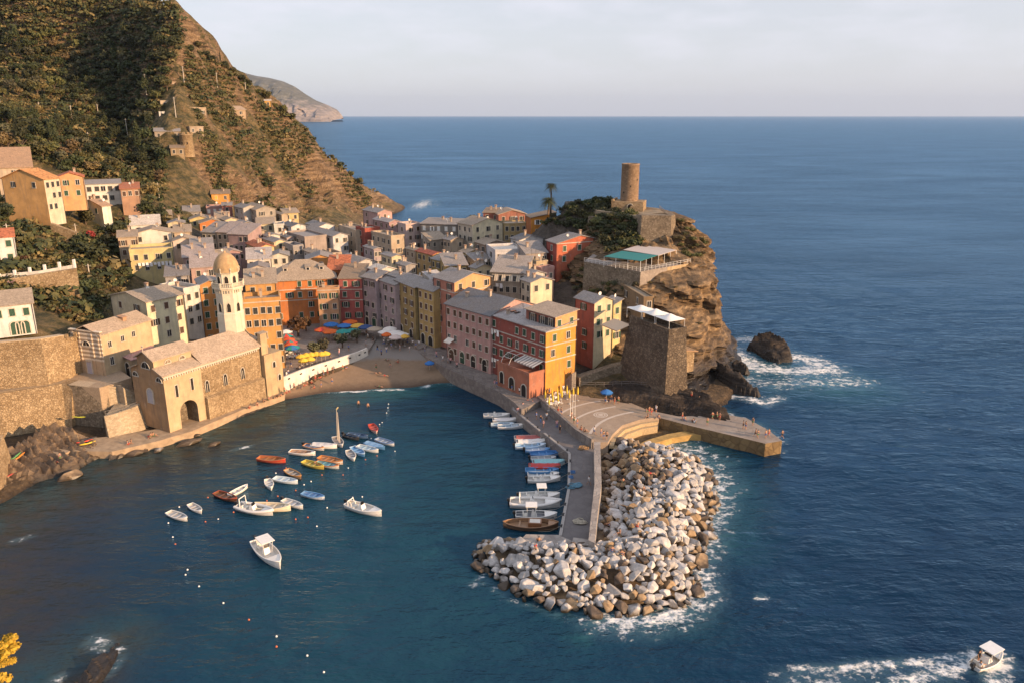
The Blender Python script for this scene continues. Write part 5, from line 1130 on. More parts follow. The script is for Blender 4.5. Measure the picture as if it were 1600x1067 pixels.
q = wall_thing('stepped stone wall with stubby posts beside the striped chapel', [(-89.6, 147.6), (-88.2, 152.5), (-86.5, 156)], 8, [17.2, 16.8, 16.6], .8, RUB, 0.2)
for k in range(5):
    f = k/4; MB().box(-.25, .25, -.25, .25, 0, 1.1).build('post', RUB, q).location = (-89.4 + 2.8*f, 148.2 + 7.4*f, 16.9 - .4*f)
wall_thing('long battered stone sea wall below the cliff path at the left edge', [(-125, 128), Wp(-2, 613, 9.5), Wp(96, 598, 9.5), Wp(112, 601, 9.2)], 1.0, 9.3, 3.0, RUB, 1.8, None)
wall_thing('dark stone wall holding up the small square in front of the chapel', [Wp(108, 601, 9.2), Wp(155, 606, 9.1), Wp(166, 603, 9.1)], 1.0, [9.2, 9.0, 9.0], 2.5, RUBD, 0.6, COP)
wall_thing('pale plastered wall descending beside the steps to the church door', [Wp(166, 603, 9.1), Wp(190, 607, 8), Wp(215, 612, 6)], 1.5, [9.0, 8.4, 6.4], 1.0, CONC, 0.1)
tag(MB().prism([(-125, 128.2), Wp(-2, 612.5, 9.35), Wp(96, 597.5, 9.35), (-89.2, 146), (-99, 140.8), (-125, 132.2)], 6, 9.36).build('cliff_path', simple('path_gravel', (0.30, 0.23, 0.15), .95, .2)), 'narrow footpath between the two tall stone walls', 'path', kind='structure')
tp_ = [Wp(95, 596, 9.2), Wp(112, 601, 9.2), Wp(155, 606, 9.2), Wp(168, 602, 9.2), Wp(205, 590, 9.2), Wp(175, 570, 9.2), Wp(110, 575, 9.2)]
tag(MB().prism(tp_, 4, 9.25).build('chapel_square', simple('square_paving', (0.34, 0.26, 0.18), .9, .2)), 'small paved square in front of the striped chapel', 'square', kind='structure')
# terrace in front of the church door, with its bulging wall
tt = [Wp(163, 651, 5.2), Wp(205, 640, 5.2), Wp(238, 624, 5.2), Wp(244, 610, 5.2), Wp(214, 612, 5.2), Wp(180, 630, 5.2)]
tr_ = MB().prism([(x*1.0, y) for x, y in tt], 0, 5.2).build('church_terrace', CONC); tag(tr_, 'paved terrace with a curved pale block wall in front of the church', 'terrace')
wall_thing('curved pale block wall under the church terrace', [Wp(163, 651, 5.3), Wp(185, 646, 5.3), Wp(212, 637, 5.3), Wp(238, 622, 5.3)], 0.5, [5.4, 5.5, 5.6, 6.0], .5, CONC, 1.5)
def railing(label, pts, h=1.0, step=1.6, mat=None, r=.035, name='railing', rails=2):
    b = MB(); pts = [Vector(p) for p in pts]
    for k in range(rails): b.tube([p + Vector((0, 0, h*(1 - .45*k))) for p in pts], r, 4)
    for A_, B_ in zip(pts[:-1], pts[1:]):
        n = max(1, int((B_ - A_).length / step))
        for i in range(n + 1): p = A_.lerp(B_, i/n); b.tube([p, p + Vector((0, 0, h))], r*1.2, 4)
    return tag(b.build(name, mat or RAILING), label, 'railing')
P3 = lambda px, py, z: tuple(at_z(px, py, z))
railing('thin iron railing round the edge of the church terrace', [P3(165, 650, 5.4), P3(205, 639, 5.4), P3(222, 632, 5.4)])
railing('iron railing at the edge of the chapel square', [P3(165, 603, 9.2), P3(190, 606, 8.6), P3(212, 611, 6.8)])
st_ = MB()
A_, B_ = Vector(P3(188, 604, 8.8)), Vector(P3(222, 622, 5.2)); dxy = (B_ - A_); n = 16; side = Vector((-dxy.y, dxy.x, 0)).normalized()*1.1
for k in range(n):
    p = A_.lerp(B_, k/n); p2 = A_.lerp(B_, (k+1)/n + .002); st_.prism([tuple((p-side)[:2]), tuple((p2-side)[:2]), tuple((p2+side)[:2]), tuple((p+side)[:2])], 3, p.z)
tag(st_.build('stone_steps', CONC), 'flight of pale stone steps from the chapel square to the church', 'steps')
wall_thing('sloping pale stone buttress wall at the left edge above the rocks', [Wp(-50, 800, 1), Wp(-4, 752, 2), Wp(12, 716, 3)], 0, [3.5, 5.0, 7.5], 3, RUB, .9)
# shore ledge under the church
ledge = [(-92, 108), Wp(40, 735, 1.3), Wp(110, 705, 1.3), Wp(175, 706, 1.3), Wp(245, 690, 1.3), Wp(300, 674, 1.3), Wp(380, 640, 1.3), Wp(444, 616, 1.3), Wp(447, 606, 1.3), Wp(400, 606, 1.3), Wp(262, 668, 1.3), Wp(175, 682, 1.3), Wp(90, 690, 1.3), (-98, 118)]
tag(MB().prism(ledge, -2.5, 1.42).build('shore_path', simple('worn_concrete', (0.36, 0.27, 0.18), .9, .25, scale=.8, bstr=.3)), 'narrow worn concrete path along the water below the church', 'path', kind='structure')
crag('shore_rocks', [Wp(0, 800, 0), Wp(30, 764, 0), Wp(120, 738, 0), Wp(162, 714, 0), Wp(165, 690, 1), Wp(110, 668, 2), Wp(60, 668, 3), Wp(0, 700, 3), (-99, 112), (-95, 106)], [(*Wp(80, 668, 3), 5.0), (*Wp(105, 680, 2), 3.2), (*Wp(40, 715, 2), 2.4), (*Wp(130, 695, 1.5), 1.9), (*Wp(10, 770, 1), 1.0), (*Wp(90, 715, 1), 1.4), (*Wp(140, 715, 1), 1.0)], rocky('shore_rock_brown', (0.06, 0.042, 0.028), (0.20, 0.14, 0.09), (0.36, 0.27, 0.17), tilt=(.8, .3)), 'sloping brown rocks below the stone sea wall at the left', 31, 60, 0.9)
crag('shore_rocks', [Wp(165, 722, 0), Wp(250, 700, 0), Wp(330, 672, 0), Wp(440, 628, 0), Wp(445, 618, 0), Wp(300, 668, 0), Wp(165, 704, 0)], [(*Wp(250, 690, .5), .7), (*Wp(350, 655, .5), .5), (*Wp(420, 626, .4), .3)], rocky('shore_rock_brown', (0.06, 0.042, 0.028), (0.20, 0.14, 0.09), (0.36, 0.27, 0.17)), 'low dark rocks awash along the path below the church', 37, 60, 0.35)

# ------------------------------------------------------------------ piazza, beach, quay, pier
PAVE = stone('piazza_paving', (0.20, 0.17, 0.15), (0.27, 0.23, 0.20), (0.33, 0.29, 0.25), 1.6, 0.2, 1, .2)
QUAY = stone('quay_stone', (0.16, 0.14, 0.13), (0.23, 0.20, 0.18), (0.30, 0.27, 0.24), 1.2, 0.3, 1, .25)
pz = [Wp(440, 595, 3.6), Wp(471, 583, 3.6), Wp(502, 573, 3.6), Wp(535, 563, 3.6), Wp(560, 555, 3.6), Wp(576, 547, 3.6), Wp(590, 527, 3.6), Wp(655, 546, 3.6), Wp(668, 540, 3.6), Wp(600, 500, 3.6), Wp(540, 488, 3.6), Wp(430, 488, 3.6)]
tag(MB().prism(pz, 1, 3.65).build('piazza', PAVE), 'paved harbour square in front of the palazzi', 'square', kind='structure')
wl = [Wp(441, 589, 4.6), Wp(471, 577, 4.6), Wp(502, 567, 4.6), Wp(535, 557, 4.6), Wp(560, 549, 4.6), Wp(574, 543, 4.6)]
ww = wall_thing('sunlit whitewashed wall between the piazza and the beach', wl, 0.6, 4.5, .5, plaster((0.88, 0.83, 0.74), .9), .4, None, name='beach_wall')
for k in range(8):
    f = (k + .5)/8*(len(wl)-1); i = int(f); A_, B_ = Vector(wl[i]), Vector(wl[i+1]); p = A_.lerp(B_, f-i); d = (B_-A_).normalized()
    o_ = MB().box(-.35, .35, -.12, .10, -.16, .16).build('opening', DARKHOLE, ww); o_.location = (p.x, p.y, 3.7); o_.rotation_euler = (0, 0, math.atan2(d.y, d.x))
BW = np.array([(*at_z(*q),) for q in [(442,608,1.5),(471,596,1.7),(502,586,1.9),(535,575,2.1),(562,564,2.4),(578,553,2.7),(592,529,3.55),(655,548,3.3),(672,563,2.4),(692,580,1.5),(705,596,0.2),(690,600,-.1),(640,602,.25),(560,604,.35),(600,610,-.25),(500,617,-.2),(470,624,-.4),(430,632,-.7),(600,580,1.5),(640,578,1.6),(700,610,-.9),(560,625,-1.0),(540,590,1.2)]])
xs_, ys_ = np.meshgrid(np.linspace(-56, -12, 90), np.linspace(154, 200, 94))
_tw, _tp = TW, TP
TW, TP = fit(BW, 2.0); zb2 = tps(xs_, ys_); TW, TP = _tw, _tp
poly = np.array([Wp(436, 636, -.7), Wp(441, 603, 1.6), Wp(502, 580, 1.9), Wp(562, 558, 2.4), Wp(576, 549, 2.7), Wp(590, 527, 3.5), Wp(657, 546, 3.3), Wp(676, 563, 2.4), Wp(700, 580, 1.5), Wp(716, 606, -.5), Wp(640, 622, -1), Wp(540, 634, -1)])
m, t, bs = base_mat('beach_sand'); g = nd(t, 'ShaderNodeNewGeometry'); sp = nd(t, 'ShaderNodeSeparateXYZ'); t.links.new(g.outputs['Position'], sp.inputs['Vector'])
nz = noise_f(t, world_coords(t), .9, 6, .7); wet = maprange(t, mth(t, 'ADD', sp.outputs['Z'], mth(t, 'MULTIPLY', nz, .5)), .35, 1.1)
col = mixc(t, wet, (0.075, 0.050, 0.034), mixc(t, nz, (0.17, 0.115, 0.07), (0.28, 0.20, 0.13))); slip = maprange(t, mth(t, 'ADD', sp.outputs['Z'], mth(t, 'MULTIPLY', nz, .4)), 2.55, 2.75)
col = mixc(t, slip, col, (0.22, 0.20, 0.18)); t.links.new(col, bs.inputs['Base Color']); bs.inputs['Roughness'].default_value = .85; bump(t, bs, nz, .5, .15)
tag(link_mesh('beach', grid_mesh('beach', xs_, ys_, zb2 + fbm(xs_, ys_, 3, 3, 60)*.12, m, signed(xs_, ys_, poly) > 0)), 'small brown sand beach sloping from a cobbled slipway', 'beach', kind='structure')
hq = [(853,613),(800,592),(768,581),(700,554),(657,533),(620,514),(600,500)]
qo = [(606,522),(640,541),(690,572),(740,594),(780,612),(803,628),(815,640),(856,620)]
tag(MB().prism([Wp(*p, 3.2) for p in qo] + [tuple((Vector(Wp(*p, 3.2)) + Vector((4, 3)))[:2]) for p in hq], -2, 3.25).build('quay', QUAY), 'stone quay in front of the harbour houses', 'quay', kind='structure')
lo_ = [(672,566),(700,588),(750,608),(800,633),(808,640),(800,628),(740,600),(690,577)]
tag(MB().prism([Wp(*p, 1.3) for p in lo_], -2, 1.3).build('quay_step', QUAY), 'lower landing step along the foot of the quay', 'quay', kind='structure')
railing('railing along the edge of the harbour quay', [P3(x, y, 3.25) for x, y in [(612,524),(640,540),(690,571),(740,593),(780,611)]], 1.0, 2.0)
PIERZ = 1.9
pier = [(801,633),(800,640),(824,660),(841,673),(848,676),(860,688),(888.5,708.5),(888,730),(887,764),(880,800),(873,838),(822,836),(808,848),(840,850),(929,850),(921,842),(928,800),(932,755),(929,694),(903,676),(870,648),(842,626),(822,618)]
tag(MB().prism([Wp(*p, PIERZ) for p in pier], -2.5, PIERZ, 0, 1).build('pier', [QUAY, stone('pier_paving', (0.135, 0.125, 0.125), (0.165, 0.152, 0.15), (0.20, 0.185, 0.18), 0.9, 0.15, 1, .15)]), 'long paved harbour pier in the lee of its wall', 'pier', kind='structure')
kb = MB(); Lp = [Vector(P3(*p, PIERZ)) for p in [(801,634),(801,640),(842,673)]]; Lq = [Vector(P3(*p, PIERZ)) for p in [(849,677),(888,708.5),(886.5,764),(873,837)]]
for L_ in (Lp, Lq):
    for A_, B_ in zip(L_[:-1], L_[1:]):
        d = (B_-A_).normalized(); nn = Vector((d.y, -d.x, 0)); kb.add([A_, B_, B_-nn*.45, A_-nn*.45] + [p + Vector((0,0,.14)) for p in (A_, B_, B_-nn*.45, A_-nn*.45)], [(0,1,2,3),(7,6,5,4),(0,1,5,4),(1,2,6,5),(2,3,7,6),(3,0,4,7)])
bmesh_fix(tag(kb.build('pier_kerb', simple('kerb_stone', (0.34, 0.32, 0.30), .85, .15)), 'raised stone kerb along the mooring side of the pier', 'kerb').data)
# breakwater wall: one slab from the piazza platform to the pier head
BWZ = 4.1; bwL = [(928,690),(929,755),(924,800),(919.5,843)]; bwR = [(929.5,848),(934,800),(940,755),(938,690)]
BWM = stone('breakwater_masonry', (0.25, 0.22, 0.20), (0.33, 0.30, 0.27), (0.42, 0.38, 0.34), 1.0, 0.3, 1, .2)
tag(MB().prism([Wp(*p, BWZ) for p in bwL + bwR], -2, BWZ).build('breakwater_wall', BWM), 'high pale masonry wall sheltering the pier from the boulders', 'wall')
tag(MB().prism([Wp(896,838,3.2), Wp(919,841,3.2), Wp(928,850,3.2), Wp(893,849,3.2)], -2, 3.1).build('pier_head_wall', BWM), 'short low wall closing the end of the pier', 'wall')
tag(MB().prism([Wp(822,833,2.5), Wp(872,834,2.5), Wp(893,843,2.5), Wp(890,850,2.5), Wp(808,847,2.5)], -2, 2.4).build('pier_landing', BWM), 'stone landing block at the pier end towards the harbour mouth', 'landing')
PLZ = 3.1
plat = [(843,622),(872,602),(913,602),(960,618),(1012,640),(1030,651),(1000,655),(972,664),(957,678),(950,690),(927,691),(901,675)]
PLM = stone('platform_concrete', (0.30, 0.235, 0.175), (0.34, 0.265, 0.20), (0.38, 0.30, 0.225), 1.4, 0.1, 1, .12)
tag(MB().prism([Wp(*p, PLZ) for p in plat], -2, PLZ).build('bathing_platform', PLM), 'broad concrete platform below the orange end house', 'platform', kind='structure')
wall_thing('stone parapet between the pier walkway and the broad platform', [Wp(843,622,PLZ), Wp(872,647,PLZ), Wp(902,674,PLZ), Wp(928,690,PLZ)], 1.0, 3.75, .55, QUAY, 0.0, None, name='parapet_wall', side=-1)
wpaint = simple('worn_pale_paving', (0.52, 0.46, 0.40), .9, .12)
q = MB()
def arc_strip(P, w_, z):
    P = [at_z(*p, z) for p in P]; C_ = []
    for k in range(25):
        f = k/24; a_, b_, c_ = P; C_.append(a_*(1-f)**2 + b_*2*f*(1-f) + c_*f*f)
    for A_, B_ in zip(C_[:-1], C_[1:]):
        d = (B_-A_).normalized(); nn = Vector((d.y, -d.x, 0))*w_/2; q.add([A_-nn, B_-nn, B_+nn, A_+nn], [(3,2,1,0)])
arc_strip([(876,645.5), (898,631), (938,626)], .55, PLZ + .004); arc_strip([(897,656), (918,640.5), (962,634.5)], .55, PLZ + .004); arc_strip([(922,677), (935,651), (990,643)], .6, PLZ + .004)
c_ = at_z(938.5, 647.5, PLZ + .004); n = 28
for r0, r1 in ((1.2, 1.45), (.75, 1.0), (0.0, .5)): q.add([(c_.x + r*math.cos(2*PI*k/n), c_.y + r*math.sin(2*PI*k/n)*1.0, c_.z) for r in (r0, r1) for k in range(n)], [(k, n+k, n+(k+1) % n, (k+1) % n) for k in range(n)])
bmesh_fix(tag(q.build('platform_markings', wpaint), 'pale curved bands and a round emblem set into the platform', 'paving', kind='structure').data)
# jetty and the little walled pool
jet = [(1012,640),(1030,652),(1080,665),(1140,679),(1196,692.5),(1222,688),(1200,671),(1167,653),(1140,648),(1060,650)]
JM = stone('jetty_concrete', (0.24, 0.20, 0.17), (0.29, 0.25, 0.21), (0.34, 0.29, 0.25), 1.0, 0.15, 1, .12)
tag(MB().prism([Wp(*p, 2.7) for p in jet], -2.5, 2.7, 0, 1).build('jetty', [stone('jetty_side', (0.13, 0.085, 0.04), (0.22, 0.15, 0.07), (0.30, 0.21, 0.10), 0.8, 0.5), JM]), 'long concrete bathing jetty with a wedge shaped tip', 'jetty', kind='structure')
cv = [(952,690),(957,677),(972,664),(1000,655),(1028,651)]
q = MB()
for k, (z, off) in enumerate(((2.45, .8), (1.8, 1.6))):
    pts = [at_z(*p, PLZ) for p in cv]; ctr = at_z(1030, 690, PLZ)
    inn = [p.lerp(ctr, off/(p-ctr).length) for p in pts]; q.prism([tuple(p[:2]) for p in pts] + [tuple(p[:2]) for p in inn[::-1]], -1, z)
tag(q.build('pool_steps', simple('warm_concrete', (0.42, 0.32, 0.19), .9, .2)), 'curved pale steps around the rock pool', 'steps')
tag(MB().prism([Wp(950,692,.4), Wp(957,677,.4), Wp(972,662,.4), Wp(1000,653,.4), Wp(1030,651,.4), Wp(1080,664,.4), Wp(1104,672,.4), Wp(1040,688,.4), Wp(1000,696,.4)], -2, .45).build('rock_pool_floor', rocky('pool_rock', (0.05, 0.032, 0.016), (0.13, 0.085, 0.04), (0.22, 0.15, 0.075), strata=False, wet=False)), 'brown rock floor of the walled pool', 'rock pool', kind='structure')
q = MB(); P_ = [(1106,679),(1080,678),(1050,683),(1020,692),(998,702),(985,712)]
a_ = [Vector(Wp(*p, 1.4)) for p in P_]; b_ = [p + Vector((-.5, 1.9)) for p in a_]
q.prism([tuple(p) for p in a_] + [tuple(p) for p in b_[::-1]], -2, 1.3); tag(q.build('pool_wall', simple('ochre_pool_concrete', (0.40, 0.26, 0.09), .9, .3, scale=.8)), 'curved ochre wall closing the rock pool towards the sea', 'wall')

# ------------------------------------------------------------------ bastion restaurant, castle
pb = at_y(1045, 522, 150); ab = R(28); bz = 2.5
bas = empty('stone_bastion', (pb.x, pb.y, bz), ab, 'massive dark stone bastion with white awnings on its roof terrace', 'bastion')
lrB = length_to(pb, (math.cos(ab), math.sin(ab)), 1072); llB = length_to(pb, (-math.sin(ab), math.cos(ab)), 984); hB = pb.z - bz
q = MB(); f = .9
lo4 = [(-f, -f, 0), (lrB+f, -f, 0), (lrB+f, llB+f, 0), (-f-1.5, llB+f, 0)]; hi4 = [(0, 0, hB), (lrB, 0, hB), (lrB, llB, hB), (0, llB, hB)]
RUBK = stone('dark_rubble', (0.07, 0.053, 0.038), (0.135, 0.105, 0.075), (0.22, 0.175, 0.125), 2.2, 1.0)
q.add(lo4 + hi4, [(0,1,5,4),(1,2,6,5),(2,3,7,6),(3,0,4,7),(4,5,6,7)]); q.build('wall', RUBK, bas)
q = MB(); q.box(-.1, lrB+.1, -.1, .4, hB+.003, hB+.9); q.box(-.1, .4, .4, llB, hB+.003, hB+.9); q.box(lrB-.4, lrB+.1, .4, llB, hB+.003, hB+.9); q.build('parapet', RUBK, bas)
CANV = simple('white_canvas', (0.80, 0.78, 0.74), .8, .05)
def sail(parent, x0, x1, y0, y1, z, rise, name='awning'):
    b = MB(); n = 8; vs = []
    for j in range(n+1):
        for i in range(n+1):
            u, v_ = i/n, j/n; vs.append((x0 + (x1-x0)*u, y0 + (y1-y0)*v_, z + rise*(1 - abs(2*u-1))*(1 - abs(2*v_-1)) + .12*math.sin(u*9)*math.sin(v_*7)))
    b.add(vs, [(j*(n+1)+i, j*(n+1)+i+1, (j+1)*(n+1)+i+1, (j+1)*(n+1)+i) for j in range(n) for i in range(n)], 0, True)
    b.add([(x, y, w_ - .05) for x, y, w_ in vs], [((j+1)*(n+1)+i, (j+1)*(n+1)+i+1, j*(n+1)+i+1, j*(n+1)+i) for j in range(n) for i in range(n)], 0, True)
    o = b.build(name, CANV, parent)
    for x, y in ((x0+.1, y0+.1), (x1-.1, y0+.1), (x1-.1, y1-.1), (x0+.1, y1-.1)): MB().tube([(x, y, z-2.3), (x, y, z)], .05, 5).build('awning_post', WHITE_PAINT, o)
    return o
sail(bas, .2, lrB-.1, .3, llB*.36, hB+2.5, .9); sail(bas, .2, lrB-.1, llB*.38, llB*.70, hB+2.5, .9); sail(bas, .2, lrB-.1, llB*.72, llB*1.12, hB+2.3, .8)
awning(bas, 'l', llB*.98, llB*1.45, hB - 1.2, 3.6, .9, (0.62, 0.48, 0.34), (0.62, 0.48, 0.34), x=.2)
# lean-to cabin on the seaward face
q = MB(); q.box(lrB+.5, lrB+3.1, .5, 3.4, hB-9.2, hB-4.6); q.build('cabin', RUB, bas); q = MB(); slab(q, [(lrB-.2, .0, hB-4.3), (lrB+3.7, .0, hB-4.9), (lrB+3.7, 3.9, hB-4.9), (lrB-.2, 3.9, hB-4.3)], .15); q.build('cabin_roof', simple('rust_brown_cloth', (0.40, 0.24, 0.12), .8), bas)
q = MB()
for k in range(10): q.tube([(lrB+3.15, .6+.28*k, hB-8.6), (lrB+3.15, .6+.28*k, hB-5.2)], .03, 4)
q.build('cabin_lattice', WHITE_PAINT, bas)
wall_thing('low dark wall under the steps left of the bastion', [Wp(905, 590, 5.5), Wp(960, 570, 7.5), Wp(985, 566, 8)], 1.5, [5.5, 7.2, 8.0], 2.0, RUBD, .3)
railing('railing along the path between the bastion and the platform', [P3(905, 603, 4.6), P3(930, 604, 4.6), P3(985, 602, 4.8), P3(1036, 606, 5.2)], 1.0, 1.8)
# stairs against the orange house
st_ = MB(); A_, B_ = Vector(P3(874, 603, 3.2)), Vector(P3(897, 582, 7.0)); dxy = B_-A_; n = 18; side = Vector((dxy.y, -dxy.x, 0)).normalized()*.9
for k in range(n):
    p, p2 = A_.lerp(B_, k/n), A_.lerp(B_, (k+1)/n+.002); st_.prism([tuple((p-side)[:2]), tuple((p2-side)[:2]), tuple((p2+side)[:2]), tuple((p+side)[:2])], 1, p.z + .22)
tag(st_.build('stone_steps', QUAY), 'stairway climbing along the orange side of the end house', 'steps')
railing('handrail of the stairway beside the orange wall', [tuple(A_ + side + Vector((0,0,.2))), tuple(B_ + side + Vector((0,0,.2)))], .95, 1.2)
# upper restaurant terrace with the green awning
TZ = 23.4; c1, c2, c3 = Vector(Wp(913,409,TZ)), Vector(Wp(1001,425,TZ)), Vector(Wp(1079,411,TZ))
wall_thing('dark stone wall carrying the restaurant terrace with the green awning', [tuple(c1), tuple(c2)], 13, 23.3, 1.5, RUBD, .6, None, side=1)
wall_thing('sunlit tan wall below the seaward end of the restaurant terrace', [tuple(c2.lerp(c3, .52)), tuple(c3)], 17, 23.3, 1.2, plaster((0.50, 0.38, 0.22), 1.2), .2, None, side=1)
back = Vector(Wp(1060,385,TZ)); bk2 = Vector(Wp(945,382,TZ))
tag(MB().prism([tuple(c1), tuple(c2), tuple(c3), tuple(back), tuple(bk2)], 20, TZ).build('restaurant_terrace', PAVE), 'paved restaurant terrace on the cliff below the castle', 'terrace', kind='structure')
railing('white railing round the restaurant terrace on the cliff', [(*c1, TZ), (*c2, TZ), (*c3, TZ)], 1.0, 1.3, WHITE_PAINT)
def canopy(label, px4, z, z2, mat, cat='awning', name='awning'):
    P = [Vector(P3(*p, z)) for p in px4]; P[2].z = P[3].z = z2
    b = MB(); b.add([tuple(p) for p in P] + [tuple(p - Vector((0,0,.1))) for p in P], [(0,1,2,3),(7,6,5,4),(0,4,5,1),(1,5,6,2),(2,6,7,3),(3,7,4,0)])
    o = tag(b.build(name, mat), label, cat); bmesh_fix(o.data)
    for i in range(4):
        for f in (0, .33, .66):
            p = P[i].lerp(P[(i+1) % 4], f)
            if i in (0, 1): MB().tube([(p.x, p.y, TZ), (p.x, p.y, p.z-.1)], .06, 5).build('awning_post', WHITE_PAINT, o)
    return o
canopy('turquoise green awning over the restaurant terrace on the cliff', [(944,401),(1001,408),(1027,400),(972,393)], TZ+2.7, TZ+2.8, simple('turquoise_awning', (0.02, 0.19, 0.19), .7, .08))
canopy('pale awning beside the turquoise one on the restaurant terrace', [(1029,399.5),(1057,391),(1002,383),(974,391.5)], TZ+2.7, TZ+2.85, simple('pale_lilac_awning', (0.50, 0.45, 0.42), .7, .08))
# castle walls and round tower
cw = [Wp(1003,336,33.8), Wp(1040,333,33.8), Wp(1057,333,33.8)]
pA, pB = at_y(1003, 337, 211), at_y(1056, 335, 210)
cast = wall_thing('ruined castle wall of brown stone below the round tower', [(pA.x-1, 214), (pA.x, 211), (pB.x-1.2, 210), (pB.x+.3, 212), (pB.x+.5, 219)], 23.5, pA.z, 2.0, RUBD, 1.0, None, name='castle_wall')
wall_thing('shaded castle wall running back from the corner towards the palm trees', [(pA.x-13, 228), (pA.x-6, 221), (pA.x-1.2, 214.2)], 24, [31.5, 32, 32.5], 1.5, RUBD, .4, None, name='castle_wall')
top_ = [(pA.x, 212), (pB.x-1.4, 211), (pB.x-.4, 213), (pB.x-.6, 220), (pB.x-1, 226), (44, 232), (38, 239), (30, 238), (24, 234), (25, 226), (pA.x-3, 217)]
tag(MB().prism(top_, 30, pA.z - .5).build('castle_court', simple('trodden_earth', (0.26, 0.21, 0.14), .95, .3, scale=.6)), 'trodden earth court around the round tower', 'court', kind='structure')
pt = at_y(983, 318, 229)
TOW = stone('tower_stone', (0.19, 0.125, 0.075), (0.27, 0.185, 0.115), (0.36, 0.255, 0.165), 1.7, 0.7, 1.6)
tw = empty('round_tower', (pt.x, pt.y, pt.z - 1.5), R(-18), 'tall round stone watchtower on the highest point of the headland', 'tower')
ht = at_y(983, 256, 229).z - (pt.z - 1.5)
q = MB(); q.lathe([(2.65, 0), (2.6, ht*.5), (2.55, ht-.5), (2.62, ht-.4), (2.62, ht), (2.0, ht), (2.0, ht-1.0), (.02, ht-1.0)], 36); q.build('wall', TOW, tw)
for k in range(4):
    a_ = R(-120 + 45*k); o_ = MB().box(-.18, .18, -.06, .1, 0, .5).build('loophole', DARKHOLE, tw); o_.location = (2.6*math.cos(a_), 2.6*math.sin(a_), ht*(.35 + .14*k)); o_.rotation_euler = (0, 0, a_ + PI/2)
q = MB(); q.box(-4.6, 4.6, -3.6, 3.0, -2.2, 2.3); q.box(-4.6, -4.0, -3.6, 3.0, 2.3, 2.8); q.box(1.2, 4.9, -4.6, -3.6, -2.2, 1.2); q.build('base_block', RUB, tw)
arch_door(tw, 'r', 1.0, -.6, 1.6, 2.2, DARKHOLE, x=-3.62)
railing('thin railing at the edge of the castle court facing the sea', [(pA.x+1, 213, pA.z-.5), (pB.x-1.6, 213, pA.z-.5), (pB.x-1, 224, pA.z-.5), (44, 231, pA.z-.5)], 1.0, 1.5)
# stone turret and ruins on the hill
pt = hit(294, 244)
tu = empty('stone_turret', (pt.x, pt.y, pt.z - 1), 0, 'small round stone turret on the hillside above the village', 'tower'); ht = at_y(294, 209, pt.y).z - pt.z + 1
q = MB(); q.lathe([(2.9, 0), (2.75, ht-.8), (2.95, ht-.7), (2.95, ht-.3), (.02, ht-.3)], 20)
for k in range(8): a_ = 2*PI*k/8; q.box(-.35, .35, -.5, .5, ht-.3, ht+.5, M=Matrix.Translation((2.5*math.cos(a_), 2.5*math.sin(a_), 0)) @ Matrix.Rotation(a_, 4, 'Z'))
q.build('wall', RUB, tu)
for a_ in (-1.9, -1.1): o_ = MB().box(-.25, .25, -.06, .1, 0, .9).build('window', DARKHOLE, tu); o_.location = (2.82*math.cos(a_), 2.82*math.sin(a_), ht*.55); o_.rotation_euler = (0, 0, a_ + PI/2)
H('low stone house joined to the round turret on the hillside', 266, 232, 352, 4, -5, 22, (0.40, 0.30, 0.18), BROWNR, 'sr', nr=(2, 1), sh='k', slope=.2, chim=0, on=246)
H('grey roofed shed above the round turret', 241, 206, 372, 4, -5, 40, (0.36, 0.30, 0.24), GREY, 'sr', nr=(3, 1), sh='k', slope=.25, chim=0, on=217)
H('long ruined terrace building with pale parapets high on the hillside', 278, 170, 388, 46, -5, 44, (0.46, 0.36, 0.25), (0.5, 0.44, 0.36), 'flat', nr=(4, 1), sh='k', parapet=.6, chim=0, on=187)
H('tiny pale hut on the hillside left of the ruined terrace building', 250, 158, 390, 4, -3, 13, (0.62, 0.50, 0.36), TAN, 'flat', nr=(1, 1), sh='k', parapet=.2, chim=0, on=166)
H('tiny white hut beside the hillside poles', 248, 175, 384, 4, -3, 6, WHITE, WROOF, 'flat', nr=(1, 1), sh='k', parapet=.1, chim=0, on=182)
H('stone barn with a slanting roof on the sunny ridge', 366, 172, 415, 48, -5, 18, (0.44, 0.33, 0.22), (0.42, 0.32, 0.24), 'sr', nr=(1, 1), sh='k', slope=.35, chim=0, on=187)
H('small yellow house among trees near the hill ridge', 413, 158, 440, 8, -4, 10, (0.72, 0.42, 0.12), WROOF, 'sr', nr=(1, 1), sh='k', slope=.2, chim=0, on=168)
H('little ruin below the bare crag near the top of the hill', 268, 129, 398, 30, -4, 20, (0.46, 0.34, 0.24), TAN, 'flat', nr=(2, 1), sh='k', parapet=.3, chim=0, on=138)
H('flat roofed storehouse beside the stone turret', 296, 199, 368, 46, -4, 22, (0.44, 0.35, 0.26), (0.48, 0.42, 0.34), 'flat', nr=(2, 1), sh='k', parapet=.3, chim=0, on=211)
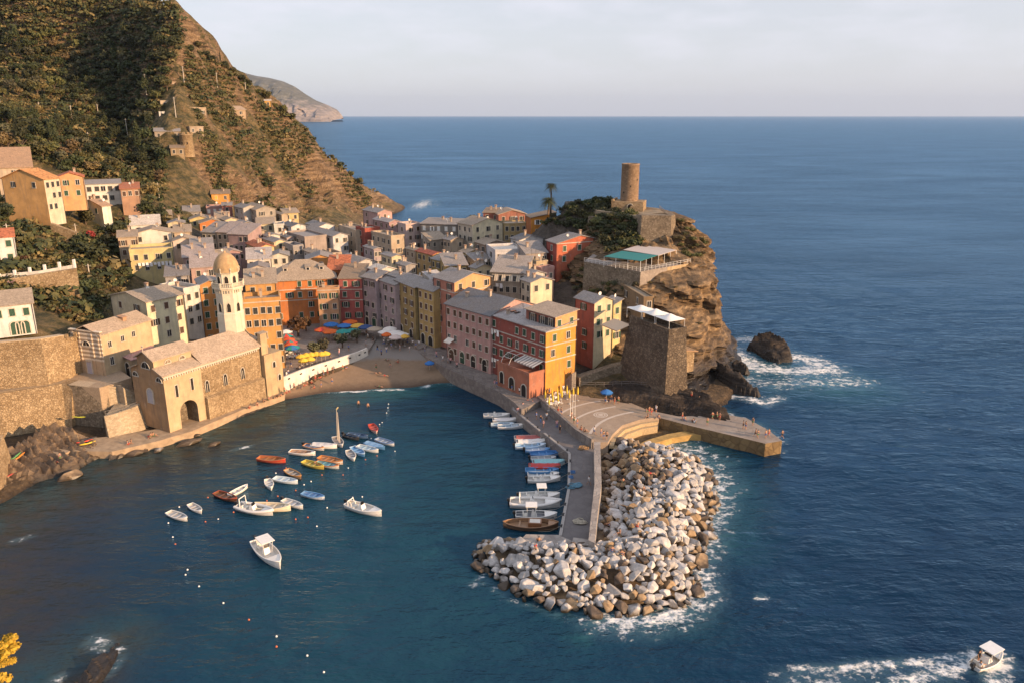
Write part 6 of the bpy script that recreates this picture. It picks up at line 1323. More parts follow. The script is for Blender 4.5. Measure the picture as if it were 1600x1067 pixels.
# ------------------------------------------------------------------ boulders of the breakwater
def boulder_mesh(k, seed):
    r_ = random.Random(seed); bm = bmesh.new()
    ax = Vector((1, r_.uniform(.68, .95), r_.uniform(.55, .85)))
    for _ in range(13):
        v = Vector((r_.gauss(0, 1), r_.gauss(0, 1), r_.gauss(0, 1))).normalized(); e = r_.uniform(.82, 1.0)
        bm.verts.new((v.x*ax.x*e, v.y*ax.y*e, v.z*ax.z*e))
    bmesh.ops.convex_hull(bm, input=bm.verts[:]); 
    for v in [v for v in bm.verts if not v.link_faces]: bm.verts.remove(v)
    bmesh.ops.dissolve_limit(bm, angle_limit=R(16), verts=bm.verts[:], edges=bm.edges[:])
    bmesh.ops.bevel(bm, geom=bm.edges[:], offset=.05, segments=1, affect='EDGES', profile=.6)
    bmesh.ops.triangulate(bm, faces=[f for f in bm.faces if len(f.verts) > 4]); bmesh.ops.recalc_face_normals(bm, faces=bm.faces)
    me = bpy.data.meshes.new('boulder'); bm.to_mesh(me); bm.free(); return me
def boulder_mat(name, a, b_, c):
    m, t, bs = base_mat(name); v = coords(t); oi = nd(t, 'ShaderNodeObjectInfo')
    n1 = noise_f(t, v, 2.2, 6, .7); n2 = noise_f(t, world_coords(t), 1.0, 6, .7)
    col = ramp(t, mth(t, 'ADD', mth(t, 'MULTIPLY', n1, .6), mth(t, 'MULTIPLY', n2, .4)), [(.32, a), (.52, b_), (.68, c)])
    hv = nd(t, 'ShaderNodeHueSaturation'); t.links.new(col, hv.inputs['Color']); t.links.new(maprange(t, oi.outputs['Random'], 0, 1, .68, 1.25), hv.inputs['Value'])
    g = nd(t, 'ShaderNodeNewGeometry'); sp = nd(t, 'ShaderNodeSeparateXYZ'); t.links.new(g.outputs['Position'], sp.inputs['Vector'])
    wet = maprange(t, mth(t, 'ADD', sp.outputs['Z'], mth(t, 'MULTIPLY', n2, 1.0)), .75, 1.5)
    t.links.new(mixc(t, wet, (0.05, 0.034, 0.018), hv.outputs['Color']), bs.inputs['Base Color']); t.links.new(maprange(t, wet, 0, 1, .4, .92), bs.inputs['Roughness'])
    bump(t, bs, n1, .5, .12); return m
BM = {'pale': boulder_mat('pale_boulder', (0.27, 0.26, 0.25), (0.50, 0.48, 0.46), (0.70, 0.68, 0.65)), 'tan': boulder_mat('tan_boulder', (0.18, 0.12, 0.07), (0.34, 0.24, 0.14), (0.50, 0.38, 0.24)), 'dark': boulder_mat('dark_boulder', (0.05, 0.04, 0.032), (0.13, 0.10, 0.078), (0.25, 0.19, 0.14))}
BMESH = {}
for kind, m in BM.items():
    for s_ in range(7):
        me = boulder_mesh(kind, 40 + s_*3 + len(kind)*31); me.materials.append(m); BMESH[kind, s_] = me
SHED = np.array([Wp(*p, 0) for p in [(936,694),(958,690),(985,690),(1004,700),(1040,702),(1082,716),(1112,745),(1120,782),(1104,835),(1090,880),(1086,925),(1070,945),(1000,960),(930,962),(878,955),(828,944),(782,912),(745,882),(742,860),(760,848),(806,847),(890,850),(930,850),(934,800),(940,755)]], float)
lo, hi = SHED.min(0), SHED.max(0); cand = []
r_ = random.Random(21)
WALLLINE = np.array([Wp(*p, 0) for p in [(938,694),(940,755),(934,800),(929,850),(806,848)]])
def wall_dist(x, y):
    d = 1e9
    for (ax_, ay_), (bx, by) in zip(WALLLINE[:-1], WALLLINE[1:]):
        dx, dy = bx-ax_, by-ay_; t_ = min(1, max(0, ((x-ax_)*dx + (y-ay_)*dy)/(dx*dx+dy*dy))); d = min(d, math.hypot(x-ax_-t_*dx, y-ay_-t_*dy))
    return d
pts = []; pa_ = np.zeros((4000, 3)); np_ = 0
for _ in range(60000):
    x, y = r_.uniform(lo[0], hi[0]), r_.uniform(lo[1], hi[1]); r0 = r_.choice([.7, .9, 1.1, 1.25, 1.4, 1.6, 1.85])
    if np_ == 0 or (((pa_[:np_, 0]-x)**2 + (pa_[:np_, 1]-y)**2) > (.45*(r0 + pa_[:np_, 2]))**2).all(): pts.append((x, y, r0)); pa_[np_] = (x, y, r0); np_ += 1
P_ = np.array(pts); sd = signed(P_[:, 0], P_[:, 1], SHED)
pts = [(p, s_) for p, s_ in zip(pts, sd) if s_ > -0.4]
pts.sort(key=lambda q: -q[0][2]/q[0][1])
rest = MB(); nb = 0
BLAB = {'pale': 'pale grey white boulder among the piled blocks outside the breakwater wall', 'tan': 'tan or ochre boulder among the piled blocks outside the breakwater wall', 'dark': 'dark brown boulder among the piled blocks outside the breakwater wall'}
SURF = []
for (x, y, r0), s_ in pts:
    wd = wall_dist(x, y); top = min(3.3, 0.35 + s_*.5) + r_.uniform(-.25, .35)
    north = y > 113
    f = vnoise(np.array([x]), np.array([y]), 6.0, 77)[0]
    edge = s_ < 1.2
    kind = r_.choices(['pale', 'tan', 'dark'], ([.22, .36, .42] if (north and x < 25) else [.42, .36, .22] if edge else [.82, .12, .06] if f > .35 or x > 20 else [.60, .27, .13]))[0]
    me = BMESH[kind, r_.randrange(7)]; rot = (r_.uniform(-.5, .5), r_.uniform(-.5, .5), r_.uniform(0, 6.3)); loc = Vector((x, y, max(-.1, top - r0*.25)))
    SURF.append((x, y, loc.z + r0*.62))
    if nb < 300:
        o = link_mesh('boulder', me); o.location = loc; o.rotation_euler = rot; o.scale = (r0, r0, r0*.92)
        tag(o, BLAB[kind], 'boulder', 'boulders piled outside the breakwater wall'); nb += 1
    else:
        M = Matrix.Translation(loc) @ Matrix.Rotation(rot[2], 4, 'Z') @ Matrix.Rotation(rot[0], 4, 'X'); mi = {'pale': 0, 'tan': 1, 'dark': 2}[kind]
        rest.add([M @ (v.co*r0) for v in me.vertices], [tuple(p.vertices) for p in me.polygons], mi)
if rest.v: tag(rest.build('breakwater_rubble', [BM['pale'], BM['tan'], BM['dark']]), 'smaller blocks filling gaps of the breakwater', 'rubble', kind='stuff')
core = MB().prism([tuple(p) for p in (SHED*.93 + SHED.mean(0)*.07)], -2, .55); tag(core.build('breakwater_core', BM['tan']), 'dark rubble filling between the breakwater boulders', 'rubble', kind='stuff')
# loose rocks at the left shore
for px, py, sx, sy, rz, kind, lb_ in [(108,744,3.1,1.9,.6,'tan','large flat tan rock slab at the water below the sea wall'), (80,738,1.2,1.0,.2,'pale','small pale block between the slabs at the left shore'), (52,745,1.8,1.2,1.1,'tan','pointed brown rock left of the flat tan slab'), (95,738,1.0,.9,2.0,'dark','dark rounded rock behind the flat tan slab'), (172,710,1.6,1.2,.3,'tan','brown boulder at the left end of the shore row'), (187,712,1.2,1.1,1.3,'dark','dark boulder second in the shore row below the terrace'), (208,708,2.2,1.5,.4,'dark','broad dark boulder in the middle of the shore row'), (226,702,1.2,1.0,2.2,'tan','tan boulder right of the broad dark one'), (247,703,1.3,1.0,.9,'pale','pale pointed rock at the right end of the shore row'), (145,716,1.7,.9,.5,'tan','low ochre rock at the mouth of the little inlet'), (292,692,3.3,1.5,.6,'dark','long flat dark rock below the church arch'), (333,694,1.7,1.0,.7,'dark','flat rock beside the long dark one'), (305,680,1.2,.9,.2,'dark','small rock wedged against the path below the church')]:
    p = at_z(px, py, .2); o = link_mesh('boulder', BMESH[kind, (px*7) % 7]); o.location = p; o.rotation_euler = (.1, -.1, rz); o.scale = (sx, sy, min(sx, sy)*.75); tag(o, lb_, 'rock')

# ------------------------------------------------------------------ boats
RUBBER = simple('grey_rubber', (0.52, 0.52, 0.52), .6, .05); BLACKP = simple('black_plastic', (0.02, 0.02, 0.022), .35, .2)
def paint(c): return simple('boat_paint', c, .35, .06)
BW_, BB_, BR_, BY_, BO_, BK_, BT_, BBR, BLG = (0.78, 0.77, 0.73), (0.05, 0.17, 0.42), (0.50, 0.05, 0.035), (0.62, 0.50, 0.09), (0.62, 0.22, 0.05), (0.05, 0.05, 0.055), (0.25, 0.48, 0.52), (0.24, 0.11, 0.05), (0.50, 0.62, 0.70)
def hull_sections(L, Bm, D, n=13, double=False, transom=.72, sheer=.30):
    S_ = []
    for i in range(n):
        f = i/(n-1); x = -L/2 + L*f
        if double: wdt = math.sin(PI*min(1, max(0, f)))**.62
        else: wdt = transom + (1-transom)*math.sin(min(1, f/.45)*PI/2) if f < .45 else max(0.0, math.cos((f-.45)/.55*PI/2))**.72
        wdt = max(wdt, .03)*Bm/2; z = D*.55 + sheer*D*((f-.4)**2)*2.2*(1.6 if f > .4 else .7) + D*.2
        S_.append((x, wdt, z))
    return S_
def boat(label, px, py, hdg, L, hull_c, in_c, kind='row', Bm=None, cover=None, motor=False, rim=None, thwart=2, stripe=None, double=False, group=None, name='boat'):
    """hdg: direction of the bow in degrees, 0 = to the right, 90 = away"""
    p = at_z(px, py, .05); Bm = Bm or L*.36; D = max(.55, L*.135)
    root = empty(name, (p.x, p.y, 0.0), R(hdg), label, 'boat', group)
    S_ = hull_sections(L, Bm, D, double=double); b = MB(); vs = []; prof = [(1.0, 1.0), (.94, .5), (.72, -.05), (0.0, -.38)]
    for x, w_, z in S_:
        rl = [(x, -w_*a, z*c if c > 0 else c*D) for a, c in prof]; vs += rl + [(x_, -y_, z_) for x_, y_, z_ in rl[-2::-1]]
    k = 7; n = len(S_)
    b.add(vs, [(i*k+j, i*k+j+1, (i+1)*k+j+1, (i+1)*k+j) for i in range(n-1) for j in range(k-1)], 0, True)
    b.add(vs[:k], [tuple(range(k))[::-1]]); b.add(vs[-k:], [tuple(range(k))])
    o = b.build('hull', [paint(hull_c)], root); bmesh_fix(o.data)
    # gunwale
    g = MB(); g.tube([(x, -w_, z) for x, w_, z in S_] + [(x, w_, z) for x, w_, z in S_[::-1]] + [(S_[0][0], -S_[0][1], S_[0][2])], .055 + .004*L, 5, cap=False); g.build('gunwale', paint(rim or hull_c), root)
    if kind in ('row', 'work', 'motor', 'rib'):
        fl_ = MB(); zf = D*.32
        fl_.add([(x, -w_*.93, zf + (z - zf)*.2*(i == n-1)) for i, (x, w_, z) in enumerate(S_)] + [(x, w_*.93, zf) for x, w_, z in S_], [(i, i+1, n+i+1, n+i) for i in range(n-1)])
        for sg in (-1, 1): fl_.add([(x, sg*w_*.93, zf) for x, w_, z in S_] + [(x, sg*w_*.97, z-.02) for x, w_, z in S_], [(i, i+1, n+i+1, n+i) for i in range(n-1)])
        fl_.add([(S_[0][0]+.03, -S_[0][1]*.95, zf), (S_[0][0]+.03, S_[0][1]*.95, zf), (S_[0][0]+.03, S_[0][1]*.95, S_[0][2]-.02), (S_[0][0]+.03, -S_[0][1]*.95, S_[0][2]-.02)], [(0,1,2,3)])
        fl_.build('interior', paint(in_c), root)
    def at(f): i = f*(n-1); a = int(min(i, n-2)); t_ = i-a; return [S_[a][q]*(1-t_) + S_[a+1][q]*t_ for q in range(3)]
    if kind in ('row', 'work'):
        for f in ([.3, .55, .75][:thwart] if thwart < 4 else [.2, .4, .58, .75]):
            x, w_, z = at(f); MB().box(x-.13, x+.13, -w_*.94, w_*.94, z*.66, z*.66+.05).build('thwart', paint(sc(in_c, 1.15) if stripe is None else stripe), root)
        x0 = [at(f) for f in (.82, .9, 1.0)]; fd = MB(); fd.add([(x, -w_*.95, z-.05) for x, w_, z in x0] + [(x, w_*.95, z-.05) for x, w_, z in x0], [(0,1,4,3),(1,2,5,4)]); fd.build('foredeck', paint(rim or hull_c), root)
    if cover is not None:
        c_ = MB(); vs = []
        ff = [.06 + .9*i/10 for i in range(11)]
        for f in ff:
            x, w_, z = at(f)
            for j in range(7): u = -1 + 2*j/6; vs.append((x, u*w_*1.03, z + .02 + (1-u*u)*(.22 + .08*math.sin(f*23)) + .03*math.sin(9*u + f*31)))
        c_.add(vs, [(i*7+j, (i+1)*7+j, (i+1)*7+j+1, i*7+j+1) for i in range(10) for j in range(6)], 0, True); c_.build('tarpaulin', simple('boat_cover', cover, .75, .12), root)
    if motor:
        x, w_, z = S_[0]; q = MB(); q.box(x-.42, x-.02, -.16, .16, z-.05, z+.48); q.box(x-.34, x-.12, -.09, .09, -.4, z-.05); q.box(x-.5, x-.08, -.2, .2, z+.12, z+.40); q.build('outboard_motor', BLACKP, root)
    if kind in ('motor', 'rib'):
        x, w_, z = at(.45); q = MB(); q.add([(x-.5,-.5,z*.35),(x+.45,-.5,z*.35),(x+.45,.5,z*.35),(x-.5,.5,z*.35),(x-.35,-.45,z+.55),(x+.1,-.45,z+.55),(x+.1,.45,z+.55),(x-.35,.45,z+.55)], [(3,2,1,0),(4,5,6,7),(0,1,5,4),(1,2,6,5),(2,3,7,6),(3,0,4,7)]); cs = q.build('console', paint(BW_), root)
        MB().add([(x+.12,-.42,z+.5),(x+.12,.42,z+.5),(x-.05,.38,z+.95),(x-.05,-.38,z+.95)], [(0,1,2,3),(3,2,1,0)]).build('windscreen', GLASS, cs)
        x, w_, z = at(.22); MB().box(x-.35, x+.35, -.6, .6, z*.3, z*.85).box(x-.35, x-.2, -.6, .6, z*.85, z+.3).build('seat', simple('boat_cushion', (0.66, 0.64, 0.58), .7), root)
        fd = MB(); P = [at(f) for f in (.70, .8, .9, 1.0)]; fd.add([(x, -w_*.96, z-.03) for x, w_, z in P] + [(x, w_*.96, z-.03) for x, w_, z in P], [(i, i+1, 5+i, 4+i) for i in range(3)]); fd.build('foredeck', paint(BW_), root)
    if kind == 'rib':
        q = MB(); q.tube([(x, -w_*1.02, z-.02) for x, w_, z in S_[:-1]] + [(S_[-1][0]+.1, 0, S_[-1][2])] + [(x, w_*1.02, z-.02) for x, w_, z in S_[:-1][::-1]], .24, 8); q.build('inflatable_tube', simple('pale_rubber', (0.70, 0.69, 0.66), .5, .04), root)
    return root, at
def roll_bar(root, at, f=.08, h=1.1):
    x, w_, z = at(f); MB().tube([(x, -w_*.8, z), (x-.1, -w_*.7, z+h), (x-.1, w_*.7, z+h), (x, w_*.8, z)], .09, 6).build('roll_bar', WHITE_PAINT, root)
def t_top(root, at, f=.42, h=1.75, lx=1.0, ly=.9, c=BW_):
    x, w_, z = at(f); o = MB().box(x-lx, x+lx, -ly, ly, z+h, z+h+.09).build('canopy', paint(c), root)
    for sx in (-.8, .8):
        for sy in (-.75, .75): MB().tube([(x+sx*lx*.8, sy*ly*.7, z*.4), (x+sx*lx, sy*ly, z+h)], .04, 5).build('canopy_post', WHITE_PAINT, o)
# moored out in the harbour
r, at = boat('large white motor boat with a white T top and black outboard, nearest the viewer', 419, 869, -50, 8.2, BW_, (0.60, 0.58, 0.54), 'motor', 2.6, motor=True, name='motor_boat'); t_top(r, at, .42, 1.7, 1.25, .95)
r, at = boat('white open motor boat with a small console, alone towards the harbour mouth', 569, 798, -28, 6.8, BW_, (0.62, 0.60, 0.56), 'motor', 2.3, motor=True, name='motor_boat'); roll_bar(r, at, .12, .7)
r, at = boat('white inflatable boat with a tall roll bar beside the cream rowing boat', 399, 799, -20, 6.6, (0.60, 0.60, 0.58), (0.55, 0.55, 0.53), 'rib', 2.3, motor=True, name='inflatable_boat'); roll_bar(r, at, .16, 1.5)
boat('broad cream rowing boat moored right beside the inflatable boat', 425, 795, -6, 6.2, (0.74, 0.66, 0.48), (0.56, 0.50, 0.40), thwart=3)
boat('small white dinghy with a grey floor right of the cream rowing boat', 458, 789, -32, 4.4, BW_, (0.5, 0.5, 0.5), motor=True)
boat('white rowing boat moored farthest to the left', 278, 808, -30, 4.4, BW_, (0.44, 0.44, 0.43), thwart=3)
boat('small white rowing boat second from the left', 306, 796, -42, 3.8, BW_, (0.48, 0.46, 0.43), thwart=3)
boat('dark brown old rowing boat with red trim left of the white dinghy', 354, 778, -30, 5.0, (0.10, 0.045, 0.03), (0.14, 0.07, 0.04), rim=(0.34, 0.07, 0.03), thwart=3)
boat('stubby white dinghy behind the brown old rowing boat', 373, 768, 62, 3.9, BW_, (0.60, 0.58, 0.54), thwart=2)
boat('white boat with a black outboard and a dark stern, middle of the harbour', 421, 758, -64, 3.8, BW_, (0.58, 0.57, 0.55), motor=True)
boat('pale blue white rowing boat below the orange rimmed one', 447, 752, -18, 4.6, (0.64, 0.72, 0.76), (0.52, 0.60, 0.64), thwart=3)
boat('wooden rowing boat with an orange rim and grey floor', 459, 742, -42, 4.5, (0.30, 0.17, 0.08), (0.34, 0.31, 0.27), rim=(0.60, 0.28, 0.07), thwart=3)
boat('blue and white rowing boat alone right of the white dinghy', 490, 776, -22, 4.3, (0.68, 0.70, 0.72), (0.12, 0.25, 0.46), rim=(0.16, 0.34, 0.58), thwart=3)
boat('wooden boat with a bright red bow and brown stern', 425, 720, -12, 5.4, BR_, (0.36, 0.17, 0.07), rim=(0.45, 0.12, 0.05), thwart=3)
boat('white rowing boat with a brown floor upper left of the yellow boat', 473, 709, -10, 5.0, BW_, (0.36, 0.22, 0.14), thwart=3)
boat('yellow rowing boat in the middle of the moored group', 490, 728, -30, 4.9, (0.50, 0.36, 0.07), (0.46, 0.37, 0.09), rim=BY_, thwart=3)
boat('boat with turquoise floor and white bow between yellow and orange boats', 512, 728, -24, 4.9, (0.66, 0.60, 0.52), (0.14, 0.34, 0.40), rim=(0.50, 0.18, 0.06), thwart=3)
boat('orange decked boat with a white hull behind the turquoise floored one', 517, 721, -24, 5.2, (0.70, 0.62, 0.54), (0.42, 0.20, 0.08), rim=(0.56, 0.22, 0.06), thwart=3)
boat('orange and blue boat with black outboard beside the white covered boat', 491, 700, -22, 4.4, (0.68, 0.62, 0.56), (0.20, 0.26, 0.36), rim=(0.60, 0.24, 0.06), motor=True)
boat('white boat under a pale cover behind the orange and blue boat', 507, 698, -10, 5.0, BW_, BW_, cover=(0.62, 0.60, 0.58))
r, at = boat('grey white fishing boat with two bare masts', 529, 692, -62, 4.8, (0.58, 0.57, 0.56), (0.24, 0.22, 0.21), thwart=2, name='fishing_boat')
for x, tx, h_ in ((1.0, -.9, 6.4), (-.7, .25, 6.8), (.2, -.1, 5.2)): MB().tube([(x, 0, .5), (x+tx, .15, h_)], [.09, .05], 5).build('mast', simple('pale_spar', (0.5, 0.44, 0.36), .7), r)
MB().tube([(-.4, .1, 6.8), (-.42, .5, 7.2)], .14, 5).build('masthead_bundle', simple('straw', (0.5, 0.4, 0.2), .8), r)
boat('small black dinghy beside the boat with masts', 549, 684, -30, 3.8, BK_, (0.05, 0.05, 0.05), thwart=2, motor=True)
boat('dark blue boat with a white outboard behind the black dinghy', 559, 682, -18, 4.4, (0.05, 0.10, 0.20), (0.10, 0.16, 0.26), thwart=2)
boat('white rowing boat with a dark floor left of the three blue boats', 549, 713, -66, 4.4, BW_, (0.34, 0.33, 0.32), thwart=3)
boat('bright blue rowing boat first of three side by side', 560, 707, -52, 4.7, (0.12, 0.30, 0.55), (0.16, 0.34, 0.56), rim=(0.40, 0.54, 0.68), thwart=3)
boat('pale boat with a light blue floor in the middle of three side by side', 575, 703, -28, 4.8, (0.72, 0.70, 0.66), (0.40, 0.52, 0.60), thwart=3)
boat('blue covered boat with a white motor third of three side by side', 586, 698, -32, 4.8, (0.10, 0.26, 0.48), (0.1, .2, .4), cover=(0.20, 0.36, 0.56))
boat('white rowing boat with a blue stripe farthest right in the moored group', 602, 692, -35, 4.6, BW_, (0.30, 0.36, 0.44), rim=(0.2, 0.3, 0.5), thwart=3)
boat('red and white boat at the far end of the moorings near the beach', 584, 671, -66, 4.4, (0.70, 0.60, 0.54), (0.46, 0.09, 0.06), rim=BR_, thwart=3)
# moored along the pier
for lb_, px, py, L, hc, ic, kw in [
 ('white boat with a low windscreen, farthest up the pier', 776, 651, 5.4, BW_, (0.6, 0.6, 0.6), dict(kind='motor', hdg=2)),
 ('white rowing boat second from the far end of the pier moorings', 789, 658, 5.0, BW_, (0.58, 0.56, 0.52), dict(hdg=2, cover=(0.64, 0.62, 0.60))),
 ('pale blue boat third from the far end of the pier moorings', 785, 665, 4.6, BLG, (0.3, 0.4, 0.5), dict(hdg=4, motor=True)),
 ('white boat with a raised bow nearest the quay steps', 798, 668, 5.2, BW_, (0.40, 0.48, 0.54), dict(hdg=6, thwart=3)),
 ('boat under a dull red cover at the far end of the covered row', 828, 687, 6.0, (0.60, 0.50, 0.48), BW_, dict(hdg=2, cover=(0.36, 0.10, 0.09))),
 ('white covered boat next to the dull red one', 831, 693, 6.0, BW_, BW_, dict(hdg=3, cover=(0.70, 0.69, 0.67))),
 ('light blue and white boat in the middle of the pier moorings', 829, 699, 5.8, (0.56, 0.68, 0.78), (0.30, 0.46, 0.62), dict(hdg=4, motor=True, thwart=3)),
 ('small blue and white motor dinghy at the pier', 840, 705, 4.6, (0.14, 0.34, 0.62), (0.60, 0.64, 0.68), dict(hdg=4, motor=True, thwart=2)),
 ('deep blue boat with a white cushion at the pier', 852, 711, 5.6, (0.05, 0.17, 0.42), (0.07, 0.22, 0.46), dict(hdg=5, thwart=2)),
 ('grey white boat with an outboard below the deep blue one', 849, 718, 4.6, (0.50, 0.52, 0.54), (0.36, 0.38, 0.40), dict(hdg=3, motor=True, thwart=2)),
 ('turquoise covered boat at the pier', 857, 725, 5.8, (0.36, 0.58, 0.66), BW_, dict(hdg=2, cover=(0.22, 0.46, 0.50))),
 ('bright red covered boat at the pier', 851, 731, 5.6, BR_, BW_, dict(hdg=-2, cover=(0.44, 0.05, 0.05))),
 ('blue rowing boat beside the bright red one', 847, 738, 5.8, (0.08, 0.24, 0.48), (0.10, 0.26, 0.46), dict(hdg=0, thwart=3)),
 ('narrow white boat between the blue boat and the white motor boat', 849, 744, 5.4, BW_, (0.56, 0.56, 0.54), dict(hdg=0, thwart=3)),
 ('white motor boat with a pointed bow below the narrow white one', 850, 751, 5.6, BW_, (0.58, 0.57, 0.55), dict(kind='motor', hdg=6, motor=True))]:
    hdg = kw.pop('hdg'); kd = kw.pop('kind', 'row'); boat(lb_, px, py, hdg, L, hc, ic, kd, **kw)
r, at = boat('white inflatable cruiser with a canopy at the lower pier', 843, 778, 2, 6.6, BW_, (0.6, 0.6, 0.58), 'motor', 2.3, name='motor_boat', motor=True); t_top(r, at, .55, 1.6, .8, .85)
r, at = boat('long white motor cruiser with a cabin at the lower pier', 836, 790, -2, 8.0, BW_, (0.62, 0.60, 0.57), 'rib', 2.7, name='motor_boat', motor=True); roll_bar(r, at, .2, 1.2)
r, at = boat('white motor boat with dark cockpit and canopy next to the brown launch', 838, 808, -1, 6.4, BW_, (0.16, 0.17, 0.19), 'motor', 2.3, name='motor_boat', motor=True); t_top(r, at, .38, 1.6, .9, .85)
r, at = boat('brown wooden launch with a cream cabin hatch at the pier end', 829, 824, -5, 8.4, (0.13, 0.075, 0.045), (0.30, 0.18, 0.10), 'row', 2.9, rim=(0.30, 0.17, 0.09), thwart=2, double=True, name='wooden_launch')
x, w_, z = at(.58); MB().box(x-1.0, x+1.0, -.75, .75, z*.5, z+.35).build('cabin', paint(BBR), r); MB().box(x-.8, x+.8, -.55, .55, z+.355, z+.40).build('hatch', paint((0.66, 0.62, 0.54)), r)
# ropes, bollards and gear on the pier
boll = MB().lathe([(.2, 0), (.2, .1), (.12, .14), (.12, .42), (.2, .46), (.2, .54), (.02, .58)], 10).mesh('bollard', IRON)
for k, (px, py) in enumerate([(806,641),(822,655),(838,669),(856,683),(870,693),(884,705),(889,722),(887,742),(886,762),(881,790),(878,806),(875,824)]):
    p = at_z(px + 2, py, PIERZ); o = link_mesh('bollard', boll); o.location = p; tag(o, 'small dark iron mooring bollard on the kerb of the pier', 'bollard', 'bollards along the pier')
    if k > 2:
        q = at_z(px - 26 - (k % 3)*4, py + 6, .75); d = p - q; r_o = empty('mooring_rope', q, 0, 'thin mooring rope from a moored boat to a pier bollard', 'rope', 'mooring ropes along the pier'); MB().tube([(0, 0, 0), tuple(d*.5 - Vector((0, 0, .25))), tuple(d + Vector((0, 0, .35)))], .022, 4).build('strand', simple('rope', (.45, .40, .32), .9), r_o)
for px, py, s_, c, lb_ in [(897,760,.8,(.10,.22,.30),'heap of blue green fishing net on the pier beside the steps'),(912,700,.7,(.32,.20,.10),'brown heap of net against the pier wall'),(905,815,.7,(.42,.38,.30),'pile of pale rope near the pier end')]:
    b = MB(); r3 = random.Random(px)
    for _ in range(9): x, y = r3.uniform(-.7, .7), r3.uniform(-.5, .5); b.tube([(x + .5*math.cos(a_), y + .35*math.sin(a_), .12 + .1*r3.random()) for a_ in [k*.7 + x for k in range(9)]], .07, 5)
    o = b.build('net_heap', simple('net', c, .95, .3)); o.location = at_z(px, py, PIERZ); o.scale = (s_*1.6,)*3; tag(o, lb_, 'net')
for px, py, lb_ in [(895,738,'blue plastic fish crate on the pier'),(892,746,'second blue fish crate beside the first on the pier')]:
    b = MB().box(-.4, .4, -.28, .28, 0, .04).box(-.4, .4, -.28, -.25, .04, .32).box(-.4, .4, .25, .28, .04, .32).box(-.4, -.37, -.25, .25, .04, .32).box(.37, .4, -.25, .25, .04, .32); o = b.build('fish_crate', simple('crate_plastic', (.08, .2, .42), .6)); o.location = at_z(px, py, PIERZ); tag(o, lb_, 'crate')
# the passing boat with its wake
r, at = boat('white motor boat with a sun canopy speeding out of the lower right corner', 1543, 1034, 26, 4.9, BW_, (0.56, 0.5, 0.42), 'motor', 2.0, name='motor_boat', motor=True); t_top(r, at, .58, 1.3, 1.0, .85, (0.80, 0.80, 0.78)); r.rotation_euler.y = R(-3)
WAKER = (r, at)
# kayaks on the rocks
def kayak(label, px, py, z, hdg, tilt, c):
    p = at_z(px, py, z); b = MB(); n = 11; vs = []
    for i in range(n):
        f = i/(n-1); x = -1.9 + 3.8*f; w_ = max(.02, math.sin(PI*f)**.7*.36)
        for j in range(8): a_ = 2*PI*j/8; vs.append((x, w_*math.cos(a_), .18*math.sin(a_)*(.4 + w_*1.7) + .10*(2*f-1)**2))
    b.add(vs, [(i*8+j, i*8+(j+1) % 8, (i+1)*8+(j+1) % 8, (i+1)*8+j) for i in range(n-1) for j in range(8)], 0, True)
    root = empty('kayak', p, R(hdg), label, 'kayak'); root.rotation_euler.y = R(tilt); root.scale = (.72,)*3; b.build('hull', simple('kayak_plastic', c, .35, .06), root)
    q = MB(); q.lathe([(.28, .17), (.30, .24), (.24, .24), (.22, .12)], 12); o = q.build('cockpit_rim', BLACKP, root); o.scale = (1.5, .8, 1)
kayak('red kayak lying with a yellow one at the inlet below the wall', 132, 689, 1.9, 38, 0, (0.60, 0.06, 0.03)); kayak('yellow kayak beside the red one at the inlet', 137, 692, 1.9, 44, 0, (0.72, 0.52, 0.03)); kayak('dark kayak behind the red one at the inlet', 139, 685, 2.1, 30, 0, (0.05, 0.05, 0.06))
kayak('orange kayak leaning at the far left under the sea wall', 28, 714, 3.0, 62, -18, (0.68, 0.22, 0.02)); kayak('green kayak leaning beside the orange one', 22, 714, 3.1, 64, -18, (0.10, 0.30, 0.10)); kayak('dark red kayak below the orange one at the far left', 22, 738, 1.7, 66, -10, (0.36, 0.04, 0.03)); kayak('yellow green kayak lying along the foot of the dark wall', 123, 651, 4.2, -4, 0, (0.50, 0.50, 0.05))
# mooring buoys
def buoy_mesh(c):
    b = MB(); b.lathe([(.02, -.25), (.2, -.18), (.3, 0), (.24, .17), (.1, .26), (.05, .34), (.05, .42), (.02, .43)], 10); return b.mesh('buoy', simple('buoy_plastic', c, .4, .05))
bw, br = buoy_mesh((0.80, 0.80, 0.78)), buoy_mesh((0.62, 0.16, 0.06))
for k, (px, py, c) in enumerate([(263,817,'w'),(290,898,'w'),(293,890,'w'),(349,942,'w'),(389,968,'r'),(432,994,'w'),(432,1010,'r'),(270,839,'w'),(311,916,'w'),(274,850,'r'),(325,777,'r'),(280,792,'w'),(321,815,'r'),(341,811,'w'),(365,800,'r'),(415,836,'r'),(495,822,'w'),(462,811,'r'),(481,808,'r'),(511,793,'w'),(434,775,'r'),(417,782,'r'),(475,757,'w'),(486,752,'w'),(462,766,'r'),(431,739,'w'),(447,731,'r'),(551,777,'w'),(566,776,'w'),(503,742,'r'),(544,731,'w'),(571,718,'r'),(593,663,'w'),(597,660,'w'),(604,645,'w'),(606,637,'w'),(607,631,'w'),(580,685,'w'),(617,705,'w'),(589,712,'r'),(480,1024,'w'),(506,1050,'w'),(536,742,'r'),(833,716,'w')]):
    o = link_mesh('buoy', bw if c == 'w' else br); o.location = at_z(px, py, 0); o.location.z = .03; o.scale = (.45,)*3
    tag(o, 'small white mooring buoy floating in the harbour' if c == 'w' else 'small orange red mooring buoy floating in the harbour', 'buoy', 'mooring buoys scattered over the harbour')
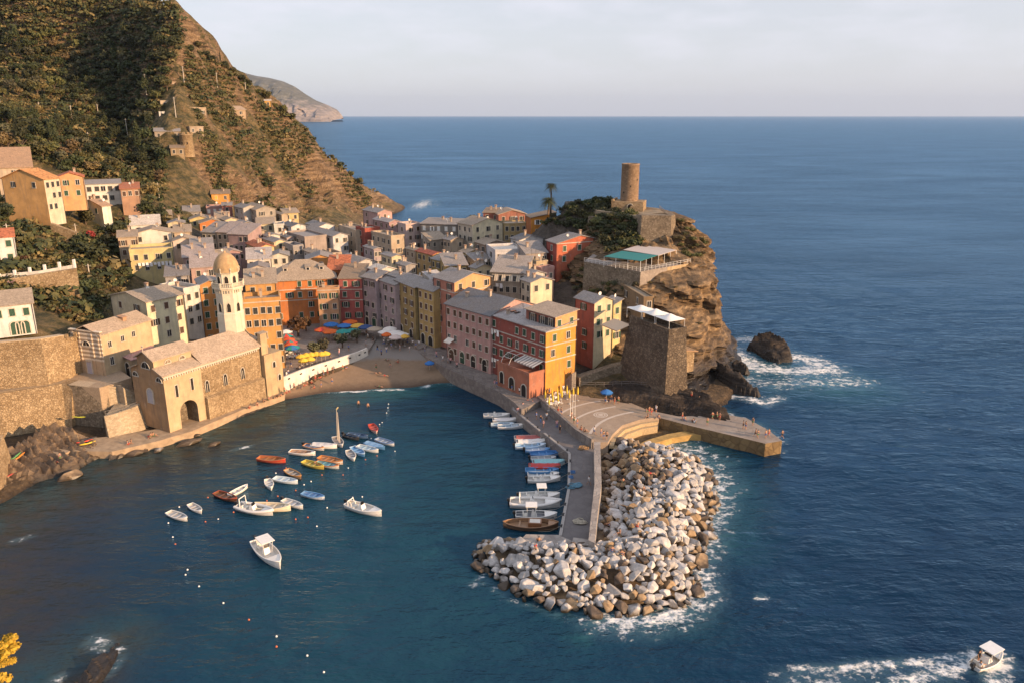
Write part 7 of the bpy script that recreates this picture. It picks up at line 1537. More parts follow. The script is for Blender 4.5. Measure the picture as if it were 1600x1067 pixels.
# ------------------------------------------------------------------ piazza umbrellas and tables
def umbrella_root(cols, r=1.9, h=2.6, closed=False):
    root = empty('umbrella'); MB().tube([(0, 0, 0), (0, 0, h + .55)], .035, 6).build('pole', simple('umbrella_pole', (0.5, 0.46, 0.4), .5), root)
    MB().lathe([(.32, 0), (.32, .08), (.06, .14), (.02, .14)], 12).build('base', simple('concrete_base', (.35, .34, .32), .9), root)
    b = MB(); n = 8
    if closed: b.lathe([(.04, h+.5), (.16, h-.1), (.20, h-.9), (.15, h-1.3), (.02, h-1.32)], 8, m=0)
    else:
        ap = (0, 0, h + .5); rim = [(r*math.cos(2*PI*k/n), r*math.sin(2*PI*k/n), h - .15) for k in range(n)]; md = [(r*.5*math.cos(2*PI*k/n), r*.5*math.sin(2*PI*k/n), h + .24) for k in range(n)]
        for k in range(n):
            j = (k+1) % n; vs = [ap, md[k], md[j], rim[k], rim[j], (rim[k][0], rim[k][1], h-.35), (rim[j][0], rim[j][1], h-.35)]
            b.add(vs + [(x, y, z-.02) for x, y, z in vs], [(0,1,2),(1,3,4,2),(3,5,6,4),(9,8,7),(9,11,10,8),(11,13,12,10)], k % len(cols))
    b.build('canopy', [simple('umbrella_cloth', c, .8, .06) for c in cols], root); return root
UM = {}
def umbrella(label, px, py, z, cols, r=1.9, h=2.6, closed=False, group=None):
    k = (tuple(cols), r, h, closed)
    if k in UM: o = copy_tree(UM[k])
    else: o = UM[k] = umbrella_root(cols, r, h, closed)
    p = at_z(px, py, z + h); o.location = (p.x, p.y, z); o.rotation_euler = (0, 0, rnd.uniform(0, 1))
    tag(o, label, 'umbrella', group); return o
UB, UO, UY, UG, UW, URD = (0.03, 0.16, 0.46), (0.62, 0.13, 0.02), (0.66, 0.40, 0.06), (0.02, 0.26, 0.24), (0.72, 0.70, 0.66), (0.55, 0.06, 0.04)
Z4 = 3.65; GR = 'cafe umbrellas on the piazza'
for lb_, px, py, c in [('large blue umbrella at the left of the piazza cluster', 517, 506, [UB]), ('second large blue umbrella, in the middle of the piazza cluster', 538, 508, [UB]), ('orange umbrella behind the two large blue ones', 547, 502, [UO]), ('orange umbrella at the left front of the blue ones', 503, 514, [UO, URD]), ('orange red umbrella in front of the left blue one', 516, 517, [UO]), ('yellow orange umbrella right of the blue ones', 559, 508, [UY]), ('teal umbrella in front of the middle blue one', 536, 517, [UG]), ('second teal umbrella, nearer the slipway', 551, 516, [UG]), ('dark blue umbrella at the right edge of the cluster', 571, 510, [(0.03, 0.07, 0.2)]), ('small beige umbrella between the blue cluster and the white ones', 585, 513, [(0.4, 0.33, 0.25)])]: umbrella(lb_, px, py, Z4, c, 2.1, group=GR)
for lb_, px, py, c, r in [('white umbrella nearest the lilac houses', 609, 513, [UW], 1.9), ('large white umbrella in the middle of the quay corner', 617, 519, [UW], 2.3), ('white umbrella at the left of the quay corner', 601, 518, [UW], 1.8), ('orange umbrella among the white ones', 604, 522, [UO], 1.4), ('broad white umbrella at the right of the quay corner', 626, 522, [UW], 2.2), ('yellow umbrella at the end of the white ones', 632, 525, [UY], 1.3), ('pinkish white umbrella at the front of the quay corner', 618, 526, [(0.6, 0.5, 0.46)], 1.8)]: umbrella(lb_, px, py, Z4, c, r, group=GR)
for lb_, px, py, c in [('white umbrella at the top of the striped row beside the church', 446, 518, [UW]), ('green and red striped umbrella below the white one', 447, 524, [UG, URD]), ('red umbrella second in the striped row', 449, 530, [URD, UO]), ('green and red umbrella in the middle of the striped row', 453, 534, [UG, URD]), ('orange red umbrella low in the striped row', 452, 538, [URD, UO]), ('blue and green umbrella at the bottom of the striped row', 456, 542, [UB, UG])]: umbrella(lb_, px, py, Z4, c, 1.9, group=GR)
for k, (px, py) in enumerate([(470,556),(478,554),(486,553),(494,552),(502,552),(474,562),(484,560),(508,551)]): umbrella('yellow umbrella in the sunny row above the white beach wall', px, py, Z4, [(0.70, 0.48, 0.05)], 1.25, 2.3, group='yellow umbrellas above the beach wall')
for k, (px, py) in enumerate([(852,611),(858,620),(863,608),(864,616),(871,606),(872,615),(878,609),(886,603),(890,610),(896,606),(903,605),(876,603)]): umbrella('closed yellow umbrella on the platform below the orange house', px, py + 2, PLZ, [(0.72, 0.50, 0.05)], 1.9, 2.6, True, 'closed yellow umbrellas on the platform')
umbrella('single open blue umbrella on the dark rocks below the bastion', 948, 611, 3.6, [UB], 1.3, 2.2)
umbrella('blue beach umbrella folded low near the end of the quay', 671, 566, 1.5, [UB], 1.2, 2.0)
def table_root(cloth):
    root = empty('cafe_table'); b = MB(); b.box(-.45, .45, -.45, .45, .72, .76); b.box(-.46, .46, -.46, -.45, .45, .76); b.box(-.46, .46, .45, .46, .45, .76); b.build('tabletop', cloth, root)
    MB().tube([(0, 0, 0), (0, 0, .72)], .05, 6).build('leg', IRON, root); return root
def chair_root(c):
    root = empty('cafe_chair'); MB().box(-.22, .22, -.22, .22, .43, .47).build('seat', c, root); MB().box(-.22, .22, .19, .23, .47, .9).build('backrest', c, root)
    for sx in (-.19, .19):
        for sy in (-.19, .19): MB().tube([(sx, sy, 0), (sx, sy, .44)], .02, 4).build('leg', c, root)
    return root
T0 = C0 = None; WH = simple('white_plastic', (.74, .73, .70), .5, .05)
spots = [(594,521),(600,525),(606,528),(612,531),(618,530),(625,529),(630,532),(597,527),(604,531),(610,534), (520,524),(528,527),(538,526),(512,522),(546,524),(448,552),(455,553),(462,552),(452,560),(460,559), (858,627),(866,624),(874,620),(882,617),(870,632),(860,634)]
for k, (px, py) in enumerate(spots):
    z = PLZ if px > 800 else Z4; p = at_z(px, py, z)
    where = 'on the platform below the orange house' if px > 800 else 'on the piazza beside the church' if px < 470 else 'at the quay corner of the piazza' if px > 580 else 'under the coloured umbrellas'
    if T0 is None: T0 = o = table_root(WH)
    else: o = copy_tree(T0)
    o.location = p; o.rotation_euler = (0, 0, rnd.uniform(0, 1.5)); tag(o, 'small white clothed cafe table ' + where, 'table', 'cafe tables')
    for a_ in (0.4, 2.5, 4.4):
        if C0 is None: C0 = c_ = chair_root(WH)
        else: c_ = copy_tree(C0)
        a2 = a_ + rnd.uniform(-.3, .3); c_.location = (p.x + .8*math.cos(a2), p.y + .8*math.sin(a2), z); c_.rotation_euler = (0, 0, a2 - PI/2)
        tag(c_, 'white cafe chair at a table ' + where, 'chair', 'cafe chairs')
# laundry lines
def laundry(label, A_, B_, n, cols, seed):
    r2 = random.Random(seed); A_, B_ = Vector(A_), Vector(B_); b = MB(); root = empty('laundry', A_, 0, label, 'laundry'); d = B_ - A_
    MB().tube([(0, 0, 0), tuple(d*.5 + Vector((0,0,-.15))), tuple(d)], .02, 4).build('line', WHITE_PAINT, root)
    for i in range(n):
        f = (i+.12)/n; g = (i+.85)/n; h = r2.uniform(.7, 1.4); vs = []
        for j in range(4):
            for q in range(4): t_ = f + (g-f)*q/3; vs.append(tuple(d*t_ + Vector((.06*math.sin(q*2+j), -.06*math.cos(q*1.7+j), -.12 - h*j/3))))
        bb = MB(); bb.add(vs, [(j*4+q, j*4+q+1, (j+1)*4+q+1, (j+1)*4+q) for j in range(3) for q in range(3)], 0, True); bb.build('sheet' if h > 1 else 'cloth', simple('laundry_cloth', r2.choice(cols), .85, .05), root)
def on_wall(h_, side, u0, u1, z, off=.5):
    M = Matrix.Translation(h_.location) @ Matrix.Rotation(h_.rotation_euler.z, 4, 'Z'); 
    return (M @ Vector((u0, -off, z)), M @ Vector((u1, -off, z))) if side == 'r' else (M @ Vector((-off, u0, z)), M @ Vector((-off, u1, z)))
WHC = [(.80, .79, .77), (.76, .76, .78), (.80, .78, .72)]
lr, ll, hh = h_laundry['dims']; laundry('row of white laundry along the pale yellow house', *on_wall(h_laundry, 'r', lr*.15, lr*.95, hh - 3.0), 9, WHC, 1)
lr, ll, hh = h_end['dims']; laundry('blue and white laundry high on the brick red front of the end house', *on_wall(h_end, 'l', ll*.80, ll*.97, hh - 2.9), 3, WHC + [(.3, .42, .6)], 2); laundry('white laundry low on the brick red front of the end house', *on_wall(h_end, 'l', ll*.80, ll*.97, hh - 9.6), 3, WHC, 3)
lr, ll, hh = h_awn['dims']; laundry('big white sheet hanging from the beige house with awnings', *on_wall(h_awn, 'r', lr*.12, lr*.36, hh - 2.8), 2, WHC, 4)
# ------------------------------------------------------------------ vegetation
from mathutils.bvhtree import BVHTree
def bvh_of(objs):
    V, F = [], []
    for o in objs:
        b_ = len(V); V += [tuple(v.co) for v in o.data.vertices]; F += [[i + b_ for i in p.vertices] for p in o.data.polygons]
    return BVHTree.FromPolygons(V, F)
LAND = bvh_of([hill, head] + [o for o in COL.objects if o.name.startswith(('shore_rocks', 'rock_ledge'))])
def spot(px, py):
    a, b, d = ray(px, py); h = LAND.ray_cast(Vector((0, 0, CAMZ)), Vector((a, b, d)).normalized())
    return h[0]
def in_house(p, m=1.0):
    for h in HOUSES:
        d = p - h.location; a = h.rotation_euler.z; x = d.x*math.cos(a) + d.y*math.sin(a); y = -d.x*math.sin(a) + d.y*math.cos(a); lr, ll, hh = h['dims']
        if -m < x < lr + m and -m < y < ll + m: return True
    return False
LEAF = {'dark': foliage('dark_evergreen_leaves', (0.014, 0.022, 0.007), (0.052, 0.062, 0.018)), 'mid': foliage('olive_green_leaves', (0.038, 0.044, 0.012), (0.125, 0.118, 0.036)),
        'dry': foliage('dry_scrub_leaves', (0.075, 0.060, 0.022), (0.21, 0.155, 0.06)), 'silver': foliage('silvery_olive_leaves', (0.050, 0.055, 0.028), (0.125, 0.120, 0.060)),
        'rust': foliage('rusty_leaves', (0.050, 0.026, 0.010), (0.120, 0.062, 0.022)), 'red': foliage('magenta_red_blossom', (0.13, 0.012, 0.012), (0.30, 0.045, 0.035)), 'pink': foliage('pale_pink_blossom', (0.30, 0.16, 0.12), (0.62, 0.46, 0.40)), 'gold': foliage('yellow_flower_heads', (0.42, 0.29, 0.02), (0.64, 0.48, 0.04), 6.0)}
BARK = simple('tree_bark', (0.12, 0.085, 0.058), .95, .3)
def crown(seed, n, blobs, leaf=.24, flat=.8):
    """leaf sprays spread through a lumpy volume of unit radius"""
    r2 = random.Random(seed); b = MB(); C_ = []
    for _ in range(blobs):
        a_ = r2.uniform(0, 2*PI); d = r2.uniform(.1, .62); C_.append((Vector((d*math.cos(a_), d*math.sin(a_), r2.uniform(-.25, .5)*flat)), r2.uniform(.32, .55)))
    for i in range(n):
        c, r = C_[i % blobs]; v = Vector((r2.gauss(0, 1), r2.gauss(0, 1), r2.gauss(0, 1))).normalized(); p = c + v*r*(r2.random()**.35); p.z *= flat
        s_ = leaf*r2.uniform(.55, 1.25); u = Vector((r2.gauss(0, 1), r2.gauss(0, 1), r2.gauss(0, .6))).normalized(); w_ = u.cross(v + Vector((0, 0, .2))).normalized()*s_*.7; u = u*s_
        b.add([p - u*.5, p + w_*.5 + u*.1, p + u*.6, p - w_*.5 + u*.1], [(0, 1, 2, 3)])
    return b
def trunk_mesh(seed, h=1.0, r=.1):
    r2 = random.Random(seed); b = MB(); b.tube([(0, 0, -.6), (r2.uniform(-.06, .06), r2.uniform(-.06, .06), h*.5), (0, 0, h)], [r*1.2, r*.85, r*.5], 6)
    for k in range(4):
        a_ = 2*PI*k/4 + r2.uniform(-.4, .4); b.tube([(0, 0, h*.6), (.25*math.cos(a_), .25*math.sin(a_), h*.95), (.5*math.cos(a_), .5*math.sin(a_), h*1.25)], [r*.5, r*.35, r*.15], 4)
    return b.mesh('trunk', BARK)
TRK = [trunk_mesh(s_) for s_ in range(3)]
CR = {}
def crown_me(kind, shape, v):
    k = (kind, shape, v)
    if k not in CR:
        if shape == 'round': b = crown(100 + v, 640, 7, .26, .85)
        elif shape == 'bush': b = crown(200 + v, 300, 6, .24, .6)
        elif shape == 'tall': 
            b = crown(300 + v, 520, 9, .18, 1.0); b.v = [(x*.62*(1.15 - .45*z), y*.62*(1.15 - .45*z), z*1.5) for x, y, z in b.v]
        elif shape == 'cypress':
            b = crown(400 + v, 620, 9, .18, 1.0); b.v = [(x*.30*max(.12, 1 - (z + .6)*.45), y*.30*max(.12, 1 - (z + .6)*.45), z*2.2) for x, y, z in b.v]
        CR[k] = b.mesh('crown', LEAF[kind])
    return CR[k]
def tree(label, p, size, kind='dark', shape='round', group=None, trunk=.8, name='tree', cat='tree'):
    root = empty(name, p, rnd.uniform(0, 6.28), label, cat, group)
    root.scale = (size, size, size*rnd.uniform(.85, 1.1))
    t_ = link_mesh('trunk', TRK[rnd.randrange(3)], root); t_.scale = (1, 1, trunk)
    c_ = link_mesh('crown', crown_me(kind, shape, rnd.randrange(4)), root); c_.location = (0, 0, trunk + (.35 if shape != 'cypress' else 1.1) + (.5 if shape == 'tall' else 0)); return root
def bush(label, p, size, kind='mid', group=None, name='bush', flat=1.0):
    o = link_mesh(name, crown_me(kind, 'bush', rnd.randrange(4))); o.location = p + Vector((0, 0, size*.28)); o.scale = (size, size, size*flat); o.rotation_euler = (0, 0, rnd.uniform(0, 6.28)); return tag(o, label, 'bush', group)
def inpoly(x, y, P):
    ins = False; n = len(P)
    for i in range(n):
        (ax_, ay_), (bx, by) = P[i], P[(i+1) % n]
        if (ay_ > y) != (by > y) and x < (bx-ax_)*(y-ay_)/(by-ay_) + ax_: ins = not ins
    return ins
def scatter(P, sp, seed):
    r2 = random.Random(seed); xs = [p[0] for p in P]; ys = [p[1] for p in P]; out_ = []
    tries = int((max(xs)-min(xs))*(max(ys)-min(ys))/(sp*sp)*5)
    for _ in range(tries):
        x, y = r2.uniform(min(xs), max(xs)), r2.uniform(min(ys), max(ys))
        if inpoly(x, y, P) and all((x-a)**2 + (y-b_)**2 > sp*sp for a, b_ in out_): out_.append((x, y))
    return out_
SC = {k: MB() for k in ('dark', 'mid', 'dry')}
def scrub(p, size, kind):
    r2 = rnd; b = SC[kind]
    for _ in range(30):
        v = Vector((r2.gauss(0, 1), r2.gauss(0, 1), abs(r2.gauss(0, 1))*.8)).normalized()*size*r2.uniform(.4, 1.0); c = p + Vector((v.x, v.y, v.z*.7 + size*.28)); s_ = size*r2.uniform(.34, .6)
        u = Vector((r2.gauss(0, 1), r2.gauss(0, 1), r2.gauss(0, .6))).normalized()*s_; w_ = u.cross(v).normalized()*s_*.7
        b.add([c - u*.5, c + w_*.5, c + u*.6, c - w_*.5], [(0, 1, 2, 3)])
WOOD = [(-10,-10),(222,-6),(262,10),(282,34),(284,70),(266,110),(262,150),(240,190),(236,230),(262,262),(258,300),(236,318),(196,284),(132,278),(60,252),(-10,240)]
SUNNY = [(292,70),(350,104),(400,146),(470,198),(540,264),(592,302),(560,338),(452,340),(340,312),(318,250),(312,190),(286,130)]
TERR = [(-5,300),(30,322),(64,346),(100,352),(120,342),(130,330),(172,345),(200,350),(196,385),(186,410),(206,440),(178,470),(160,500),(125,508),(60,480),(-5,462)]
UP = [(190,300),(250,320),(285,340),(285,372),(250,345),(205,338),(180,318)]
TL = {('dark','round'): 'dark round evergreen tree in the wood on the shaded hill slope', ('mid','round'): 'olive green round tree in the wood on the hill slope', ('dark','tall'): 'tall dark pointed tree rising from the wood on the hill slope', ('dry','round'): 'brownish dry crowned tree in the wood on the hill slope', ('silver','round'): 'silvery olive tree among the hill terraces'}
ntree = 0
sp_ = scatter(WOOD, 10.5, 11); rnd.shuffle(sp_); sp_.sort(key=lambda q: -q[1])
for x, y in sp_:
    p = spot(x, y)
    if p is None or in_house(p, 2): continue
    f = vnoise(np.array([p.x]), np.array([p.y]), 22.0, 55)[0]
    if f < .22 and y > 110: continue
    kind = 'dark' if f > .5 else rnd.choice(['mid', 'mid', 'dark', 'dry', 'silver']); shape = 'tall' if (kind == 'dark' and rnd.random() < .22) else 'round'
    sz = rnd.uniform(2.2, 4.2)
    if ntree < 262: tree(TL[kind, shape], p, sz, kind, shape, 'trees on the hillside'); ntree += 1
    else: scrub(p + Vector((0, 0, 1)), sz*1.1, 'mid' if kind not in ('dark', 'dry') else kind)
nb_ = 0
for P_, s__, seed in ((WOOD, 4.6, 12), (SUNNY, 4.4, 13), (TERR, 7.0, 14), (UP, 7, 15)):
    q_ = scatter(P_, s__, seed); rnd.shuffle(q_)
    for x, y in q_:
        p = spot(x, y)
        if p is None or in_house(p, 1) or p.z < 5: continue
        f = vnoise(np.array([p.x]), np.array([p.y]), 16.0, 66)[0]
        if P_ is SUNNY and f < .36 + .14*(y > 250 and x > 330): continue
        kind = rnd.choice(['mid', 'dry', 'mid', 'dark', 'dark', 'mid'] if P_ is SUNNY else ['mid', 'dark', 'dark', 'dry'])
        if P_ is TERR and rnd.random() < .85 or P_ is SUNNY and rnd.random() < .12 or P_ is UP:
            if nb_ < 165:
                bush({'mid': 'green scrubby bush on the hillside among rocks and terraces', 'dry': 'dry yellowish bush on the hillside among rocks and terraces', 'dark': 'dark green bush on the hillside among rocks and terraces'}[kind], p, rnd.uniform(1.2, 2.4) * (1.0 if P_ is SUNNY else .95), kind, 'bushes on the hillside'); nb_ += 1; continue
        scrub(p, rnd.uniform(1.2, 2.6) * (1.7 if rnd.random() < .14 else 1), kind)
for k, b in SC.items():
    if b.v: tag(b.build('scrub', LEAF[k]), {'dark': 'dark scrub covering the hill', 'mid': 'green scrub covering the hill', 'dry': 'dry scrub covering the hill'}[k], 'scrub', kind='stuff')
for k, (x, y) in enumerate([(300,78),(312,72),(322,84),(332,94),(352,104),(364,112),(378,124),(388,130),(404,143),(416,152),(430,165),(442,173),(455,184),(462,193),(478,202),(492,216),(506,230),(520,246),(534,258),(548,272),(562,284),(262,8),(248,2),(274,16)]):
    p = spot(x, y + 5)
    if p: tree('small tree standing on the skyline ridge of the hill', p, rnd.uniform(1.6, 3.6), rnd.choice(['dark', 'mid', 'mid']), 'round', 'trees along the skyline ridge', trunk=.5)
for x, y, s_, lb_ in ((345, 101, 2.6, 'tall dark cypress on the hill skyline'), (337, 101, 1.9, 'shorter cypress left of the tall one on the skyline')):
    p = spot(x, y + 3); tree(lb_, p, s_, 'dark', 'cypress', trunk=.2)
# named garden trees and shrubs
for lb_, x, y, s_, kind, shape in [('big dark tree below the red flowering shrub on the left terraces', 146, 412, 4.6, 'dark', 'round'), ('second big dark tree merging with its neighbour on the left terraces', 132, 398, 3.8, 'dark', 'round'), ('dark green tree right of the cottage on the left slope', 178, 372, 3.2, 'dark', 'round'), ('bushy tree under the small cream cottage', 135, 352, 3.0, 'mid', 'round'), ('tree in front of the big ochre house', 34, 338, 3.6, 'mid', 'round'), ('dark tree at the left edge below the ochre house', 8, 346, 3.6, 'dark', 'round'), ('garden tree between the ochre and the peach house', 104, 316, 2.3, 'mid', 'round'), ('round tree above the chapel roof', 140, 462, 3.0, 'dark', 'round'), ('leafy tree left of the cream palazzo', 152, 452, 2.6, 'mid', 'round'), ('tree behind the white house with green doors', 92, 470, 2.2, 'mid', 'round'), ('dense tree right of the white villa', 228, 338, 3.4, 'dark', 'round'), ('dark tree above the upper village houses', 250, 345, 3.4, 'dark', 'round'), ('small grey green tree beside the flowered terrace', 84, 450, 1.8, 'silver', 'round')]:
    p = spot(x, y)
    if p: tree(lb_, p, s_, kind, shape, trunk=.5)
for lb_, x, y, s_, kind in [('red flowering shrub crowning the dark garden trees', 143, 372, 2.6, 'red'), ('reddish creeper bush above the chapel', 104, 492, 2.3, 'rust'), ('pink flowering bush on the flowered terrace', 62, 396, 2.2, 'pink'), ('rust coloured bush on the flowered terrace', 35, 412, 2.0, 'rust'), ('second reddish bush left of the chapel', 120, 500, 1.6, 'rust'), ('pale flowering bush at the left of the slope', 22, 448, 1.5, 'pink'), ('brown leafed hedge below the cream cottage', 190, 350, 2.2, 'rust')]:
    p = spot(x, y)
    if p: bush(lb_, p + Vector((0, 0, .5)), s_, kind, flat=1.2)
q_ = spot(143, 372)
# castle hill planting
for k, (x, y) in enumerate(scatter([(846,352),(858,328),(905,316),(950,314),(985,330),(1000,345),(1000,384),(952,396),(935,372),(905,362),(868,352)], 6.5, 31)):
    p = spot(x, y)
    if p: bush('dark evergreen shrub on the shaded slope below the round tower', p, rnd.uniform(1.5, 2.7), rnd.choice(['dark', 'dark', 'mid']), 'shrubs below the round tower', flat=1.1)
for k, (x, y) in enumerate(scatter([(1060,345),(1085,362),(1102,380),(1100,402),(1078,404),(1060,385)], 8, 32)):
    p = spot(x, y)
    if p: bush('sunlit green bush hanging on the seaward edge of the castle cliff', p, rnd.uniform(1.1, 2.0), rnd.choice(['mid', 'dry', 'mid']), 'bushes on the castle cliff edge')
for k, (x, y) in enumerate(scatter([(905,418),(998,432),(998,452),(940,462),(890,452)], 8, 33)):
    p = spot(x, y)
    if p: bush('dark spiky garden shrub under the restaurant terrace wall', p, rnd.uniform(.9, 1.7), rnd.choice(['dark', 'mid', 'silver']), 'garden shrubs under the restaurant terrace', flat=1.3)
for k, (x, y) in enumerate(scatter([(1010,440),(1090,430),(1100,520),(1060,560),(1030,500)], 20, 34)):
    p = spot(x, y)
    if p: bush('small dry tuft clinging to the cliff face', p, rnd.uniform(.5, 1.1), 'dry', 'tufts on the cliff face', flat=.8)
for lb_, x, y, z, s_, kind in [('dark conifer beside the coral red house', 930, 396, 22, 2.4, 'dark'), ('leafy tree in front of the coral red wall', 912, 410, 20, 2.0, 'dark'), ('rust leaved shrub tree below the coral red house', 886, 440, 15.5, 1.9, 'rust'), ('bushy tree right of the small cream gabled house', 896, 448, 14.5, 1.8, 'dark'),
    ('big dark brown tree at the left of the piazza', 466, 526, Z4, 3.4, 'rust'), ('second brown green tree behind the big one on the piazza', 478, 518, Z4, 2.4, 'rust'), ('pale willowy tree at the left of the piazza row', 492, 556, Z4, 2.1, 'silver'), ('pale willowy tree second in the piazza row', 508, 553, Z4, 2.2, 'silver'), ('pale willowy tree third in the piazza row', 535, 543, Z4, 2.2, 'silver'), ('pale willowy tree nearest the slipway', 558, 536, Z4, 1.9, 'silver')]:
    tree(lb_, at_z(x, y, z), s_, kind, 'round', trunk=.75)
# palms
def palm(label, px, py, Y, trunk_h, r, n):
    p = at_y(px, py, Y); root = empty('palm_tree', p - Vector((0, 0, trunk_h)), 0, label, 'palm tree')
    MB().tube([(0, 0, -2), (.1, 0, trunk_h*.5), (0, 0, trunk_h)], [.34, .26, .24], 7).build('trunk', BARK, root)
    b = MB(); r2 = random.Random(px)
    for k in range(n):
        a_ = 2*PI*k/n*2.4; up = r2.uniform(-.35, 1.1); pts_ = []
        for i in range(6): f = i/5; pts_.append(Vector((math.cos(a_)*r*f*math.cos(up*(1-f*.4)), math.sin(a_)*r*f*math.cos(up*(1-f*.4)), trunk_h + r*f*math.sin(up) - r*.75*f*f)))
        side = Vector((-math.sin(a_), math.cos(a_), 0))
        for i in range(5):
            w0, w1 = .34*math.sin(PI*(i+.3)/6), .34*math.sin(PI*(i+1.3)/6)
            for sg in (-1, 1):
                for j in range(3):
                    c0 = pts_[i].lerp(pts_[i+1], j/3); c1 = pts_[i].lerp(pts_[i+1], (j+.55)/3); b.add([c0, c1, c1 + side*sg*w1*2.2 - Vector((0, 0, w1*.8)) + (c1-c0)*.6], [(0, 1, 2)])
    b.build('crown', LEAF['dark'], root); return root
palm('tall palm standing against the sea left of the round tower', 861, 290, 238, 6.6, 2.3, 44); palm('shorter bushy palm just below the tall one', 857, 313, 235, 2.4, 3.0, 60); palm('small palm between the tall cream house and the brick house', 738, 338, 262, 4, 1.8, 22)
# utility poles
POLEM = simple('pale_concrete_pole', (0.50, 0.46, 0.40), .8, .1)
for x, y0, y1, Lb in [(230,155,116,'tallest pole on the wooded slope, left of the bare crag'),(63,180,160,'pole in the wood, leftmost of the upper row'),(113,188,165,'second pole from the left in the upper row'),(154,182,163,'third pole in the upper row in the wood'),(194,182,164,'fourth pole in the upper row in the wood'),(200,217,186,'leaning pole in the middle of the wooded slope'),(140,230,207,'pole on the lower wooded slope'),(288,131,104,'pole on the bare slope under the crag'),(340,137,114,'pole on the sunny ridge'),(275,184,152,'pole beside the ruined terrace building'),(249,312,286,'tall pole above the upper village'),(255,246,224,'pole left of the round turret'),(2,172,150,'pole at the left edge of the wood'),(384,142,129,'small pole near the skyline ridge'),(140,432,413,'white pole on the left terraces'),(120,372,350,'thin pole near the cottage'),(13,372,350,'thin pole at the far left terrace')]:
    p = spot(x, y0)
    if p is None: continue
    h_ = at_y(x, y1, p.y).z - p.z; b = MB(); b.tube([(0, 0, -1), (.0, 0, h_)], [.2, .13], 6); b.tube([(-.7, 0, h_-.5), (.7, 0, h_-.5)], .07, 4)
    o = b.build('utility_pole', POLEM); o.location = p; tag(o, Lb, 'pole')
for x, y0, y1 in ((891, 648, 617), (894.5, 651, 617), (898, 654, 617)):
    p = at_z(x, y0 + 1, PLZ); h_ = at_y(x, y1, p.y).z - PLZ; o = MB().tube([(0, 0, 0), (0, 0, h_)], [.06, .035], 6).lathe([(.09, h_), (.09, h_+.12), (.02, h_+.16)], 8).lathe([(.2, 0), (.2, .12), (.08, .16)], 10).build('flagpole', WHITE_PAINT); o.location = p; tag(o, 'bare slender flagpole on the platform beside the pier parapet', 'flagpole', 'flagpoles on the platform')
# statue on its lawn by the chapel
p = Vector((-86.3, 146.6, 9.3)); p = at_z(93, 580, 10.5); s_ = MB(); s_.box(-.7, .7, -.7, .7, -2, .3); s_.lathe([(.42, .3), (.36, 1.0), (.30, 1.6), (.36, 2.1), (.24, 2.5), (.12, 2.6), (.17, 2.8), (.15, 3.0), (.02, 3.1)], 12); o = s_.build('statue', simple('white_marble', (0.74, 0.72, 0.68), .5, .05)); o.location = p; tag(o, 'white statue on a plinth on the lawn beside the striped chapel', 'statue')
lw = MB().prism([Wp(80, 574, 10.3), Wp(108, 566, 10.3), Wp(114, 578, 10.3), Wp(82, 588, 10.3)], 8, 10.3); tag(lw.build('lawn', simple('lawn_grass', (0.05, 0.075, 0.02), .95, .3, scale=2)), 'small green lawn below the stepped wall', 'lawn', kind='structure')
# flowered terrace on the left
wall_thing('white balustrade wall edging the flowered terrace on the left', [tuple(at_y(-10, 436, 176)[:2]), tuple(at_y(60, 424, 178)[:2]), tuple(at_y(116, 414, 181)[:2])], [20]*3, [at_y(-10,430,176).z, at_y(60,424,178).z, at_y(116,414,181).z], .3, plaster(WHITE), 0, None, name='balustrade')
for k in range(6):
    f = k/5; pa, pb2 = at_y(0, 434, 176), at_y(116, 413, 181); p = pa.lerp(pb2, f); o = MB().box(-.25, .25, -.25, .25, -1, 1.1).build('balustrade_post', WHITE_PAINT); o.location = p; tag(o, 'white stone post of the flowered terrace balustrade', 'post', 'posts of the terrace balustrade')
wall_thing('stone wall with a stair below the big ochre house', [tuple(at_y(78, 348, 213)[:2]), tuple(at_y(120, 372, 212)[:2])], [22, 20], [31.5, 29], 1.0, RUB, .3)
wall_thing('dry stone retaining wall under the flowered terrace', [tuple(at_y(-10, 440, 174)[:2]), tuple(at_y(118, 420, 179)[:2])], [16, 16], [at_y(-10,440,174).z, at_y(118,420,179).z], 1.0, RUB, .4)

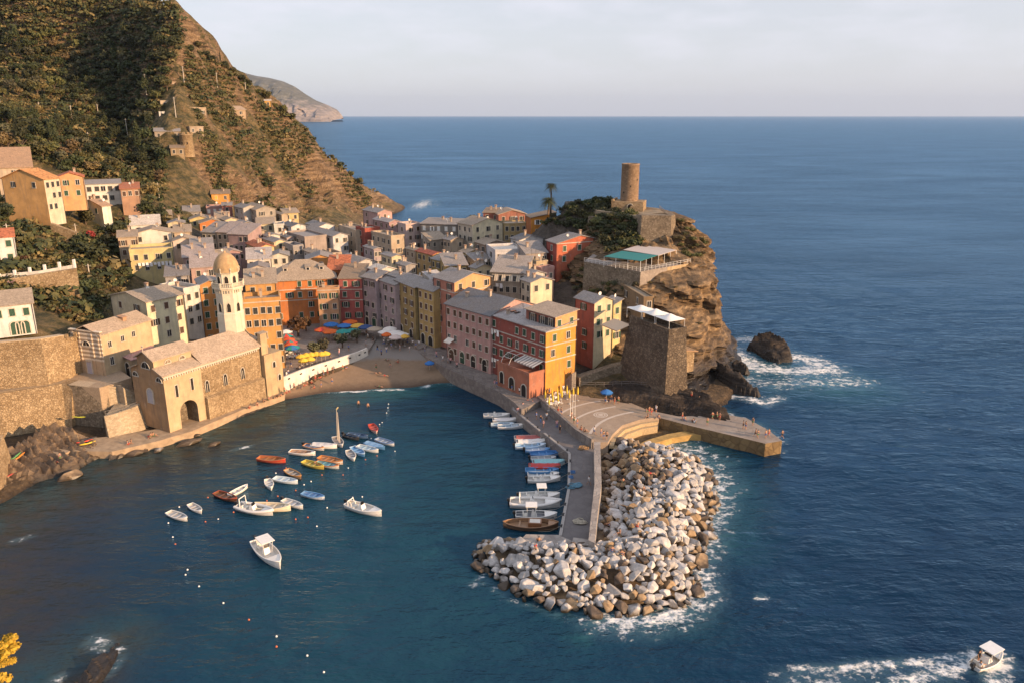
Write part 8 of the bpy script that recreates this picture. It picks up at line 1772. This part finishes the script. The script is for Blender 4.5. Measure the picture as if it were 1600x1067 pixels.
# ------------------------------------------------------------------ people
SKIN = simple('sun_tanned_skin', (0.42, 0.23, 0.14), .6, .1); HAIR = simple('dark_hair', (0.035, 0.022, 0.014), .7, .2)
def body_mesh(pose):
    """one continuous skinned figure about 1.7 m tall, feet or seat at z = 0"""
    if pose == 'stand': J = dict(pel=(0,0,.92), ch=(0,.0,1.28), nk=(0,0,1.46), hd=(0,-.01,1.60), tp=(0,0,1.70), sl=(.19,0,1.40), el=(.26,.02,1.13), wl=(.27,-.08,.90), hl=(.10,0,.86), kl=(.11,-.02,.49), al=(.11,.03,.08), fl=(.12,-.15,.03), sr=(-.19,0,1.40), er=(-.25,.03,1.13), wr=(-.24,-.06,.89), hr=(-.10,0,.86), kr=(-.11,-.01,.49), ar=(-.12,.04,.08), fr=(-.13,-.14,.03))
    elif pose == 'walk': J = dict(pel=(0,0,.90), ch=(0,-.03,1.26), nk=(0,-.05,1.44), hd=(0,-.07,1.58), tp=(0,-.07,1.68), sl=(.19,-.03,1.38), el=(.25,-.15,1.13), wl=(.22,-.32,1.0), hl=(.10,0,.85), kl=(.11,.10,.47), al=(.11,.38,.14), fl=(.12,.28,.03), sr=(-.19,-.03,1.38), er=(-.26,.14,1.15), wr=(-.26,.12,.90), hr=(-.10,0,.85), kr=(-.11,-.22,.50), ar=(-.11,-.30,.08), fr=(-.12,-.48,.04))
    elif pose == 'sit': J = dict(pel=(0,0,.12), ch=(0,.06,.48), nk=(0,.05,.66), hd=(0,.02,.80), tp=(0,.02,.90), sl=(.19,.05,.60), el=(.27,-.08,.36), wl=(.18,-.30,.40), hl=(.10,-.03,.12), kl=(.14,-.40,.44), al=(.12,-.60,.06), fl=(.13,-.78,.03), sr=(-.19,.05,.60), er=(-.28,.16,.34), wr=(-.30,.24,.08), hr=(-.10,-.03,.12), kr=(-.14,-.43,.30), ar=(-.15,-.82,.08), fr=(-.16,-.95,.08))
    else: J = dict(pel=(0,0,.12), ch=(0,.36,.14), nk=(0,.54,.16), hd=(0,.68,.17), tp=(0,.78,.18), sl=(.19,.48,.14), el=(.36,.62,.10), wl=(.22,.80,.12), hl=(.10,-.06,.12), kl=(.12,-.46,.14), al=(.12,-.88,.08), fl=(.14,-.98,.14), sr=(-.19,.48,.14), er=(-.28,.24,.10), wr=(-.28,.02,.08), hr=(-.10,-.06,.12), kr=(-.13,-.42,.34), ar=(-.12,-.74,.08), fr=(-.13,-.88,.06))
    RAD = dict(pel=.145, ch=.15, nk=.06, hd=.098, tp=.07, s=.068, e=.046, w=.030, h=.095, k=.062, a=.042, f=.036)
    names = list(J); V = [Vector(J[n]) for n in names]; ix = {n: i for i, n in enumerate(names)}
    E_ = [('pel','ch'),('ch','nk'),('nk','hd'),('hd','tp')]
    for s_ in 'lr': E_ += [('ch','s'+s_),('s'+s_,'e'+s_),('e'+s_,'w'+s_),('pel','h'+s_),('h'+s_,'k'+s_),('k'+s_,'a'+s_),('a'+s_,'f'+s_)]
    ed = [(ix[a], ix[b_]) for a, b_ in E_]; rad = [RAD.get(n, RAD.get(n[0], .05)) for n in names]
    for s_, sg in (('l', 1), ('r', -1)):      # a palm with four curled fingers and a thumb
        w_, e_ = V[ix['w'+s_]], V[ix['e'+s_]]; d = (w_-e_).normalized(); sd = d.cross(Vector((0, 1, .2))).normalized(); nr = d.cross(sd)
        pi = len(V); V.append(w_ + d*.05); rad.append(.030); ed.append((ix['w'+s_], pi))
        for k in range(4):
            o_ = sd*(k-1.5)*.021; ln = (.075, .085, .08, .062)[k]; a_ = len(V); V.append(w_ + d*.09 + o_); rad.append(.0095); ed.append((pi, a_)); V.append(w_ + d*(.09 + ln*.55) + o_ + nr*.012); rad.append(.0085); ed.append((a_, a_+1)); V.append(w_ + d*(.09 + ln*.9) + o_ + nr*.035); rad.append(.007); ed.append((a_+1, a_+2))
        a_ = len(V); V.append(w_ + d*.055 + sd*.045*sg + nr*.015); rad.append(.011); ed.append((pi, a_)); V.append(w_ + d*.09 + sd*.058*sg + nr*.03); rad.append(.008); ed.append((a_, a_+1))
    me = bpy.data.meshes.new('skeleton'); me.from_pydata([tuple(v) for v in V], ed, []); o = bpy.data.objects.new('skeleton', me); COL.objects.link(o)
    md = o.modifiers.new('skin', 'SKIN'); o.modifiers.new('sub', 'SUBSURF').levels = 1
    if not me.skin_vertices: me.attributes.new('skin', 'FLOAT', 'POINT') if False else None
    return o, rad, J
def finish_body(o, rad):
    me = o.data; bpy.context.view_layer.objects.active = o
    if not me.skin_vertices:
        o.modifiers.remove(o.modifiers['skin']); bpy.context.view_layer.update()
        bpy.ops.object.select_all(action='DESELECT'); o.select_set(True); bpy.ops.object.modifier_add(type='SKIN'); o.modifiers[-1].name = 'skin'
        s_ = o.modifiers.get('sub'); 
        if s_: o.modifiers.remove(s_); o.modifiers.new('sub', 'SUBSURF').levels = 1
    for sv, r in zip(me.skin_vertices[0].data, rad): sv.radius = (r, r*.85 if r > .12 else r)
    me.skin_vertices[0].data[0].use_root = True
    dg = bpy.context.evaluated_depsgraph_get(); new = bpy.data.meshes.new_from_object(o.evaluated_get(dg)); bpy.data.objects.remove(o); new.name = 'person'
    new.materials.clear(); new.materials.append(SKIN); new.polygons.foreach_set('use_smooth', [True]*len(new.polygons)); return new
POSES = {}
for ps in ('stand', 'walk', 'sit', 'lie'):
    o, rad, J = body_mesh(ps); POSES[ps] = (finish_body(o, rad), J)
CLO = {}
def cloth_mesh(pose, what, c):
    k = (pose, what, c)
    if k in CLO: return CLO[k]
    J = {n: Vector(v) for n, v in POSES[pose][1].items()}; b = MB()
    if what == 'hair':
        up = (J['tp']-J['nk']).normalized(); c_ = J['hd'] + up*.045; n = 8
        for i in range(4): pass
        b.tube([c_ - up*.05 + Vector((0, .03, 0)), c_ + up*.02 + Vector((0, .015, 0)), c_ + up*.075], [.10, .112, .06], 8)
        CLO[k] = b.mesh('hair', HAIR); return CLO[k]
    m = simple('cloth', c, .8, .08)
    if what in ('shorts', 'trousers'):
        b.tube([J['pel'].lerp(J['ch'], .18), J['pel'], J['pel'].lerp((J['hl']+J['hr'])/2, .9)], [.158, .168, .165], 10)
        for s_ in 'lr':
            L_ = [J['h'+s_], J['h'+s_].lerp(J['k'+s_], .6)] if what == 'shorts' else [J['h'+s_], J['k'+s_], J['k'+s_].lerp(J['a'+s_], .85)]; b.tube(L_, [.112, .098] if what == 'shorts' else [.112, .082, .066], 8)
    elif what == 'shirt':
        b.tube([J['pel'].lerp(J['ch'], .05), J['ch'], J['ch'].lerp(J['nk'], .7)], [.168, .178, .10], 10)
        for s_ in 'lr': b.tube([J['s'+s_].lerp(J['ch'], .4), J['s'+s_], J['s'+s_].lerp(J['e'+s_], .6)], [.085, .082, .07], 7)
    elif what == 'bikini': b.tube([J['pel'].lerp(J['ch'], .72), J['pel'].lerp(J['ch'], .95)], [.163, .166], 10)
    CLO[k] = b.mesh(what if what != 'bikini' else 'swim_top', m); return CLO[k]
PC = {'white': (.75,.74,.72), 'black': (.02,.02,.022), 'blue': (.06,.14,.36), 'red': (.5,.05,.04), 'grey': (.3,.3,.31), 'pink': (.65,.35,.36), 'beige': (.5,.42,.31), 'green': (.08,.2,.1)}
def person(p, pose, hdg, top, bottom, where, group):
    o = link_mesh('person', POSES[pose][0]); o.location = p; o.rotation_euler = (0, 0, R(hdg))
    verb = {'stand': 'standing', 'walk': 'walking', 'sit': 'sitting', 'lie': 'lying'}[pose]
    link_mesh('hair', cloth_mesh(pose, 'hair', 0), o)
    bt_ = 'trousers' if bottom[0] == 'T' else 'shorts'; bc = bottom[1:] if bottom[0] in 'TS' else bottom
    link_mesh(bt_, cloth_mesh(pose, bt_, PC[bc]), o)
    if top == 'none': d = f'bare chested person in {bc} swimming shorts'
    elif top[0] == 'B': link_mesh('swim_top', cloth_mesh(pose, 'bikini', PC[top[1:]]), o); d = f'person in a {top[1:]} swim top and {bc} shorts'
    else: link_mesh('shirt', cloth_mesh(pose, 'shirt', PC[top]), o); d = f'person in a {top} shirt and {bc} {bt_}'
    tag(o, f'{d} {verb} {where}', 'person', group); return o
def crowd(spots, where, group, poses, tops, bots, z=None, seed=1):
    r2 = random.Random(seed)
    for q in spots:
        zz = q[2] if len(q) > 2 else z; p = at_z(q[0], q[1], zz); person(p, r2.choice(poses), r2.uniform(0, 360), r2.choice(tops), r2.choice(bots), where, group)
SW = ['none', 'none', 'none', 'Bred', 'Bblack', 'Bblue']; SB = ['Sred', 'Sblack', 'Sblue', 'Sgreen']; TT = ['white', 'white', 'black', 'blue', 'grey', 'pink', 'beige', 'red']; TBT = ['Tblack', 'Sgrey', 'Sbeige', 'Tblue', 'Sblack']
crowd([(809,647),(838,655),(845,660),(849,668),(854,656),(870,668),(875,676),(920,757),(817,640),(824,634),(832,636)], 'on the harbour pier', 'people on the pier', ['walk', 'stand'], TT, TBT, PIERZ, 2)
crowd([(1196,684),(1201,682),(1180,682),(1184,684),(1222,684),(1176,664),(1161,669),(1165,670),(1113,655),(1120,654),(1124,656),(1105,664),(1085,660),(1083,659),(1070,656),(1066,655)], 'on the bathing jetty', 'people on the jetty', ['stand', 'stand', 'sit', 'walk'], SW + ['white'], SB, 2.7, 3)
crowd([(1010,643),(1014,646),(1018,648),(1029,653),(1012,652),(1025,644),(939,681),(943,686),(948,686),(928,678),(946,630),(951,627),(955,628),(960,631),(966,630),(893,655),(897,661),(902,666),(908,671),(913,674),(877,648),(872,645)], 'on the broad concrete platform', 'people on the platform', ['stand', 'sit', 'stand', 'walk'], SW + ['white'], SB, PLZ, 4)
crowd([(868,605),(875,603),(884,600),(880,612),(866,622),(888,606),(895,604),(900,602),(858,617)], 'among closed yellow umbrellas', 'people among the yellow umbrellas', ['stand', 'walk'], TT, TBT, PLZ, 5)
crowd([(1042,603,5.6),(1046,601,5.6),(1049,604,5.4),(1086,624,3.8),(1092,630,3.6),(1080,622,4.0)], 'on rocks below the bastion', 'bathers below the bastion', ['stand', 'sit'], SW, SB, None, 6)
crowd([(500,590,1.8),(506,589,1.8),(512,586,1.9),(520,583,1.9),(493,595,1.6),(487,598,1.5),(480,600,1.4),(475,603,1.4),(470,606,1.3),(460,609,1.2),(452,612,1.2),(536,580,2.1),(541,575,2.2),(590,583,1.6),(588,578,1.8),(602,587,1.4),(519,600,.9),(491,606,.7),(502,605,.7),(594,604,.3),(610,572,2.2),(622,566,2.4),(604,562,2.5)], 'on the small beach', 'people on the beach', ['stand', 'sit', 'lie', 'sit'], SW, SB, None, 7)
crowd([(441,617),(434,619),(428,622),(420,625),(412,628),(402,633),(445,615),(448,614),(390,638),(200,694),(205,692),(233,683),(236,682),(240,681),(90,722),(95,720),(98,722)], 'on the shore path', 'bathers on the shore path', ['sit', 'lie', 'stand', 'sit'], SW, SB, 1.45, 8)
crowd([(572,541),(575,530),(573,522),(590,548),(596,555),(604,551),(612,545),(625,548),(640,550),(600,539),(637,536),(645,540),(650,545),(583,535)], 'near the slipway', 'people at the slipway', ['walk', 'stand'], TT, TBT, 3.5, 9)
crowd([(692,565),(700,567),(704,568),(714,575),(682,558),(664,550),(773,604),(776,605),(655,541),(783,600),(800,612),(812,616),(645,533),(835,614),(842,612)], 'on the harbour quay', 'people on the quay', ['walk', 'stand'], TT, TBT, 3.25, 10)
crowd([(461,556),(470,560),(478,561),(490,558),(500,560),(516,560),(530,553),(545,548),(530,556),(455,575),(450,582),(448,590),(468,576),(522,528),(540,526),(532,530)], 'on the piazza terrace', 'people on the piazza terrace', ['stand', 'sit', 'walk'], TT, TBT, Z4, 11)
r2 = random.Random(12)
for px, py, ps in [(955,878,'sit'),(966,874,'sit'),(972,874,'sit'),(1004,777,'sit'),(952,810,'sit'),(974,836,'sit'),(842,868,'lie'),(1001,833,'sit'),(974,755,'sit'),(1016,746,'lie')]:
    g = at_z(px, py, 2.6); best = min(SURF, key=lambda q: (q[0]-g.x)**2 + (q[1]-g.y)**2); person(Vector(best), ps, r2.uniform(120, 300), r2.choice(SW), r2.choice(SB), 'on a breakwater boulder', 'bathers on the breakwater boulders')
person(at_z(842, 846, 2.42), 'sit', 200, 'none', 'Sblack', 'on the pier end landing', None)
for px, py, lb_ in ((560, 631, 'swimmer standing chest deep near the beach, left of a pair'), (575, 635, 'swimmer standing chest deep near the beach, right of a pair')):
    p = at_z(px, py, 0); o = person(p - Vector((0, 0, .75)), 'stand', 40, 'none', 'Sblack', 'in the water', None); o['label'] = lb_
rt_, at_f = WAKER; M_ = Matrix.Translation(rt_.location) @ rt_.rotation_euler.to_matrix().to_4x4()
person(M_ @ Vector((-1.3, .3, .35)), 'stand', 26, 'black', 'Sblack', 'at the speeding boat helm', None); person(M_ @ Vector((-2.0, -.4, .55)), 'sit', 120, 'white', 'Sbeige', 'in the speeding boat stern', None)

# ------------------------------------------------------------------ flowering plant close to the viewer, on a spur of the hill outside the frame
spur = loft_rock('spur_rock', [(-3, [(-60,-12),(-20,-12),(-17,4),(-20,16),(-40,22),(-62,10)]), (30, [(-48,-6),(-21,-6),(-18.5,6),(-20,15),(-36,18),(-48,8)]), (44.2, [(-38,0),(-22,0),(-18.2,10),(-17.2,16.5),(-26,18),(-36,10)])], (-26, 8), ROCK, 60, 24, 1.0, 5)
tag(spur, 'rocky spur of the hill carrying a yellow flowering plant', 'rock', kind='structure')
def flower_plant(label, base, heads):
    root = empty('flowering_plant', base, 0, label, 'plant'); st = MB(); fl = MB(); r2 = random.Random(4)
    for h_ in heads:
        e = Vector(h_) - Vector(base); st.tube([(0, 0, -.3), tuple(e*.45 + Vector((-.15, 0, .25))), tuple(e)], [.03, .022, .014], 5)
        for _ in range(110):
            v = Vector((r2.gauss(0, 1), r2.gauss(0, 1), abs(r2.gauss(0, 1)))).normalized(); c = e + Vector((v.x*.15, v.y*.15, v.z*.10))*r2.uniform(.5, 1); s_ = .045; u = Vector((r2.gauss(0, 1), r2.gauss(0, 1), r2.gauss(0, 1))).normalized()*s_; w_ = u.cross(v).normalized()*s_
            fl.add([c-u, c+w_, c+u, c-w_], [(0,1,2,3)])
    st.build('stem', simple('plant_stem', (.16, .17, .05), .8, .2), root); fl.build('flower_heads', LEAF['gold'], root)
def near(px, py, t_): a, b, d = ray(px, py); return Vector((a*t_, b*t_, CAMZ + d*t_))
flower_plant('yellow flowering plant leaning into the lower left corner', Vector((-16.9, 15.6, 44.0)), [near(19, 998, 19.5), near(13, 996, 19.6), near(4, 1007, 19.4), near(22, 1010, 19.5), near(18, 1016, 19.7), near(9, 1021, 19.3), near(1, 1018, 19.6), near(3, 1028, 19.8), near(16, 1034, 19.3), near(5, 1036, 19.2), near(10, 1060, 19.2), near(0, 1058, 19.0)])
